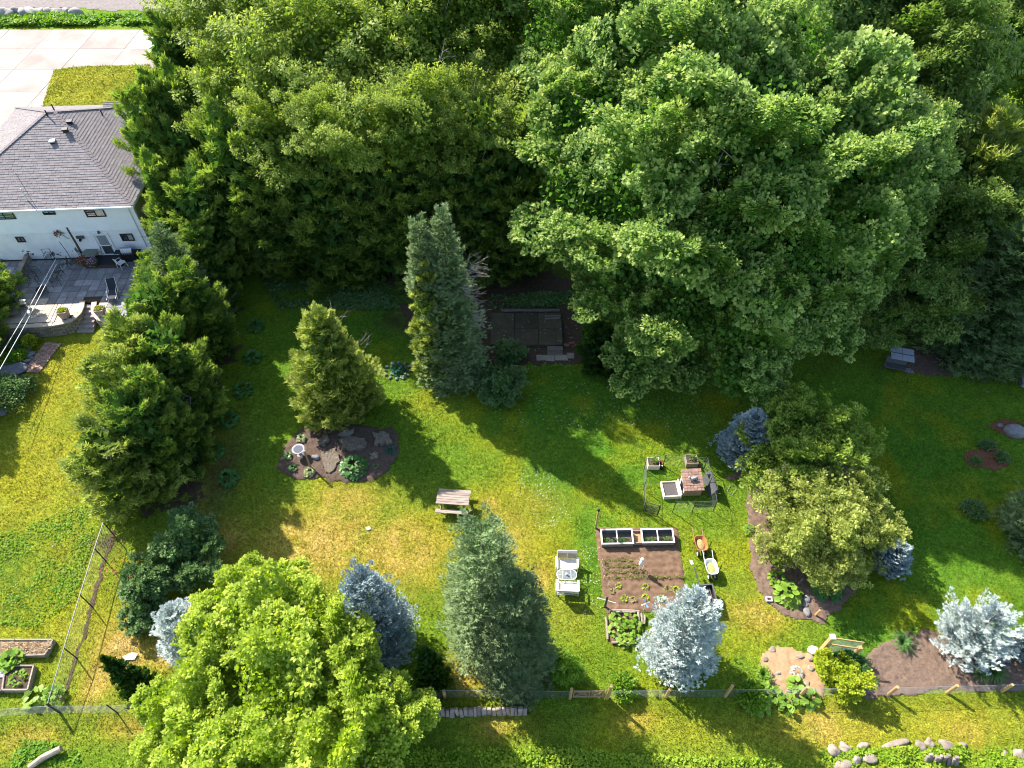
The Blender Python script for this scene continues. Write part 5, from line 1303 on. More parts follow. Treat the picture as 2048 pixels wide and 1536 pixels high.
# --- things on the patio
P = lambda px, py, dz=0.0: at(px, py, PZ + .005 + dz)
M['timber'] = mat('brown_timber', (.13, .080, .048), (.075, .045, .028), 4, .85, .4, 18, stretch=(1, 8, 8), rand=.15)
M['mat'] = mat('dark_grey_rubber', (.030, .032, .036), (.022, .024, .027), 6, .8, .2, rand=.1)
a, b = P(172, 539), P(243, 533); d = MB()
deck = thing('door_landing', 'low dark landing with a timber edge under the back door', 'landing', (a + b) / 2, HR)
Lw = np.linalg.norm(b - a); MB().box((0, .06, .09), (Lw, .12, .18)).build('timber_edge', M['timber'], deck, bevel=.012)
MB().box((.2, .75, .075), (Lw - .2, 1.2, .15)).build('mat', M['mat'], deck, bevel=.01)
# pole
base, topp = P(168, 513), P(128, 456, 0)
pole = thing('wooden_pole', 'dark rough wooden pole standing against the white house wall', 'pole', base)
hp = 3.2
for k in np.linspace(1, 6, 60):
    if proj(base + np.array([0, 0, k]))[1] < 455: hp = k; break
MB().tube([(0, 0, 0), (.02, 0, hp * .5), (0, 0, hp)], [.13, .12, .11], 9).build('shaft', M['timber'], pole, smooth=True)
M['red'] = mat('red_petals', (.42, .020, .022), (.24, .012, .018), 9, .6, 0, rand=.1)
M['pink'] = mat('pink_petals', (.62, .36, .52), (.44, .20, .36), 9, .6, 0, rand=.1)
M['iron'] = mat('dark_green_iron', (.022, .034, .032), (.014, .022, .022), 8, .5, .05, rand=.1)
def flowers(name, label, c, r, m, seed, n=120, pot=True):
    root = thing(name, label, 'flowers', c)
    if pot: MB().lathe([(.14, 0), (.2, .28), (.23, .3), (.2, .28)], 14).build('pot', M['timber'], root)
    f = Fol(seed); bush(f, np.array(c) + np.array([0, 0, .35 if pot else 0]), (r, r, r * .8), leaf=.12, n=n); f.build('leaves', L['lilac'], root, c)
    f = Fol(seed + 1); bush(f, np.array(c) + np.array([0, 0, .40 if pot else .06]), (r * .95, r * .95, r * .85), leaf=.11, n=n); f.build('blossoms', m, root, c)
flowers('flower_pot', 'pot of red geraniums at the left end of the door landing', P(171, 531), .42, M['red'], 71)
flowers('flower_pot', 'pot of pink petunias beside the red geraniums', P(189, 534), .36, M['pink'], 73)
hb = base + np.array([-.75, -.25, 2.2])
flowers('hanging_basket', 'hanging basket of red flowers on an arm of the wooden pole', hb, .28, M['red'], 75, 80, False)
MB().tube([(0, 0, hp * .62), (-.35, -.12, hp * .66), (-.72, -.25, 2.5)], .018, 5).build('arm', M['iron'], pole)
t = thing('patio_umbrella_base', 'dark umbrella stand with a thin bent pole near the wall', 'umbrella stand', P(146, 524))
MB().lathe([(.30, 0), (.30, .05), (.10, .10), (.05, .35)], 16).build('base', M['greybox'], t)
MB().tube([(0, 0, .3), (-.05, .05, 1.0), (-.2, .1, 1.8)], .022, 6).build('pole', M['iron'], t)
# furniture of iron rods
def iron_chair(label, px, rz, m, group=None, round_back=False, name='patio_chair', w=.52):
    t = thing(name, label, 'chair', P(*px), rz, group)
    for sx in (-1, 1):
        MB().tube([(sx * w / 2, -w / 2, 0), (sx * w / 2, -w / 2, .44), (sx * w / 2, -w / 2 + .06, .62), (sx * w / 2, w / 2, .64)], .016, 6).build('leg', m, t)
        MB().tube([(sx * w / 2, w / 2 + .1, 0), (sx * w / 2, w / 2, .44), (sx * w / 2, w / 2 + .1, .95)], .016, 6).build('leg', m, t)
    s = MB()
    for k in range(7): s.beam((-w / 2, -w / 2 + w * k / 6, .44), (w / 2, -w / 2 + w * k / 6, .44), .028, .012)
    s.build('seat', m, t); b = MB()
    if round_back: b.lathe([(.02, -.015), (.24, -.012), (.25, 0), (.24, .012), (.02, .015)], 18)
    if round_back:
        o = b.build('backrest', m, t); o.location = (0, w / 2 + .08, .74); o.rotation_euler = (1.35, 0, 0)
    else:
        for k in range(6): b.beam((-w / 2 + w * k / 5, w / 2, .46), (-w / 2 + w * k / 5, w / 2 + .1, .95), .012)
        b.beam((-w / 2, w / 2 + .1, .95), (w / 2, w / 2 + .1, .95), .02); b.build('backrest', m, t)
    return t
gc = 'dark iron chairs on the shaded pavers'
for px, rz, lab in [((104, 521), 0, 'standing against the white wall below the cables'), ((72, 551), 1.6, 'at the left, nearest the stone kerb'), ((70, 566), 1.9, 'in front of the left one, facing the kerb'), ((118, 554), -1.5, 'on the right of the group, by the yellowish pavers'), ((114, 568), -2.6, 'nearest the steps, with its slatted seat showing'), ((133, 538), -1.2, 'furthest right of the group')]:
    iron_chair('dark iron patio chair ' + lab, px, rz, M['iron'], gc)
t = thing('fire_bowl', 'dark round wire fire bowl on the pavers in front of the iron chairs', 'fire bowl', P(87, 585))
MB().lathe([(.36, .30), (.38, .33), (.36, .34), (.22, .16), (.06, .10)], 20).build('bowl', M['iron'], t)
for k in range(3): MB().tube([(.3 * math.cos(k * 2.1), .3 * math.sin(k * 2.1), .28), (.36 * math.cos(k * 2.1), .36 * math.sin(k * 2.1), 0)], .015, 5).build('leg', M['iron'], t)
t = thing('patio_table', 'round greenish mesh table beside the back door', 'table', P(188, 520))
M['mesh'] = mat('grey_green_mesh', (.20, .22, .18), (.14, .155, .125), 12, .7, .2, rand=.1)
MB().lathe([(.05, .68), (.52, .70), (.54, .72), (.52, .735), (.03, .735)], 22).build('table_top', M['mesh'], t)
for k in range(4): MB().tube([(.15, .15, .68), (.38, .38, 0)] if k == 0 else [((-1 if k in (1, 2) else 1) * .15, (-1 if k > 1 else 1) * .15, .68), ((-1 if k in (1, 2) else 1) * .38, (-1 if k > 1 else 1) * .38, 0)], .018, 5).build('leg', M['iron'], t)
for px, rz, lab in [((172, 515), 1.2, 'left of the round mesh table'), ((186, 511), .1, 'behind the round mesh table'), ((200, 513), -1.1, 'right of the round mesh table, by the door')]:
    iron_chair('round-backed mesh chair ' + lab, px, rz, M['mesh'], 'mesh chairs round the table', True)
M['whiteplastic'] = mat('white_plastic', (.80, .80, .80), (.72, .72, .72), 3, .4, .03, rand=.03)
def plastic_chair(label, px, rz):
    t = thing('plastic_chair', label, 'chair', P(*px), rz); w = .5
    for sx in (-1, 1):
        for sy in (-1, 1): MB().tube([(sx * .27, sy * .27, 0), (sx * .22, sy * .22, .42)], [.022, .03], 6).build('leg', M['whiteplastic'], t)
        MB().tube([(sx * .26, -.22, .42), (sx * .28, -.2, .62), (sx * .27, .2, .66)], .026, 6).build('armrest', M['whiteplastic'], t)
    MB().box((0, 0, .43), (w, w, .04)).build('seat', M['whiteplastic'], t, bevel=.015)
    b = MB().box((0, 0, 0), (.46, .035, .48), taper=.85).build('backrest', M['whiteplastic'], t, bevel=.015); b.location = (0, .28, .68); b.rotation_euler = (-.2, 0, 0)
plastic_chair('white plastic garden chair at the right end of the door landing', (246, 534), 2.6)
M['steel'] = mat('brushed_steel', (.55, .56, .58), (.45, .46, .48), 5, .28, .03, metal=.9, rand=.05)
t = thing('barbecue_grill', 'steel-lidded gas barbecue against the white house wall', 'grill', P(264, 520), HR)
MB().box((0, 0, .45), (1.0, .5, .72)).build('cabinet', M['black'], t, bevel=.02)
hood = MB(); hood.add([(x * .40, .24 * math.cos(a), .82 + .36 * math.sin(a)) for x in (-1, 1) for a in np.linspace(-.1, 3.24, 9)], [(i, i + 1, i + 10, i + 9) for i in range(8)] + [tuple(range(8, -1, -1)), tuple(range(9, 18))]).build('lid', M['steel'], t, smooth=False)
MB().tube([(-.3, -.29, .95), (.3, -.29, .95)], .018, 6).build('handle', M['steel'], t)
for s in (-1, 1): MB().box((s * .72, 0, .80), (.44, .46, .05)).build('side_shelf', M['black'], t, bevel=.01)
for k in range(5): MB().lathe([(.03, 0), (.03, .04)], 8, (-.3 + .15 * k, -.27, .74)).build('knob', M['steel'], t)
for s in (-1, 1): MB().lathe([(.08, -.03), (.09, 0), (.08, .03)], 12, (s * .42, 0, .09)).build('caster', M['black'], t)
M['sling'] = mat('taupe_sling_fabric', (.30, .26, .22), (.24, .20, .17), 14, .8, .1, rand=.05)
M['navy'] = mat('dark_sling_fabric', (.035, .037, .05), (.026, .028, .04), 14, .8, .1, rand=.05)
def lounge(label, px, rz, m, fr):
    t = thing('lounge_chair', label, 'lounge chair', P(*px), rz)
    s = MB().beam((0, -.75, .36), (0, .25, .32), .56, .03).build('seat', m, t); b = MB().beam((0, .27, .33), (0, .75, 1.02), .56, .03).build('backrest', m, t)
    for sx in (-1, 1):
        MB().tube([(sx * .3, -.78, .36), (sx * .3, .26, .31), (sx * .3, .78, 1.05)], .02, 6).build('side_rail', fr, t)
        MB().tube([(sx * .31, -.6, 0), (sx * .31, -.2, .56), (sx * .31, .45, .58), (sx * .31, .35, 0)], .02, 6).build('leg', fr, t)
lounge('taupe sling lounge chair at the left end of the sunny terrace', (34, 622), .35, M['sling'], M['greybox'])
lounge('dark sling chair with a white frame beside the hedge', (229, 592), .25, M['navy'], M['whiteplastic'])
M['creamtop'] = mat('cream_table_top', (.70, .64, .50), (.62, .56, .43), 3, .5, .05, rand=.02)
t = thing('side_table', 'small cream-topped side table next to the taupe lounge chair', 'side table', P(48, 614), .2)
MB().box((0, 0, .45), (.56, .5, .045)).build('table_top', M['creamtop'], t, bevel=.02)
for sx in (-1, 1):
    for sy in (-1, 1): MB().tube([(sx * .24, sy * .2, 0), (sx * .21, sy * .18, .43)], .018, 5).build('leg', M['greybox'], t)
MB().box((0, 0, .2), (.42, .38, .03)).build('shelf', M['greybox'], t)
M['plantertan'] = mat('pinkish_concrete_planter', (.42, .33, .29), (.33, .26, .22), 4, .85, .3, 16, rand=.06)
for px, lab in [((132, 634), 'left of the steps'), ((205, 630), 'right of the steps, near the hedge')]:
    t = thing('square_planter', 'square tapered planter of small yellow flowers ' + lab, 'planter', P(*px), .1, 'planters flanking the steps')
    MB().box((0, 0, .3), (.46, .46, .6), taper=1.3).build('pot', M['plantertan'], t, bevel=.015)
    for s in (-1, 1): MB().box((s * .30, 0, .615), (.05, .62, .05)).box((0, s * .287, .615), (.55, .05, .05)).build('rim', M['plantertan'], t)
    MB().box((0, 0, .605), (.54, .54, .02)).build('soil', M['darksoil'], t)
    f = Fol(90); bush(f, (0, 0, .62), (.27, .27, .1), leaf=.07, n=260, zmin=0); f.build('flowers', L['gold'], t)
# clothes lines running to the lower left, and their iron bracket
M['cord'] = mat('white_plastic_cord', (.78, .76, .74), (.7, .68, .66), 5, .6, 0, rand=.03)
t = thing('clothesline', 'pair of white clothesline cords slanting from the house wall to the lower left', 'clothesline', P(104, 516))
b0 = np.array(t.location)
MB().tube([P(95, 520) - b0, P(95, 520) - b0 + np.array([0, 0, 1.0]), P(111, 519) - b0 + np.array([0, 0, 1.0]), P(111, 519) - b0], .02, 6).tube([P(95, 520) - b0 + np.array([0, 0, .65]), P(111, 519) - b0 + np.array([0, 0, .65])], .015, 5).build('bracket', M['iron'], t)
for (x0_, y0_), (x1_, y1_) in [((111, 519), (-30, 762)), ((113, 528), (-32, 795))]:
    A, B = at(x0_, y0_, 2.0) , at(x1_, y1_, 2.6); md = (A + B) / 2 - np.array([0, 0, .12])
    MB().tube([A - b0, md - b0, B - b0], .022, 6).build('cord', M['cord'], t)
pl = at(58, 625, 2.25); MB().box((0, 0, 0), (.16, .3, .22), (.3, .2, .5)).build('line_spreader', M['whiteplastic'], t, bevel=.03, loc=pl - b0)
M['palerock_'] = mat('pale_boulder', (.42, .38, .34), (.26, .23, .21), 3, .9, .5, 10, rand=.2)
# boulders and kerb on the street side
rng = np.random.default_rng(65)
xs_ = [-6, 8, 18, 32, 48, 66, 84, 104, 118, 134, 150]
rocks([(x, 27 + (i % 3), 1.1 + .5 * ((i * 7) % 3), 1.0, .9, f'pale boulder in the kerb across the street, {["first", "second", "third", "fourth", "fifth", "sixth", "seventh", "eighth", "ninth", "tenth", "eleventh"][i]} from the left edge') for i, x in enumerate(xs_)], M['palerock_'], 'boulders across the street', 66, rough=.3)
t = thing('side_gate', 'white-railed gate in the gap right of the house', 'gate', G(322, 462), .1)
MB().beam((-.5, 0, 1.0), (.6, 0, 1.0), .06).beam((-.5, 0, .3), (.6, 0, .3), .06).build('rail', M['whiteplastic'], t)
for k in range(6): MB().beam((-.5 + .22 * k, 0, .3), (-.5 + .22 * k, 0, 1.0), .03).build('baluster', M['whiteplastic'], t)

# ================================================================== THINGS IN THE GARDEN
M['cedarwood'] = mat('weathered_cedar_boards', (.40, .32, .26), (.20, .165, .14), 2.5, .85, .5, 14, stretch=(1, 9, 9), rand=.14, c3=(.50, .42, .36))
M['pine'] = mat('fresh_pine_posts', (.52, .34, .15), (.40, .25, .10), 3, .8, .3, 14, stretch=(6, 6, 1), rand=.08)
M['tan'] = mat('tan_timber', (.40, .27, .14), (.29, .19, .10), 3, .8, .3, 14, stretch=(6, 6, 1), rand=.1)
M['white'] = mat('white_paint', (.80, .79, .76), (.70, .69, .66), 4, .5, .08, rand=.03)
M['cream'] = mat('cream_paint', (.74, .66, .50), (.62, .54, .40), 4, .6, .1, rand=.04)
M['wire'] = mat('galvanised_wire', (.26, .27, .28), (.20, .21, .22), 5, .5, 0, rand=0)
M['postmetal'] = mat('dark_metal_post', (.060, .055, .050), (.04, .037, .034), 5, .6, .05, rand=.1)

# picnic table
c = at(906, 997, .76); t = thing('picnic_table', 'weathered wooden picnic table with one bench in view, half in tree shade', 'picnic table', (c[0], c[1], 0), R(-4.5))
rng = np.random.default_rng(81); plank = None
for k in range(5):
    if plank is None: o = MB().box((0, 0, 0), (1.84, .148, .045)).build('plank', M['cedarwood'], t, bevel=.008); plank = o.data
    else: o = bpy.data.objects.new('plank', plank); C.objects.link(o); o.parent = t
    o.location = (float(rng.uniform(-.02, .02)), (k - 2) * .158, .76 + float(rng.uniform(-.004, .004)))
for s in (-1, 1):
    for k in (0,):
        o = MB().box((0, 0, 0), (1.84, .25, .045)).build('bench', M['cedarwood'], t, bevel=.008); o.location = (0, s * .66, .45)
    for q in (-1, 1): MB().beam((s * .62, q * .22, .73), (s * .62, q * .55, .02), .09, .04).build('leg', M['cedarwood'], t)
    MB().beam((s * .66, -.74, .40), (s * .66, .74, .40), .04, .09).build('cross_beam', M['cedarwood'], t)
    MB().beam((s * .66, -.37, .70), (s * .66, .37, .70), .04, .09).build('top_beam', M['cedarwood'], t)

# bird bath, post, rocks of the rock bed
M['stonebath'] = mat('lilac_grey_cast_stone', (.40, .36, .39), (.31, .28, .30), 6, .8, .2, rand=0)
g = G(601, 910); t = thing('bird_bath', 'round grey stone bird bath in the rock bed', 'bird bath', g)
MB().lathe([(.22, 0), (.20, .06), (.09, .12), (.08, .42), (.14, .50)], 16).build('pedestal', M['stonebath'], t)
MB().lathe([(.10, .48), (.36, .56), (.385, .62), (.37, .64), (.30, .60), (.10, .57), (.02, .57)], 26).build('bowl', M['stonebath'], t, smooth=True)
m, n, l, p = nt_new('still_water'); p.inputs['Base Color'].default_value = (.10, .11, .13, 1); p.inputs['Roughness'].default_value = .06
MB().lathe([(.01, .605), (.27, .605), (.27, .608), (.01, .608)], 24).build('water', m, t)
g = G(621, 935); t = thing('wooden_post', 'slim brown wooden post with a white finial beside the bird bath', 'post', g)
MB().box((0, 0, .8), (.09, .09, 1.6)).build('shaft', M['tan'], t, bevel=.01); MB().lathe([(.05, 0), (.08, .03), (.07, .10), (.02, .14)], 10, (0, 0, 1.6)).build('finial', M['cream'], t)
tag(link_mesh('figurine', rock_mesh('figurine', rng, (.14, .14, .3), 2, .2), M['cream']), 'tiny cream garden ornament between the bird bath and its post', 'ornament').location = tuple(G(604, 916, .1))
rocks([(632, 917, .52, .38, .42, 'dark angular boulder right of the bird-bath post')], M['granite'], None, 82)
M['lichen'] = mat('lichen_flagstone', (.25, .20, .145), (.10, .085, .066), 9, .95, 1.0, 20, rand=.2, c3=(.42, .37, .27))
def flag(px, pts, h, label, m=M['lichen'], group='flat stones of the rock bed', name='flat_rock', cat='rock'):
    g = G(*px); w = [G(*p) - g for p in pts]; rng = np.random.default_rng(int(px[0] * 7 + px[1]))
    b = []
    for i in range(len(w)):
        a, c2 = w[i], w[(i + 1) % len(w)]
        for k in range(4): b.append((a + (c2 - a) * k / 4)[:2] * .84 + rng.normal(size=2) * .06)
    top = [(x * .94, y * .94, h + rng.normal() * .02) for x, y in b]; n = len(b)
    vs = [(x, y, -.05) for x, y in b] + [(x, y, h * .75) for x, y in b] + top + [(0, 0, h + .02)]
    fs = [(k, (k + 1) % n, (k + 1) % n + n, k + n) for k in range(n)] + [(k + n, (k + 1) % n + n, (k + 1) % n + 2 * n, k + 2 * n) for k in range(n)] + [(k + 2 * n, (k + 1) % n + 2 * n, 3 * n) for k in range(n)]
    o = MB().add(vs, fs).build(name, m); o.location = tuple(g); tag(o, label, cat, group); return o
flag((655, 925), [(640, 905), (672, 892), (685, 915), (672, 950), (652, 952), (644, 935)], .16, 'speckled flat stone between the dark boulder and the big hosta')
flag((705, 892), [(672, 880), (700, 872), (735, 876), (738, 900), (712, 908), (682, 905)], .22, 'broad speckled flat stone behind the big hosta')
flag((762, 880), [(742, 870), (765, 862), (786, 870), (788, 890), (770, 896), (748, 896)], .26, 'speckled flat stone at the right end of the rock bed')
flag((648, 884), [(636, 888), (644, 876), (658, 870), (664, 880), (652, 896), (640, 898)], .24, 'upright grey stone under the cedar skirt')
flag((745, 912), [(738, 906), (752, 902), (760, 912), (756, 920), (742, 920)], .1, 'small flat stone right of the big hosta')
flag((690, 868), [(672, 872), (690, 860), (712, 862), (705, 874), (682, 878)], .18, 'reddish flat stone in the cedar shade', M['flag'])
tag(link_mesh('stone', rock_mesh('stone', rng, (.34, .22, .12), 2, .3), M['cream']), 'small pale stone lying on the dry open lawn', 'stone').location = tuple(G(737, 1057, .02))
M['bag'] = mat('white_plastic_sheet', (.85, .85, .85), (.78, .78, .8), 4, .4, .2, rand=0)
o = MB().add([(-.35, -.02, .03), (-.1, -.2, .09), (.3, -.16, .05), (.38, .1, .10), (.05, .18, .04), (-.05, .0, .14)], [(0, 1, 5), (1, 2, 5), (2, 3, 5), (3, 4, 5), (4, 0, 5)]).build('plastic_bag', M['bag'], loc=G(260, 1313, .0)); tag(o, 'crumpled white plastic sheet on the dry ground by the pointed dark cedar', 'plastic bag')
rng = np.random.default_rng(83)
for i in range(12):
    a = math.pi / 2 - i * math.pi / 6; g = G(795, 742) + np.array([math.cos(a) * .85, math.sin(a) * .75, .05])
    o = link_mesh('stone', rock_mesh('stone', rng, (.3, .22, .16), 1, .3), M['granite']); o.location = tuple(g); o.rotation_euler = (0, 0, a); tag(o, 'grey edging stone at ' + ['twelve', 'one', 'two', 'three', 'four', 'five', 'six', 'seven', 'eight', 'nine', 'ten', 'eleven'][i] + ' o\'clock in the ring round the shaded plant', 'stone', 'stones ringing the shaded plant')
M['terra'] = mat('terracotta', (.36, .16, .085), (.27, .115, .06), 6, .8, .2, rand=0)
t = thing('terracotta_dish', 'round terracotta dish on a stand in the deep shade left of the twin-topped spruce', 'dish', G(804, 545))
MB().lathe([(.20, 0), (.14, .05), (.10, .35), (.16, .42)], 16).build('pedestal', M['terra'], t); MB().lathe([(.08, .40), (.36, .46), (.38, .53), (.35, .53), (.30, .48), (.02, .46)], 22).build('bowl', M['terra'], t)

# ---------------- pen with hut
def wire_panel(mb, a, b, h, step=.10, r=.0035, z0=.03):
    a, b = np.array(a, float), np.array(b, float); Lp = np.linalg.norm((b - a)[:2]); n = max(1, int(Lp / step)); up = np.array([0, 0, 1.0])
    for k in range(n + 1): q = a + (b - a) * k / n; mb.beam(q + up * z0, q + up * h, r * 2)
    for k in range(int(h / step) + 1): z = min(z0 + k * step, h); mb.beam(a + up * z, b + up * z, r * 2)
pc = {k: G(*v) for k, v in {'BL': (1288, 939), 'BR': (1408, 937), 'FR': (1426, 1022), 'FL': (1286, 1024), 'F1': (1315, 1031), 'F2': (1345, 1024), 'F3': (1384, 1024), 'B1': (1326, 931), 'R1': (1416, 975), 'L1': (1287, 980)}.items()}
o0 = pc['FL']; t = thing('wire_pen', 'wire-mesh pen of thin dark posts round the little hut', 'pen', o0)
for k in pc:
    q = pc[k] - o0; MB().tube([q, q + np.array([.01, 0, 1.12])], .024, 6).build('post', M['postmetal'], t)
rails = MB(); mesh = MB()
for a, b in [('BL', 'B1'), ('B1', 'BR'), ('BR', 'R1'), ('R1', 'FR'), ('FR', 'F3'), ('F3', 'F2'), ('FL', 'L1'), ('L1', 'BL')]:
    A, B = pc[a] - o0, pc[b] - o0; rails.tube([A + np.array([0, 0, 1.08]), B + np.array([0, 0, 1.08])], .013, 5); wire_panel(mesh, A, B, 1.05, .15, .0013)
rails.build('top_rail', M['greybox'], t); tag(mesh.build('wire_mesh', M['wire'], t), kind='stuff')
g1 = pc['F1'] - o0; ga = MB()
ga.beam((.1, .02, .1), g1 + np.array([0, 0, .1]), .035).beam((.1, .02, 1.0), g1 + np.array([0, 0, 1.0]), .035).beam((.1, .02, .1), (.1, .02, 1.0), .035).beam(g1 + np.array([-.03, 0, .1]), g1 + np.array([-.03, 0, 1.0]), .035).beam((.1, .02, .1), g1 + np.array([0, 0, 1.0]), .03)
gt_ = ga.build('gate', M['postmetal'], t); gm = MB(); wire_panel(gm, (.1, .02, 0), g1, 1.0, .15, .0013, .1); tag(gm.build('wire_mesh', M['wire'], gt_), kind='stuff')
# hut
M['shake'] = mat('brown_shakes', (.36, .22, .165), (.22, .135, .105), 5, .9, .5, 20, stretch=(1, 5, 5), rand=.2)
hc = G(1383, 992); t = thing('poultry_hut', 'small wooden hut with a brown shingled slanting roof inside the wire pen', 'hut', hc, R(3))
hw, hd = 1.02, .98
MB().box((0, .03, .36), (hw, .04, .66)).box((0, hd - .03, .5), (hw, .04, .94)).build('wall', M['tan'], t)
MB().box((hw / 2 - .02, hd / 2, .42), (.04, hd - .1, .76)).build('wall', M['tan'], t)
lw = MB().box((-hw / 2 + .02, hd / 2, .42), (.04, hd - .1, .76)).build('wall', M['white'], t)
MB().box((-hw / 2 - .01, hd / 2, .36), (.02, .5, .5)).build('doorway', M['interior'], lw)
for k in range(5): MB().box((-hw / 2 + .1 + k * .205, -.002, .36), (.19, .022, .64)).build('board', M['tan'], t, bevel=.004)
rp = lambda y: .70 + .34 * (y + .12) / (hd + .24)
MB().add([(-.58, -.12, rp(-.12)), (.58, -.12, rp(-.12)), (.58, hd + .12, rp(hd + .12)), (-.58, hd + .12, rp(hd + .12)), (-.58, -.12, rp(-.12) + .03), (.58, -.12, rp(-.12) + .03), (.58, hd + .12, rp(hd + .12) + .03), (-.58, hd + .12, rp(hd + .12) + .03)], [(0, 3, 2, 1), (4, 5, 6, 7), (0, 1, 5, 4), (1, 2, 6, 5), (2, 3, 7, 6), (3, 0, 4, 7)]).build('roof', M['tan'], t)
rt_ = [o for o in t.children if o.name.startswith('roof')][0]
ang = math.atan2(.34, hd + .24); shk = None; rng = np.random.default_rng(84)
for r_ in range(8):
    for c_ in range(6):
        y = -.10 + r_ * .152
        o = MB().box((0, 0, 0), (.19 * float(rng.uniform(.9, 1.02)), .20, .016)).build('shingle', M['shake'], rt_)
        o.location = ((c_ - 2.5) * .195, y + .08, rp(y + .08) + .045 + float(rng.uniform(0, .008))); o.rotation_euler = (ang - .08, 0, float(rng.normal() * .02))
# figurine lying on the hut roof
M['grey'] = mat('pale_grey_cement', (.46, .45, .45), (.34, .33, .34), 9, .8, .3, rand=0)
q = hm = None
fb = Vector(hc) + Matrix.Rotation(R(3), 3, 'Z') @ Vector((.03, .52, rp(.52) + .06))
t = thing('animal_figurine', 'pale grey animal figurine lying on the hut roof', 'figurine', fb, .1)
bm_ = MB(); bm_.lathe([(.01, -.22), (.07, -.19), (.095, -.05), (.085, .10), (.06, .19), (.01, .22)], 12)
o = bm_.build('body', M['grey'], t, smooth=True); o.rotation_euler = (0, math.pi / 2, .15); o.location = (0, 0, .10)
MB().lathe([(.01, -.08), (.065, -.04), (.06, .03), (.03, .08), (.01, .09)], 10, (-.24, .03, .18)).build('head', M['grey'], t, smooth=True)
for s, x in ((-1, -.14), (1, -.12), (-1, .15), (1, .17)): MB().tube([(x, s * .05, .09), (x + .06, s * .11, .03), (x + .14, s * .13, .0)], [.035, .028, .022], 6).build('leg', M['grey'], t)
# tray beside the hut
tc = G(1339, 983); t = thing('gravel_tray', 'white-framed square tray of dark grit standing against the hut', 'tray', tc, R(3))
tw, td = .86, .98
M['grit'] = mat('dark_grit', (.13, .115, .115), (.07, .062, .064), 20, .95, .8, 40, rand=0)
MB().box((0, 0, .20), (tw - .06, td - .06, .06)).build('grit', M['grit'], t)
for s in (-1, 1): MB().box((s * tw / 2, 0, .15), (.07, td + .07, .30)).build('frame_board', M['cream'], t, bevel=.006); MB().box((0, s * td / 2, .15), (tw - .075, .07, .296)).build('frame_board', M['cream'], t, bevel=.006)
MB().box((tw / 2 + .09, 0, .24), (.06, td + .1, .46)).build('end_board', M['white'], t, bevel=.006)
# planter boxes with plants
def crate(label, px, w, d, h, seed, group=None, m='cedarwood', rz=0.0):
    g = G(*px); t = thing('planter_box', label, 'planter', g, rz, group); rng = np.random.default_rng(seed)
    for k in range(2):
        z = h * (k + .5) / 2
        for s in (-1, 1):
            MB().box((0, s * (d / 2), z), (w, .03, h / 2 - .015)).build('plank', M[m], t, bevel=.005); MB().box((s * (w / 2 - .016), 0, z), (.03, d - .035, h / 2 - .015)).build('plank', M[m], t, bevel=.005)
    MB().box((0, 0, h - .06), (w - .06, d - .06, .05)).build('soil', M['darksoil'], t)
    f = Fol(seed); bush(f, (0.05, .05, h - .02), (w * .26, d * .26, .2), leaf=.10, n=90, zmin=0); f.build('plant', L['shrub'], t)
crate('wooden planter box at the back left corner of the wire pen', (1305, 931), .70, .62, .42, 85, 'planter boxes in the pen', 'cream')
crate('shaded wooden planter box at the back of the wire pen', (1381, 926), .70, .62, .42, 86, 'planter boxes in the pen')
t = thing('bucket', 'small red bucket beside the left planter box in the pen', 'bucket', G(1319, 930)); MB().lathe([(.10, 0), (.14, .26), (.15, .27), (.13, .26), (.09, .03)], 14).build('pail', M['red'], t); MB().tube([(-.14, 0, .26), (-.10, .02, .38), (.10, .02, .38), (.14, 0, .26)], .008, 5).build('handle', M['wire'], t)
t = thing('water_can', 'small black can with a white cap beside the red bucket', 'can', G(1323, 937)); MB().lathe([(.10, 0), (.11, .2), (.05, .26)], 12).build('body', M['black'], t); MB().lathe([(.045, .26), (.04, .31), (.01, .32)], 10).build('cap', M['white'], t)
t = thing('leaning_panel', 'dark board with a pale loose wire along the right side of the pen', 'panel', G(1417, 975), .12)
MB().box((0, 0, .45), (.06, 1.35, .8), (0, .45, 0)).build('board', M['greybox'], t); MB().tube([(.12, -.9, .3), (.2, -.5, .9), (.16, -.1, .4), (.26, -.6, .25), (.22, -.95, .8)], .012, 5).build('wire', M['wire'], t); MB().box((0, .5, .72), (.3, .22, .1)).build('cap', M['greybox'], t, bevel=.02)
t = thing('edging_hoop', 'small bent wire hoop on the grass right of the pen', 'wire hoop', G(1463, 980), -.6); MB().tube([(-.16, -.3, .03), (-.2, .2, .06), (0, .34, .12), (.2, .2, .06), (.16, -.3, .03), (-.16, -.3, .03)], .012, 5).build('hoop', M['wire'], t)

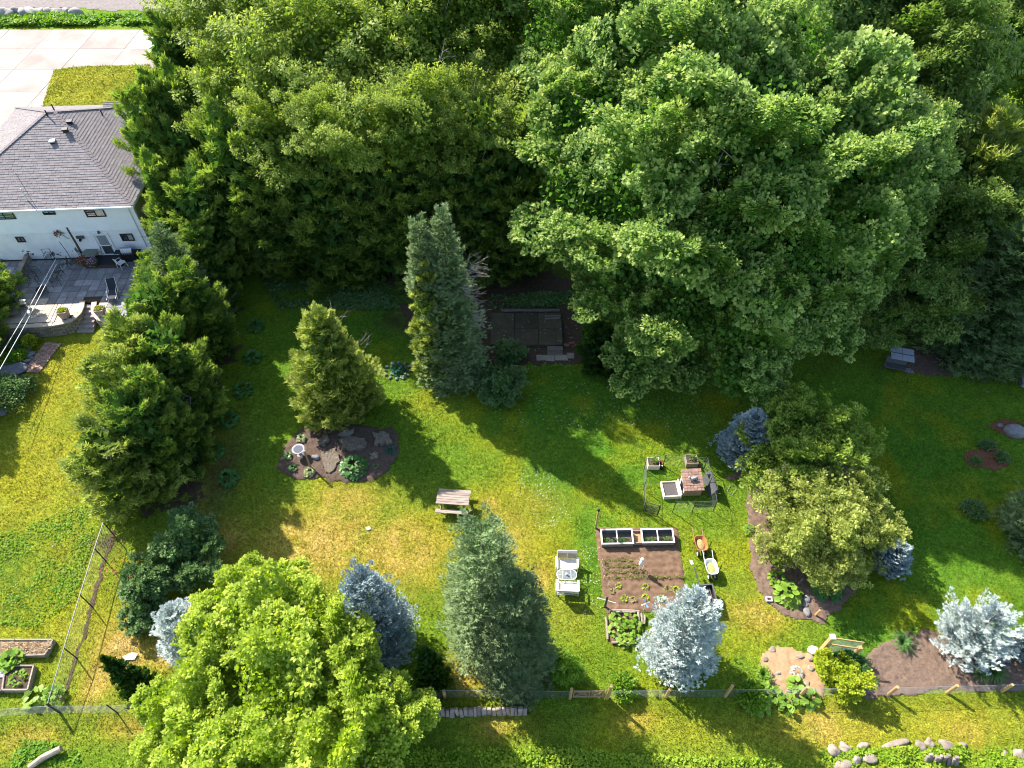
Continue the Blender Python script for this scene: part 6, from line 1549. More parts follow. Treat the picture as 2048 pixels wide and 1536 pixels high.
# ---------------- vegetable plot
def cold_frame(label, pts, hb, hf, seed):
    a, b, c, d = [at(*p, .42) for p in pts]                         # back left, back right, front right, front left
    ctr = (a + b + c + d) / 4; w = (np.linalg.norm(b - a) + np.linalg.norm(c - d)) / 2; dp = (np.linalg.norm(d - a) + np.linalg.norm(c - b)) / 2
    t = thing('cold_frame', label, 'cold frame', (ctr[0], ctr[1], .04), math.atan2((b - a)[1], (b - a)[0]), 'cold frames on the vegetable plot')
    for s in (-1, 1):
        MB().add([(s * (w / 2 - .03), -dp / 2 + .03, 0), (s * (w / 2 - .03), dp / 2 - .03, 0), (s * (w / 2 - .03), dp / 2 - .03, hb), (s * (w / 2 - .03), -dp / 2 + .03, hf), (s * (w / 2), -dp / 2 + .03, 0), (s * (w / 2), dp / 2 - .03, 0), (s * (w / 2), dp / 2 - .03, hb), (s * (w / 2), -dp / 2 + .03, hf)], [(0, 3, 2, 1), (4, 5, 6, 7), (0, 1, 5, 4), (1, 2, 6, 5), (2, 3, 7, 6), (3, 0, 4, 7)]).build('side_board', M['cedarwood'], t)
    MB().box((0, -dp / 2 + .015, hf / 2), (w, .03, hf)).build('front_board', M['cedarwood'], t); MB().box((0, dp / 2 - .015, hb / 2), (w, .03, hb)).build('back_board', M['rotwood'], t); MB().box((0, 0, .07), (w - .08, dp - .08, .10)).build('soil', M['soil'], t)
    tilt = math.atan2(hb - hf, dp); zc = (hb + hf) / 2 + .03
    lid = MB(); fw = .075
    for s in (-1, 1): lid.box((s * (w / 2 - fw / 2 + .02), 0, 0), (fw, dp + .06, .04))
    for s in (-1, 1): lid.box((0, s * (dp / 2 + .03 - fw / 2), .0), (w + .04 - 2 * fw, fw, .038))
    lid.box((0, 0, 0), (.055, dp + .06 - 2 * fw, .036))
    o = lid.build('lid_frame', M['white'], t); o.location = (0, 0, zc); o.rotation_euler = (tilt, 0, 0)
    gl = MB().box((0, 0, .0), (w - .08, dp - .06, .006)).build('pane', M['glass'], o)
    f = Fol(seed)
    for x in (-.62, -.30, .22, .5): bush(f, (x * w / 1.8, -.14, .14), (.16, .14, .12), leaf=.09, n=46, zmin=0)
    f.build('seedlings', L['shrub'], t)
    for x in (-.15, .2): MB().box((x * w, -dp / 2 - .015, hf - .06), (.05, .03, .08)).build('catch', M['wire'], t)
cold_frame('left white-lidded cold frame at the top of the vegetable plot', [(1201, 1060), (1264, 1059), (1267, 1086), (1204, 1087)], .40, .30, 91)
cold_frame('right white-lidded cold frame at the top of the vegetable plot', [(1281, 1059), (1345, 1058), (1349, 1083), (1286, 1085)], .40, .30, 92)
g = G(1275, 1078); t = thing('planting_box', 'low open box between the two cold frames', 'box', (g[0], g[1], .03)); 
for s in (-1, 1): MB().box((0, s * .36, .13), (.50, .05, .22)).build('board', M['cedarwood'], t, bevel=.006)
MB().box((0, 0, .06), (.48, .66, .08)).build('soil', M['sand'], t)
g = G(1191, 1056); t = thing('wooden_post', 'tall yellow wooden post with a black cap at the corner of the vegetable plot', 'post', g)
MB().box((0, 0, .92), (.10, .10, 1.84)).build('shaft', M['pine'], t, bevel=.01); MB().lathe([(.075, 0), (.08, .06), (.06, .14), (.02, .16)], 10, (0, 0, 1.84)).build('cap', M['black'], t)
# seedling rows
def row(label, a, b, n, seed, h=.12, leafm=L['weed'], wid=.10):
    A, B = G(*a), G(*b); f = Fol(seed); rng = f.rng; c_ = A + (B - A) * rng.uniform(0, 1, n)[:, None]; c_[:, 2] += .05; c_[:, :2] += rng.normal(size=(n, 2)) * wid * .5
    k = np.repeat(np.arange(n), 5); az = rng.uniform(0, 6.28, len(k)); D = np.stack([np.cos(az), np.sin(az), rng.uniform(.3, 1.4, len(k))], 1)
    f.leaves(c_[k], D, unit(np.array([0, 0, 1.0]) + rng.normal(size=(len(k), 3)) * .4), h * rng.uniform(.6, 1.3, len(k)), .03, .4)
    o = f.build('seedling_row', leafm); return tag(o, label, 'seedlings', 'seedling rows on the vegetable plot', 'stuff')
L['seed'] = leaf_mat('pale_seedlings', [(.14, .16, .04), (.22, .22, .07), (.30, .28, .10)], (.36, .34, .14), .3, .5, .2, .5)
for i, (a, b, n) in enumerate([((1208, 1124), (1264, 1121), 60), ((1210, 1135), (1276, 1132), 60), ((1214, 1146), (1290, 1143), 70), ((1216, 1157), (1290, 1154), 80), ((1290, 1155), (1368, 1155), 60)]):
    row(f'{["first", "second", "third", "fourth", "fifth"][i]} thin row of pale seedlings counted down from the cold frames', a, b, n, 900 + i, leafm=L['seed'])
for i, (px, r, lab) in enumerate([((1236, 1172), .2, 'left of the upper broken row'), ((1290, 1174), .22, 'in the middle of the upper broken row'), ((1335, 1178), .26, 'at the left of the right-hand tuft row'), ((1352, 1180), .22, 'at the right of the right-hand tuft row'), ((1248, 1198), .26, 'left of the lower broken row'), ((1266, 1200), .22, 'beside the left one of the lower broken row'), ((1291, 1196), .2, 'in the middle of the lower broken row'), ((1322, 1198), .22, 'at the right of the lower broken row'), ((1224, 1184), .14, 'above the crossed stakes')]):
    clump('young vegetable plant ' + lab, px, r, .14, L['seed'] if i % 3 == 2 else L['weed'], 910 + i, 34, .11, 'vegetable_plant', 'vegetable plant', 'young vegetable plants', elong=1.8)
stk = [(1203, 1126), (1204, 1135), (1206, 1147), (1207, 1158), (1216, 1172), (1277, 1123), (1285, 1138), (1297, 1150), (1368, 1153), (1371, 1176)]
wh = ['first of the four along the left edge', 'second of the four along the left edge', 'third of the four along the left edge', 'fourth of the four along the left edge', 'above the wooden cross', 'left of the white hooded stick', 'right behind the white hooded stick', 'below right of the white hooded stick', 'upper one at the right edge of the plot', 'lower one at the right edge of the plot']
sme = None
for p_, w_ in zip(stk, wh):
    g = G(*p_)
    if sme is None: o = MB().tube([(0, 0, -.05), (.01, .0, .42)], .014, 5).build('garden_stake', M['cream']); sme = o.data
    else: o = bpy.data.objects.new('garden_stake', sme); C.objects.link(o)
    o.location = tuple(g); tag(o, 'thin row stake on the vegetable plot, ' + w_, 'stake', 'row stakes')
g = G(1279, 1139); t = thing('hooded_stick', 'stick with a white plastic hood standing in the middle of the vegetable plot', 'stick', g)
MB().tube([(0, 0, -.05), (0, 0, 1.0)], .02, 6).build('stick', M['cream'], t); MB().lathe([(.13, .62), (.12, .80), (.07, .98), (.02, 1.04)], 10).build('hood', M['white'], t); MB().lathe([(.01, 1.02), (.09, 1.08), (.10, 1.16), (.06, 1.22), (.01, 1.24)], 10).build('knob', M['white'], t)
g = G(1210, 1214); t = thing('wooden_cross', 'crossed grey wooden stakes at the lower left corner of the vegetable plot', 'wooden cross', g)
MB().box((0, 0, .62), (.11, .05, 1.28)).build('upright', M['rotwood'], t, bevel=.008); MB().beam((-.46, .045, .98), (.50, -.03, .52), .05, .06).build('crossbar', M['cream'], t)
M['blueplastic'] = mat('blue_plastic', (.10, .32, .62), (.07, .25, .52), 4, .4, 0, rand=0)
g = G(1287, 1220); t = thing('pinwheel', 'blue and white pinwheel on a stick at the foot of the vegetable plot', 'pinwheel', g)
MB().tube([(0, 0, -.05), (0, 0, .75)], .014, 5).build('stick', M['cream'], t)
for k in range(4): o = MB().add([(0, 0, 0), (.24, .05, .02), (.22, -.05, -.01), (.24, .05, .03), (0, 0, .012)], [(0, 2, 1), (4, 3, 2)]).build('vane', M['blueplastic' if k % 2 else 'white'], t); o.location = (0, 0, .78); o.rotation_euler = (.25, 0, k * math.pi / 2 + .4)

# ---------------- wheelbarrows
def tub_mesh(w0, l0, w1, l1, h, th=.02, rnd=.0, n=28, e=3.2):
    mb = MB(); prof = [(.92, 0), (1.0, 1)]
    def ring(w, l, z): return [(math.copysign(abs(math.cos(a)) ** (2 / e), math.cos(a)) * w / 2, math.copysign(abs(math.sin(a)) ** (2 / e), math.sin(a)) * l / 2 * (1 + .08 * z), z) for a in np.linspace(0, 2 * math.pi, n, endpoint=False)]
    rings = [ring(w0, l0, 0), ring(w1, l1, h), ring(w1 + .05, l1 + .05, h + .005), ring(w1 + .05, l1 + .05, h + .025), ring(w1 - th, l1 - th, h + .022), ring(w0 - th, l0 - th, th)]
    vs = [v for r in rings for v in r]; fs = [(i * n + k, i * n + (k + 1) % n, (i + 1) * n + (k + 1) % n, (i + 1) * n + k) for i in range(5) for k in range(n)] + [tuple(range(n - 1, -1, -1)), tuple(range(5 * n, 6 * n))]
    return mb.add(vs, fs)
def wheelbarrow(label, px, rz, m, fill, w, l, h, two=True):
    g = G(*px); t = thing('wheelbarrow', label, 'wheelbarrow', g, rz)
    tb = tub_mesh(w * .6, l * .62, w, l, h).build('tub', m, t, smooth=False); tb.location = (0, 0, .30)
    fm = MB(); rng = np.random.default_rng(int(px[0])); n = 12
    fm.lathe([(.01, .03), (w * .16, .025), (w * .33, .0), (w * .40, -.05)], 14, (0, 0, .30 + h * .55), 1.0, l / w); fm.build('load', fill, t, smooth=True)
    for s in (-1, 1):
        MB().tube([(s * .12, -l * .55, .22), (s * w * .30, -l * .2, .28), (s * w * .40, l * .4, .36), (s * w * .42, l * .5 + .48, .62)], .02, 6).build('handle', M['tan' if m is M['orange'] else 'whiteplastic'], t)
        MB().tube([(s * w * .33, l * .25, .32), (s * w * .36, l * .36, .0)], .02, 6).build('leg', M['postmetal'], t)
    for s in ((-1, 1) if two else (0,)):
        wl = MB().lathe([(.10, -.045), (.17, -.05), (.19, -.02), (.19, .02), (.17, .05), (.10, .045)], 16).build('wheel', M['black'], t); wl.rotation_euler = (0, math.pi / 2, 0); wl.location = (s * w * .30, -l * .5, .19)
        rm = MB().lathe([(.02, -.052), (.10, -.052), (.10, .052), (.02, .052)], 12).build('rim', M['whiteplastic'], wl)
    return t
M['orange'] = mat('rusty_orange_enamel', (.46, .17, .055), (.34, .115, .04), 4, .5, .1, rand=0)
M['straw'] = mat('dry_clippings', (.42, .33, .14), (.26, .19, .08), 10, .95, .9, 30, rand=0)
M['greenload'] = mat('green_clippings', (.40, .44, .16), (.28, .32, .10), 10, .95, .9, 30, rand=0)
wheelbarrow('orange wheelbarrow loaded with dry clippings, right of the cold frames', (1398, 1096), R(4), M['orange'], M['straw'], .62, .86, .26)
wheelbarrow('white wheelbarrow with pale clippings, below the orange one', (1419, 1142), R(5), M['whiteplastic'], M['greenload'], .60, .84, .22)
g = G(1409, 1200); t = thing('garden_cart', 'black garden cart holding tools, half hidden by the silver spruce', 'garden cart', g, R(4))
M['cartplastic'] = mat('black_cart_plastic', (.045, .043, .046), (.03, .029, .032), 4, .45, .1, rand=0)
ct = MB(); W_, L_, H_ = .80, 1.05, .36
for s in (-1, 1): ct.box((s * W_ / 2, 0, .46), (.035, L_, H_)).box((0, s * L_ / 2, .46), (W_ - .036, .035, H_ - .01))
ct.box((0, 0, .29), (W_ - .05, L_ - .05, .03)); ct.build('tray', M['cartplastic'], t)
for s in (-1, 1): MB().box((s * W_ / 2, 0, .66), (.07, L_ + .07, .035)).box((0, s * L_ / 2, .66), (W_ - .075, .07, .033)).build('rim', M['greybox'], t)
for s in (-1, 1): wl = MB().lathe([(.05, -.04), (.2, -.045), (.22, 0), (.2, .045), (.05, .04)], 16).build('wheel', M['black'], t); wl.rotation_euler = (0, math.pi / 2, 0); wl.location = (s * (W_ / 2 + .07), -.15, .22)
MB().tube([(-.22, L_ / 2, .5), (-.26, L_ / 2 + .6, .62), (-.30, L_ / 2 + .95, .66)], .022, 6).build('handle', M['greybox'], t)
t2 = thing('spade', 'spade with a pale grip lying across the garden cart', 'spade', g + np.array([0, 0, .0]), R(4))
MB().tube([(.06, -.30, .45), (.0, .15, .62), (-.05, .38, .70)], .022, 6).build('shaft', M['cream'], t2); MB().box((.09, -.45, .38), (.2, .3, .02), (.5, 0, .2)).build('blade', M['steel'], t2); MB().tube([(-.13, .38, .70), (.03, .40, .70)], .02, 6).build('grip', M['white'], t2)
t2 = thing('broom', 'long-handled broom with white bristles leaning out of the cart', 'broom', g, R(4))
MB().tube([(-.25, .35, .60), (-.34, 1.2, .75), (-.40, 1.6, .82)], .016, 6).build('shaft', M['greybox'], t2); MB().box((-.42, 1.72, .83), (.14, .26, .08), (0, 0, .15)).build('head', M['white'], t2, bevel=.02)
for x in (.18, .28): MB().beam((x, -.5, .40), (x - .03, .45, .50), .03).build('slat', M['rotwood'], t)

m, n, l, p = nt_new('frosted_table_glass'); p.inputs['Base Color'].default_value = (.34, .38, .42, 1); p.inputs['Roughness'].default_value = .15; tr = n.new('ShaderNodeBsdfTransparent'); ms = n.new('ShaderNodeMixShader'); ms.inputs[0].default_value = .45; l.new(tr.outputs[0], ms.inputs[1]); l.new(p.outputs[0], ms.inputs[2]); l.new(ms.outputs[0], n['Material Output'].inputs[0]); M['tableglass'] = m
# ---------------- white garden seats and table
M['cushion'] = mat('cream_seat_fabric', (.74, .68, .58), (.66, .60, .50), 8, .8, .1, rand=.02)
M['tanfab'] = mat('tan_back_fabric', (.40, .31, .22), (.33, .25, .18), 8, .8, .1, rand=.02)
def loveseat(label, px, rz, seed, two=True):
    g = G(*px); t = thing('garden_loveseat', label, 'loveseat', g, rz, 'white garden seats'); w = 1.12
    MB().box((0, -.05, .42), (w - .1, .56, .07)).build('seat_cushion', M['cushion'], t, bevel=.02)
    b = MB().box((0, 0, 0), (w - .08, .06, .56)).build('backrest', M['cushion'], t, bevel=.015); b.location = (0, .36, .74); b.rotation_euler = (-.34, 0, 0)
    for s in (-1, 1): q = MB().box((s * .26, -.034, -.06), (.47, .012, .30)).build('back_panel', M['tanfab'], b)
    for s in (-1, 1):
        MB().box((s * w / 2, -.02, .62), (.10, .62, .045)).build('armrest', M['white'], t, bevel=.015)
        for y in (-.3, .26): MB().tube([(s * w / 2, y, 0), (s * w / 2, y, .61)], .028, 6).build('leg', M['white'], t)
        MB().tube([(s * w / 2, -.3, .12), (s * w / 2, .26, .12)], .018, 5).build('side_rail', M['white'], t)
    MB().tube([(-w / 2, -.3, .34), (w / 2, -.3, .34)], .02, 6).tube([(-w / 2, .26, .34), (w / 2, .26, .34)], .02, 6).tube([(-w / 2, .26, .14), (w / 2, .26, .14)], .016, 6).build('seat_rail', M['white'], t)
loveseat('white garden loveseat facing the viewer above the oval glass table', (1133, 1134), R(-2), 1)
loveseat('white garden loveseat seen from behind below the oval glass table', (1134, 1182), R(177), 2)
g = G(1132, 1160); t = thing('oval_table', 'white oval glass-topped table between the two loveseats', 'table', g)
n = 28; ring = lambda r, z: [(math.copysign(abs(math.cos(a)) ** .75, math.cos(a)) * (.53 - r), math.copysign(abs(math.sin(a)) ** .75, math.sin(a)) * (.31 - r), z) for a in np.linspace(0, 2 * math.pi, n, endpoint=False)]
vs = ring(0, .62) + ring(0, .65) + ring(.032, .65) + ring(.032, .62)
MB().add(vs, [(i * n + k, i * n + (k + 1) % n, ((i + 1) % 4) * n + (k + 1) % n, ((i + 1) % 4) * n + k) for i in range(4) for k in range(n)]).build('rim', M['white'], t)
MB().add(ring(.04, .632), [tuple(range(n))]).build('glass_top', M['tableglass'], t)
for x in (-.22, .22): MB().box((x, 0, .618), (.028, .56, .02)).build('cross_bar', M['white'], t)
for sx in (-1, 1):
    for sy in (-1, 1): MB().tube([(sx * .40, sy * .2, .62), (sx * .44, sy * .24, 0)], .022, 6).build('leg', M['white'], t)
MB().tube([(-.42, .22, .16), (-.42, -.22, .16), (.42, -.22, .16), (.42, .22, .16), (-.42, .22, .16)], .014, 5).build('stretcher', M['white'], t)
tag(MB().lathe([(.05, 0), (.06, .02), (.03, .08), (.05, .13), (.01, .14)], 12).build('tea_light', M['white'], loc=g + np.array([-.02, 0, .64])), 'small white lantern standing on the oval glass table', 'lantern')

# ---------------- raised bed of squash
g = G(1245, 1256); t = thing('raised_bed', 'squash bed framed in grey logs below the vegetable plot', 'raised bed', g)
LG = lambda a, b, r=.065: MB().tube([G(*a) - g + np.array([0, 0, .1]), (G(*a) + G(*b)) / 2 - g + np.array([.02, .03, .11]), G(*b) - g + np.array([0, 0, .1])], [r, r * .95, r * .85], 8).build('log', M['cedarwood'], t)
for a, b in [((1218, 1223), (1278, 1224)), ((1228, 1227), (1270, 1226)), ((1211, 1236), (1213, 1258)), ((1213, 1252), (1215, 1280)), ((1223, 1287), (1250, 1288)), ((1245, 1290), (1272, 1288)), ((1276, 1226), (1277, 1262)), ((1282, 1228), (1284, 1250)), ((1289, 1232), (1288, 1250))]: LG(a, b)
bed('soil_patch', PX([(1216, 1228), (1276, 1228), (1276, 1286), (1218, 1286)]), M['soil'], .04, .1, .05)
for i, (px, r) in enumerate([((1260, 1240), .42), ((1240, 1250), .4), ((1228, 1262), .36), ((1256, 1268), .4), ((1270, 1252), .34), ((1248, 1282), .38), ((1270, 1282), .3), ((1230, 1238), .25)]):
    clump(['squash plant at the upper right of the log-framed bed', 'squash plant in the middle of the log-framed bed', 'squash plant at the left of the log-framed bed', 'squash plant right of centre in the log-framed bed', 'squash plant against the silver spruce in the log-framed bed', 'squash plant at the lower rim of the log-framed bed', 'squash plant at the lower right corner of the log-framed bed', 'small squash plant at the upper left of the log-framed bed'][i], px, r, .34, L['hostalit'] if i in (2, 5, 7) else L['shrub'], 930 + i, 34, .2, 'squash_plant', 'squash plant', 'squash plants', elong=1.15)

# ---------------- fences
def post(root, g, h, r=.055, m='pine', square=False, name='post', cap=True):
    q = np.asarray(g) - np.array(root.location)
    mb = MB(); mb.box((q[0], q[1], q[2] + h / 2), (r * 2, r * 2, h)) if square else mb.tube([q, q + np.array([0, 0, h])], [r * 1.04, r], 10)
    return mb.build(name, M[m], root)
fp = [(118, 1425, 1408, 'postmetal'), (234, 1425, 1409, 'postmetal'), (346, 1418, 1402, 'tan'), (890, 1394, 1382, 'pine'), (1140, 1396, 1378, 'pine')]
fr = [(1215, 1396, 1372, 'pine'), (1332, 1394, 1378, 'pine'), (1450, 1393, 1371, 'pine'), (1600, 1391, 1374, 'pine'), (1777, 1389, 1374, 'pine'), (1894, 1386, 1371, 'pine'), (2003, 1383, 1369, 'pine'), (2110, 1381, 1367, 'pine')]
def bottom_fence(label, lst):
    root = thing('wire_fence', label, 'fence', G(lst[0][0], lst[0][1])); o = np.array(root.location); mesh = MB(); tp = MB()
    pts = []
    for x, y, ty, m in lst:
        g = G(x, y); h = max(.9, tall(g, ty)); post(root, g, h, .075 if m == 'pine' else .03, m); pts.append(g)
    for a, b in zip(pts[:-1], pts[1:]):
        wire_panel(mesh, a - o, b - o, .95, .10, .0017); tp.tube([a - o + np.array([0, 0, .96]), (a + b) / 2 - o + np.array([0, 0, .93]), b - o + np.array([0, 0, .96])], .008, 5)
    tag(mesh.build('wire_mesh', M['wire'], root), kind='stuff'); tp.build('top_wire', M['wire'], root); return root
bottom_fence('wire mesh fence along the bottom edge, left of the wooden gate', [(-60, 1437, 1420, 'postmetal')] + fp)
bottom_fence('wire mesh fence on pine posts along the bottom edge, right of the wooden gate', fr)
a, b = G(1143, 1396), G(1212, 1396); t = thing('garden_gate', 'wooden gate with crossed braces in the wire fence at the bottom', 'gate', a); v = b - a; u3 = lambda s, z: v * s + np.array([0, 0, z])
for z in (.22, .95): MB().beam(u3(.02, z), u3(.98, z), .06, .08).build('rail', M['tan'], t, bevel=.006)
for s in (.04, .48, .56, .88, .95): MB().beam(u3(s, .14), u3(s, 1.04), .09, .035).build('stile', M['tan'], t, bevel=.006)
for s0_, s1_ in ((.06, .47), (.57, .87)): MB().beam(u3(s0_, .26), u3(s1_, .91), .05, .03).build('brace', M['tan'], t); MB().beam(u3(s0_, .91) + np.array([0, .04, 0]), u3(s1_, .26) + np.array([0, .04, 0]), .05, .03).build('brace', M['tan'], t)
gm = MB(); wire_panel(gm, u3(.03, 0) + np.array([0, .07, 0]), u3(.97, 0) + np.array([0, .07, 0]), .95, .08, .003, .2); tag(gm.build('wire_mesh', M['wire'], t), kind='stuff')
lf = [(226, 1068), (210, 1120), (183, 1212), (153, 1316), (120, 1423)]; lt = [1045, 1097, 1190, 1296, 1407]
root = thing('chain_link_fence', 'thin chain-link fence between the two lawns on the left', 'fence', G(120, 1423)); o0 = np.array(root.location); mesh = MB(); tr_ = []
for (x, y), ty in zip(lf, lt): g = G(x, y); h = min(tall(g, ty), 1.45); post(root, g, h, .03, 'postmetal'); tr_.append(g - o0 + np.array([0, 0, h]))
MB().tube(tr_, .026, 6).build('top_rail', M['wire'], root)
for a, b in zip(lf[:-1], lf[1:]): wire_panel(mesh, G(*a) - o0, G(*b) - o0, 1.25, .16, .0011)
tag(mesh.build('wire_mesh', M['wire'], root), kind='stuff')
bed('bare_strip', PX([(222, 1062), (230, 1064), (211, 1130), (186, 1214), (156, 1318), (127, 1400), (121, 1400), (150, 1316), (180, 1210), (205, 1122)]), M['darksoil'], .01, .06, .16)
# trellis fence by the golden shrub
a, b = G(1640, 1303), G(1704, 1312); t = thing('trellis', 'short two-railed wooden trellis between two posts above the golden shrub', 'trellis', a); v = b - a; u3 = lambda s, z: v * s + np.array([0, 0, z])
h = tall(a, 1274); post(t, a, h, .085, 'pine', True); post(t, b, min(h, tall(b, 1300) + .35), .085, 'pine', True)
MB().box((0, 0, h + .03), (.26, .26, .06)).build('post_cap', M['cream'], t, bevel=.01)
for z, q in ((h - .1, .0), (.55 * h, .0)): MB().beam(u3(.03, z), u3(.97, z - .05), .05, .09).build('rail', M['pine'], t, bevel=.006)
gm = MB(); wire_panel(gm, u3(.02, 0), u3(.98, 0), h - .1, .09, .003); tag(gm.build('wire_mesh', M['wire'], t), kind='stuff')
M['whiterock'] = mat('white_quartz', (.80, .78, .76), (.68, .65, .63), 5, .8, .3, rand=.05)
rocks([(1625, 1302, .56, .46, .45, 'white quartz boulder at the foot of the trellis post')], M['whiterock'], None, 95)
M['palerock'] = mat('pale_pink_field_stone', (.34, .275, .22), (.20, .16, .125), 4, .9, .6, 14, rand=.2, c3=(.42, .36, .30))
rocks([(1622, 1318, .34, .26, .22, 'small pale rock below the white boulder'), (1622, 1338, .36, .3, .2, 'pale flat rock left of the golden shrub'), (1600, 1313, .42, .22, .15, 'thin pale rock on the rim of the sandy bed'), (1556, 1347, .3, .2, .16, 'small pale rock in the sandy bed'), (1612, 1369, .5, .3, .16, 'flat pink rock below the sandy bed'), (1579, 1382, .34, .24, .2, 'reddish rock among the yellow-green hostas'), (1545, 1300, .4, .3, .12, 'flat rock at the top rim of the sandy bed'), (1530, 1318, .3, .26, .12, 'flat rock at the left rim of the sandy bed')], M['palerock'], 'rocks round the sandy bed', 96)
rocks([(1613, 1198, .36, .46, .3, 'upper grey cobble between the two hostas'), (1610, 1210, .3, .3, .24, 'small middle cobble between the two hostas'), (1614, 1225, .38, .5, .3, 'lowest pale cobble at the rim of the island bed')], M['granite'], 'cobbles of the island bed', 97, rough=.12)
g = G(1630, 1231); t = thing('wooden_stake', 'short leaning wooden stake at the rim of the island bed', 'stake', g); MB().beam((0, 0, 0), (.06, .02, .62), .085, .085).build('shaft', M['pine'], t, bevel=.008)
g = G(1597, 1168); t = thing('wooden_stake', 'short grey stake standing behind the sunlit hosta', 'stake', g); MB().beam((0, 0, 0), (.05, .02, .6), .08, .08).build('shaft', M['rotwood'], t, bevel=.008)
g = G(1537, 1200); t = thing('edging_block', 'small open white concrete block on the rim of the island bed', 'concrete block', g, -.1)
for s in (-1, 1): MB().box((s * .13, 0, .08), (.04, .2, .16)).build('web', M['white'], t); MB().box((0, s * .1, .08), (.299, .04, .158)).build('face', M['white'], t)
o = MB().box((0, 0, .08), (.16, .22, .16), (.2, .1, .4)).build('blue_container', M['blueplastic'], loc=G(1716, 1351)); tag(o, 'bright blue plastic tub in the mulch right of the golden shrub', 'tub')
# boulder, rocks at the right
rocks([(2027, 866, 1.35, .95, .95, 'large smooth grey boulder in the mulch at the right edge'), (1999, 852, .4, .3, .3, 'small grey rock left of the large boulder')], M['granite'], None, 98, 3, rough=.10)
rocks([(2015, 1320, .36, .3, .24, 'pale rock right of the iris clump'), (2004, 1322, .3, .26, .22, 'grey rock beside the pale one right of the iris'), (2012, 1334, .34, .24, .2, 'tan rock below the iris clump')], M['granite'], 'rocks by the iris clump', 99)
M['stucco2'] = mat('grey_stone_kerb', (.30, .30, .32), (.22, .22, .24), 4, .8, .3, rand=0)
t = thing('stone_plinth', 'grey stone plinth carrying a round dark pot, cut by the right edge', 'plinth', G(2052, 760), -.35); MB().box((0, 0, .15), (.8, 1.6, .3)).build('slab', M['stucco2'], t, bevel=.02)
tag(MB().lathe([(.14, 0), (.22, .25), (.24, .3), (.18, .28), (.1, .1)], 14).build('flower_pot', M['black'], loc=G(2044, 742, .3)), 'round dark pot on the grey plinth at the right edge', 'pot')
# canopy swing
g = G(1785, 742); t = thing('canopy_swing', 'garden swing with a grey fabric canopy in the shade by the brown mulch', 'garden swing', g, R(-16))
M['canopy'] = mat('grey_canopy_fabric', (.30, .31, .36), (.23, .24, .28), 6, .8, .1, rand=0)
for s in (-1, 1):
    MB().box((s * .36, 0, 1.62), (.70, 1.05, .03), (.12, 0, 0)).build('canopy_panel', M['canopy'], t, bevel=.008)
    MB().tube([(s * .85, -.75, 0), (s * .82, 0, 1.66), (s * .85, .75, 0)], .025, 6).build('side_frame', M['postmetal'], t)
    MB().tube([(s * .60, 0, 1.6), (s * .62, .05, .5)], .012, 5).build('hanger', M['postmetal'], t)
MB().tube([(-.82, 0, 1.64), (.82, 0, 1.64)], .025, 6).build('top_bar', M['postmetal'], t); MB().box((0, -.02, .46), (1.3, .5, .06)).build('seat', M['greybox'], t, bevel=.02); b_ = MB().box((0, .28, .74), (1.3, .05, .5), (-.2, 0, 0)).build('backrest', M['greybox'], t, bevel=.02)
o = link_mesh('rock', rock_mesh('rock', rng, (.6, .45, .25), 2, .3), M['slate']); o.location = tuple(G(1818, 742, .05)); tag(o, 'flat bluish rock beside the canopy swing', 'rock')

# ---------------- stone edging and walls along the bottom
M['edgestone'] = mat('split_edging_stone', (.34, .27, .23), (.20, .16, .14), 4, .9, .5, 16, rand=.24)
def stone_row(label, a, b, y0, y1, seed, wr=(.14, .26), name='stone_edging'):
    A, B = G(a, y0), G(b, y1); root = thing(name, label, 'stone edging', A); rng = np.random.default_rng(seed); d = B - A; Lr_ = np.linalg.norm(d); u = d / Lr_; x = 0.0
    while x < Lr_:
        w = rng.uniform(*wr); o = MB().box((0, 0, 0), (w - .02, .16, .5 * rng.uniform(.85, 1.12)), taper=float(rng.uniform(.8, 1.0))).build('stone', M['edgestone'], root, bevel=.02)
        o.location = tuple(u * (x + w / 2) + np.array([0, rng.normal() * .02, .2])); o.rotation_euler = (float(-.35 + rng.normal() * .1), float(rng.normal() * .10), math.atan2(u[1], u[0]) + float(rng.normal() * .1)); x += w
    return root
stone_row('upright stone slabs edging the bank below the dark cone cedar', 862, 1052, 1428, 1424, 101)
stone_row('upright grey slabs among the weeds at the bottom right', 1845, 1912, 1521, 1523, 102)
rocks([(1665, 1500, .55, .5, .3, 'first pale stone from the left of the broken wall at the bottom right'), (1690, 1496, .5, .4, .3, 'brownish stone beside the left end of the broken wall'), (1722, 1493, .6, .3, .25, 'narrow pale stone in the broken wall'), (1792, 1491, 1.15, .4, .3, 'longest white stone of the broken wall'), (1840, 1490, .5, .36, .3, 'tan stone right of the longest white stone'), (1858, 1488, .35, .4, .36, 'pointed tan stone in the broken wall'), (1892, 1493, .55, .42, .32, 'squarish white stone at the right of the broken wall'), (1925, 1491, .5, .3, .22, 'low pale stone at the right end of the broken wall'),
       (1708, 1518, .5, .45, .32, 'grey stone below the broken wall'), (1736, 1516, .8, .4, .2, 'flat tan stone below the broken wall'), (1686, 1532, .9, .6, .35, 'large tan stone at the very bottom'), (2010, 1508, .3, .3, .25, 'small tan stone at the far right bottom'), (2036, 1508, .55, .4, .3, 'pale stone cut by the right edge at the bottom')], M['palerock'], 'stones of the broken wall', 103, 3, rough=.42)
rocks([(332, 1440, .36, .3, .3, 'grey stone in the little pile beside the lime maple'), (345, 1446, .34, .3, .3, 'buff stone right in the little pile beside the lime maple'), (322, 1448, .36, .3, .28, 'dark stone left in the little pile beside the lime maple'), (352, 1438, .26, .3, .22, 'buff stone on top of the little pile beside the lime maple')], M['palerock'], 'stone pile beside the maple', 104)
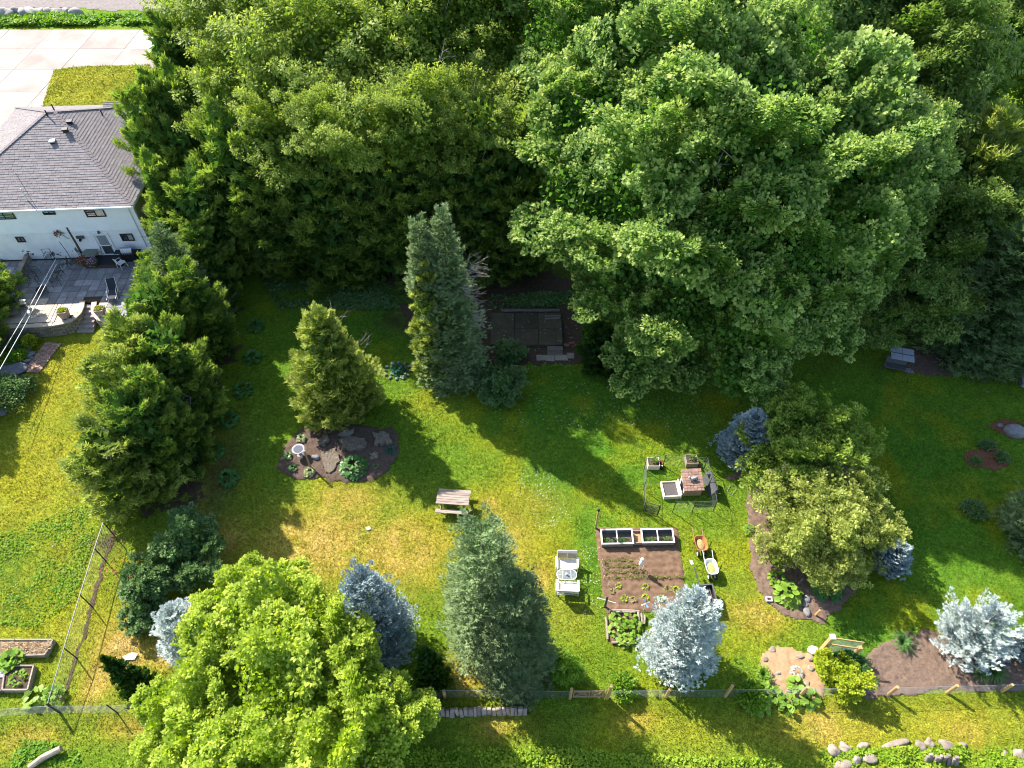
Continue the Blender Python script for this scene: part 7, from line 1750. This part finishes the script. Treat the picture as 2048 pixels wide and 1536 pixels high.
M['driftwood'] = mat('bleached_driftwood', (.46, .38, .30), (.27, .22, .17), 4, .9, .6, 22, stretch=(1, 5, 5), rand=0)
t = thing('driftwood_log', 'bleached log lying in the weeds at the lower left corner', 'log', G(95, 1520)); b0 = np.array(t.location)
MB().tube([G(62, 1536) - b0 + np.array([0, 0, .12]), G(90, 1518) - b0 + np.array([0, 0, .22]), G(128, 1500) - b0 + np.array([0, 0, .28])], [.13, .15, .14], 10).build('trunk', M['driftwood'], t)
# raised beds at the left
M['straw2'] = mat('straw_mulch', (.44, .32, .20), (.20, .135, .09), 12, .95, .9, 26, rand=0, c3=(.56, .43, .27))
def timber_bed(label, pts, h, m, fill, seed):
    w = [G(*p) for p in pts]; c = sum(w) / len(w); t = thing('raised_bed', label, 'raised bed', c)
    for i in range(4):
        a, b = w[i] - c, w[(i + 1) % 4] - c
        for k in range(2): MB().beam(a + np.array([0, 0, h * (.25 + .5 * k)]), b + np.array([0, 0, h * (.25 + .5 * k)]), .075, h / 2 - .012).build('board', M[m], t, bevel=.008)
    MB().prism([(q - c)[:2] * .97 for q in w], .0, h - .08).build('soil', M[fill], t); return t, c, w
tt, c, w = timber_bed('long raised bed heaped with straw at the lower left edge', [(-60, 1284), (112, 1284), (96, 1314), (-60, 1318)], .34, 'cedarwood', 'straw2', 1)
L['straw'] = leaf_mat('loose_straw', [(.20, .13, .08), (.40, .29, .17), (.55, .42, .26)], (.5, .4, .25), .1, .9, .1)
f = Fol(940); rng = f.rng; n = 2200; sx_ = rng.uniform(0, 1, n); sy_ = rng.uniform(.12, .88, n)
Pq = np.array(w); Pp = (Pq[0] * (1 - sx_)[:, None] + Pq[1] * sx_[:, None]) * (1 - sy_)[:, None] + (Pq[3] * (1 - sx_)[:, None] + Pq[2] * sx_[:, None]) * sy_[:, None]
Pp[:, 2] += .24 + .16 * fbm(Pp[:, 0] * 3, Pp[:, 1] * 3, 8, 3) * np.sin(np.pi * sy_) * (.4 + .6 * sx_)
f.leaves(Pp, rng.normal(size=(n, 3)) * np.array([1, 1, .35]), np.tile([0, 0, 1.0], (n, 1)) + rng.normal(size=(n, 3)) * .3, rng.uniform(.08, .22, n), .035, 0); tag(f.build('straw', L['straw'], tt, c), kind='stuff')
tt, c, w = timber_bed('raised bed with grey timber corner at the lower left edge', [(18, 1336), (74, 1336), (62, 1384), (12, 1384)], .36, 'cedarwood', 'darksoil', 2)
timber_bed('dark-soiled raised bed cut by the left edge', [(-60, 1352), (15, 1352), (10, 1384), (-60, 1386)], .3, 'rotwood', 'mulch', 3)
clump('bushy green crop filling the grey-cornered raised bed', (42, 1362), .62, .5, L['shrub'], 372, 120, .16, 'bed_crop', 'crop')
tag(MB().box((0, 0, .25), (1.6, .7, .08), (0, 0, .02)).build('board_lid', M['whiterock'], loc=G(-12, 1344)), 'pale board lying over the raised bed at the left edge', 'board')
o = MB().tube([(0, 0, 0), (.05, .02, .55)], .06, 8).build('fence_stub', M['rotwood'], loc=G(130, 1402)); tag(o, 'short grey stub of a post beside the corner of the chain-link fence', 'post')
# fallen petals and leaves on the soil and lawn in the shade
f = Fol(950); rng = f.rng; n = 420
pxs = rng.uniform(985, 1420, n); pys = rng.uniform(600, 860, n); k = (pxs < 1200) | (pys > 720); Pp = np.array([G(a, b, .05 + (.32 if (990 < a < 1128 and 624 < b < 692) else 0)) for a, b in zip(pxs[k], pys[k])])
f.leaves(Pp, rng.normal(size=Pp.shape) * np.array([1, 1, .2]), np.tile([0, 0, 1.0], (len(Pp), 1)), .10, .07, 0)
M['petal'] = mat('fallen_pale_petals', (.50, .47, .42), (.40, .37, .33), 5, .8, 0, rand=0)
tag(f.build('fallen_petals', M['petal']), 'fallen pale petals scattered on the shaded soil and lawn', 'petals', kind='stuff')
# trees of the neighbouring lot, just outside the left edge: their shade falls on the left lawn
for i, (x, y, h, r) in enumerate([(-35.6, 36.5, 5.2, 1.8), (-35.8, 33.2, 5.4, 1.9), (-35.4, 30.0, 5.2, 1.9), (-34.2, 27.0, 4.8, 1.8)]):
    b = np.array([x, y, 0.0]); root = root_tree('cedar_tree', ['neighbouring cedar outside the left edge, by the retaining wall', 'neighbouring cedar outside the left edge, second from the wall', 'neighbouring cedar outside the left edge, third from the wall', 'neighbouring cedar outside the left edge, furthest from the wall'][i], 'cedar tree', b, 'neighbouring cedars')
    o = link_mesh('crown', CED['dome'][i % 3], None, root); o.scale = (r / 2.4, r / 2.4, h / 9.0); MB().tube([(0, 0, 0), (0, 0, h * .9)], [.12, .02], 7).build('trunk', M['bark'], root)
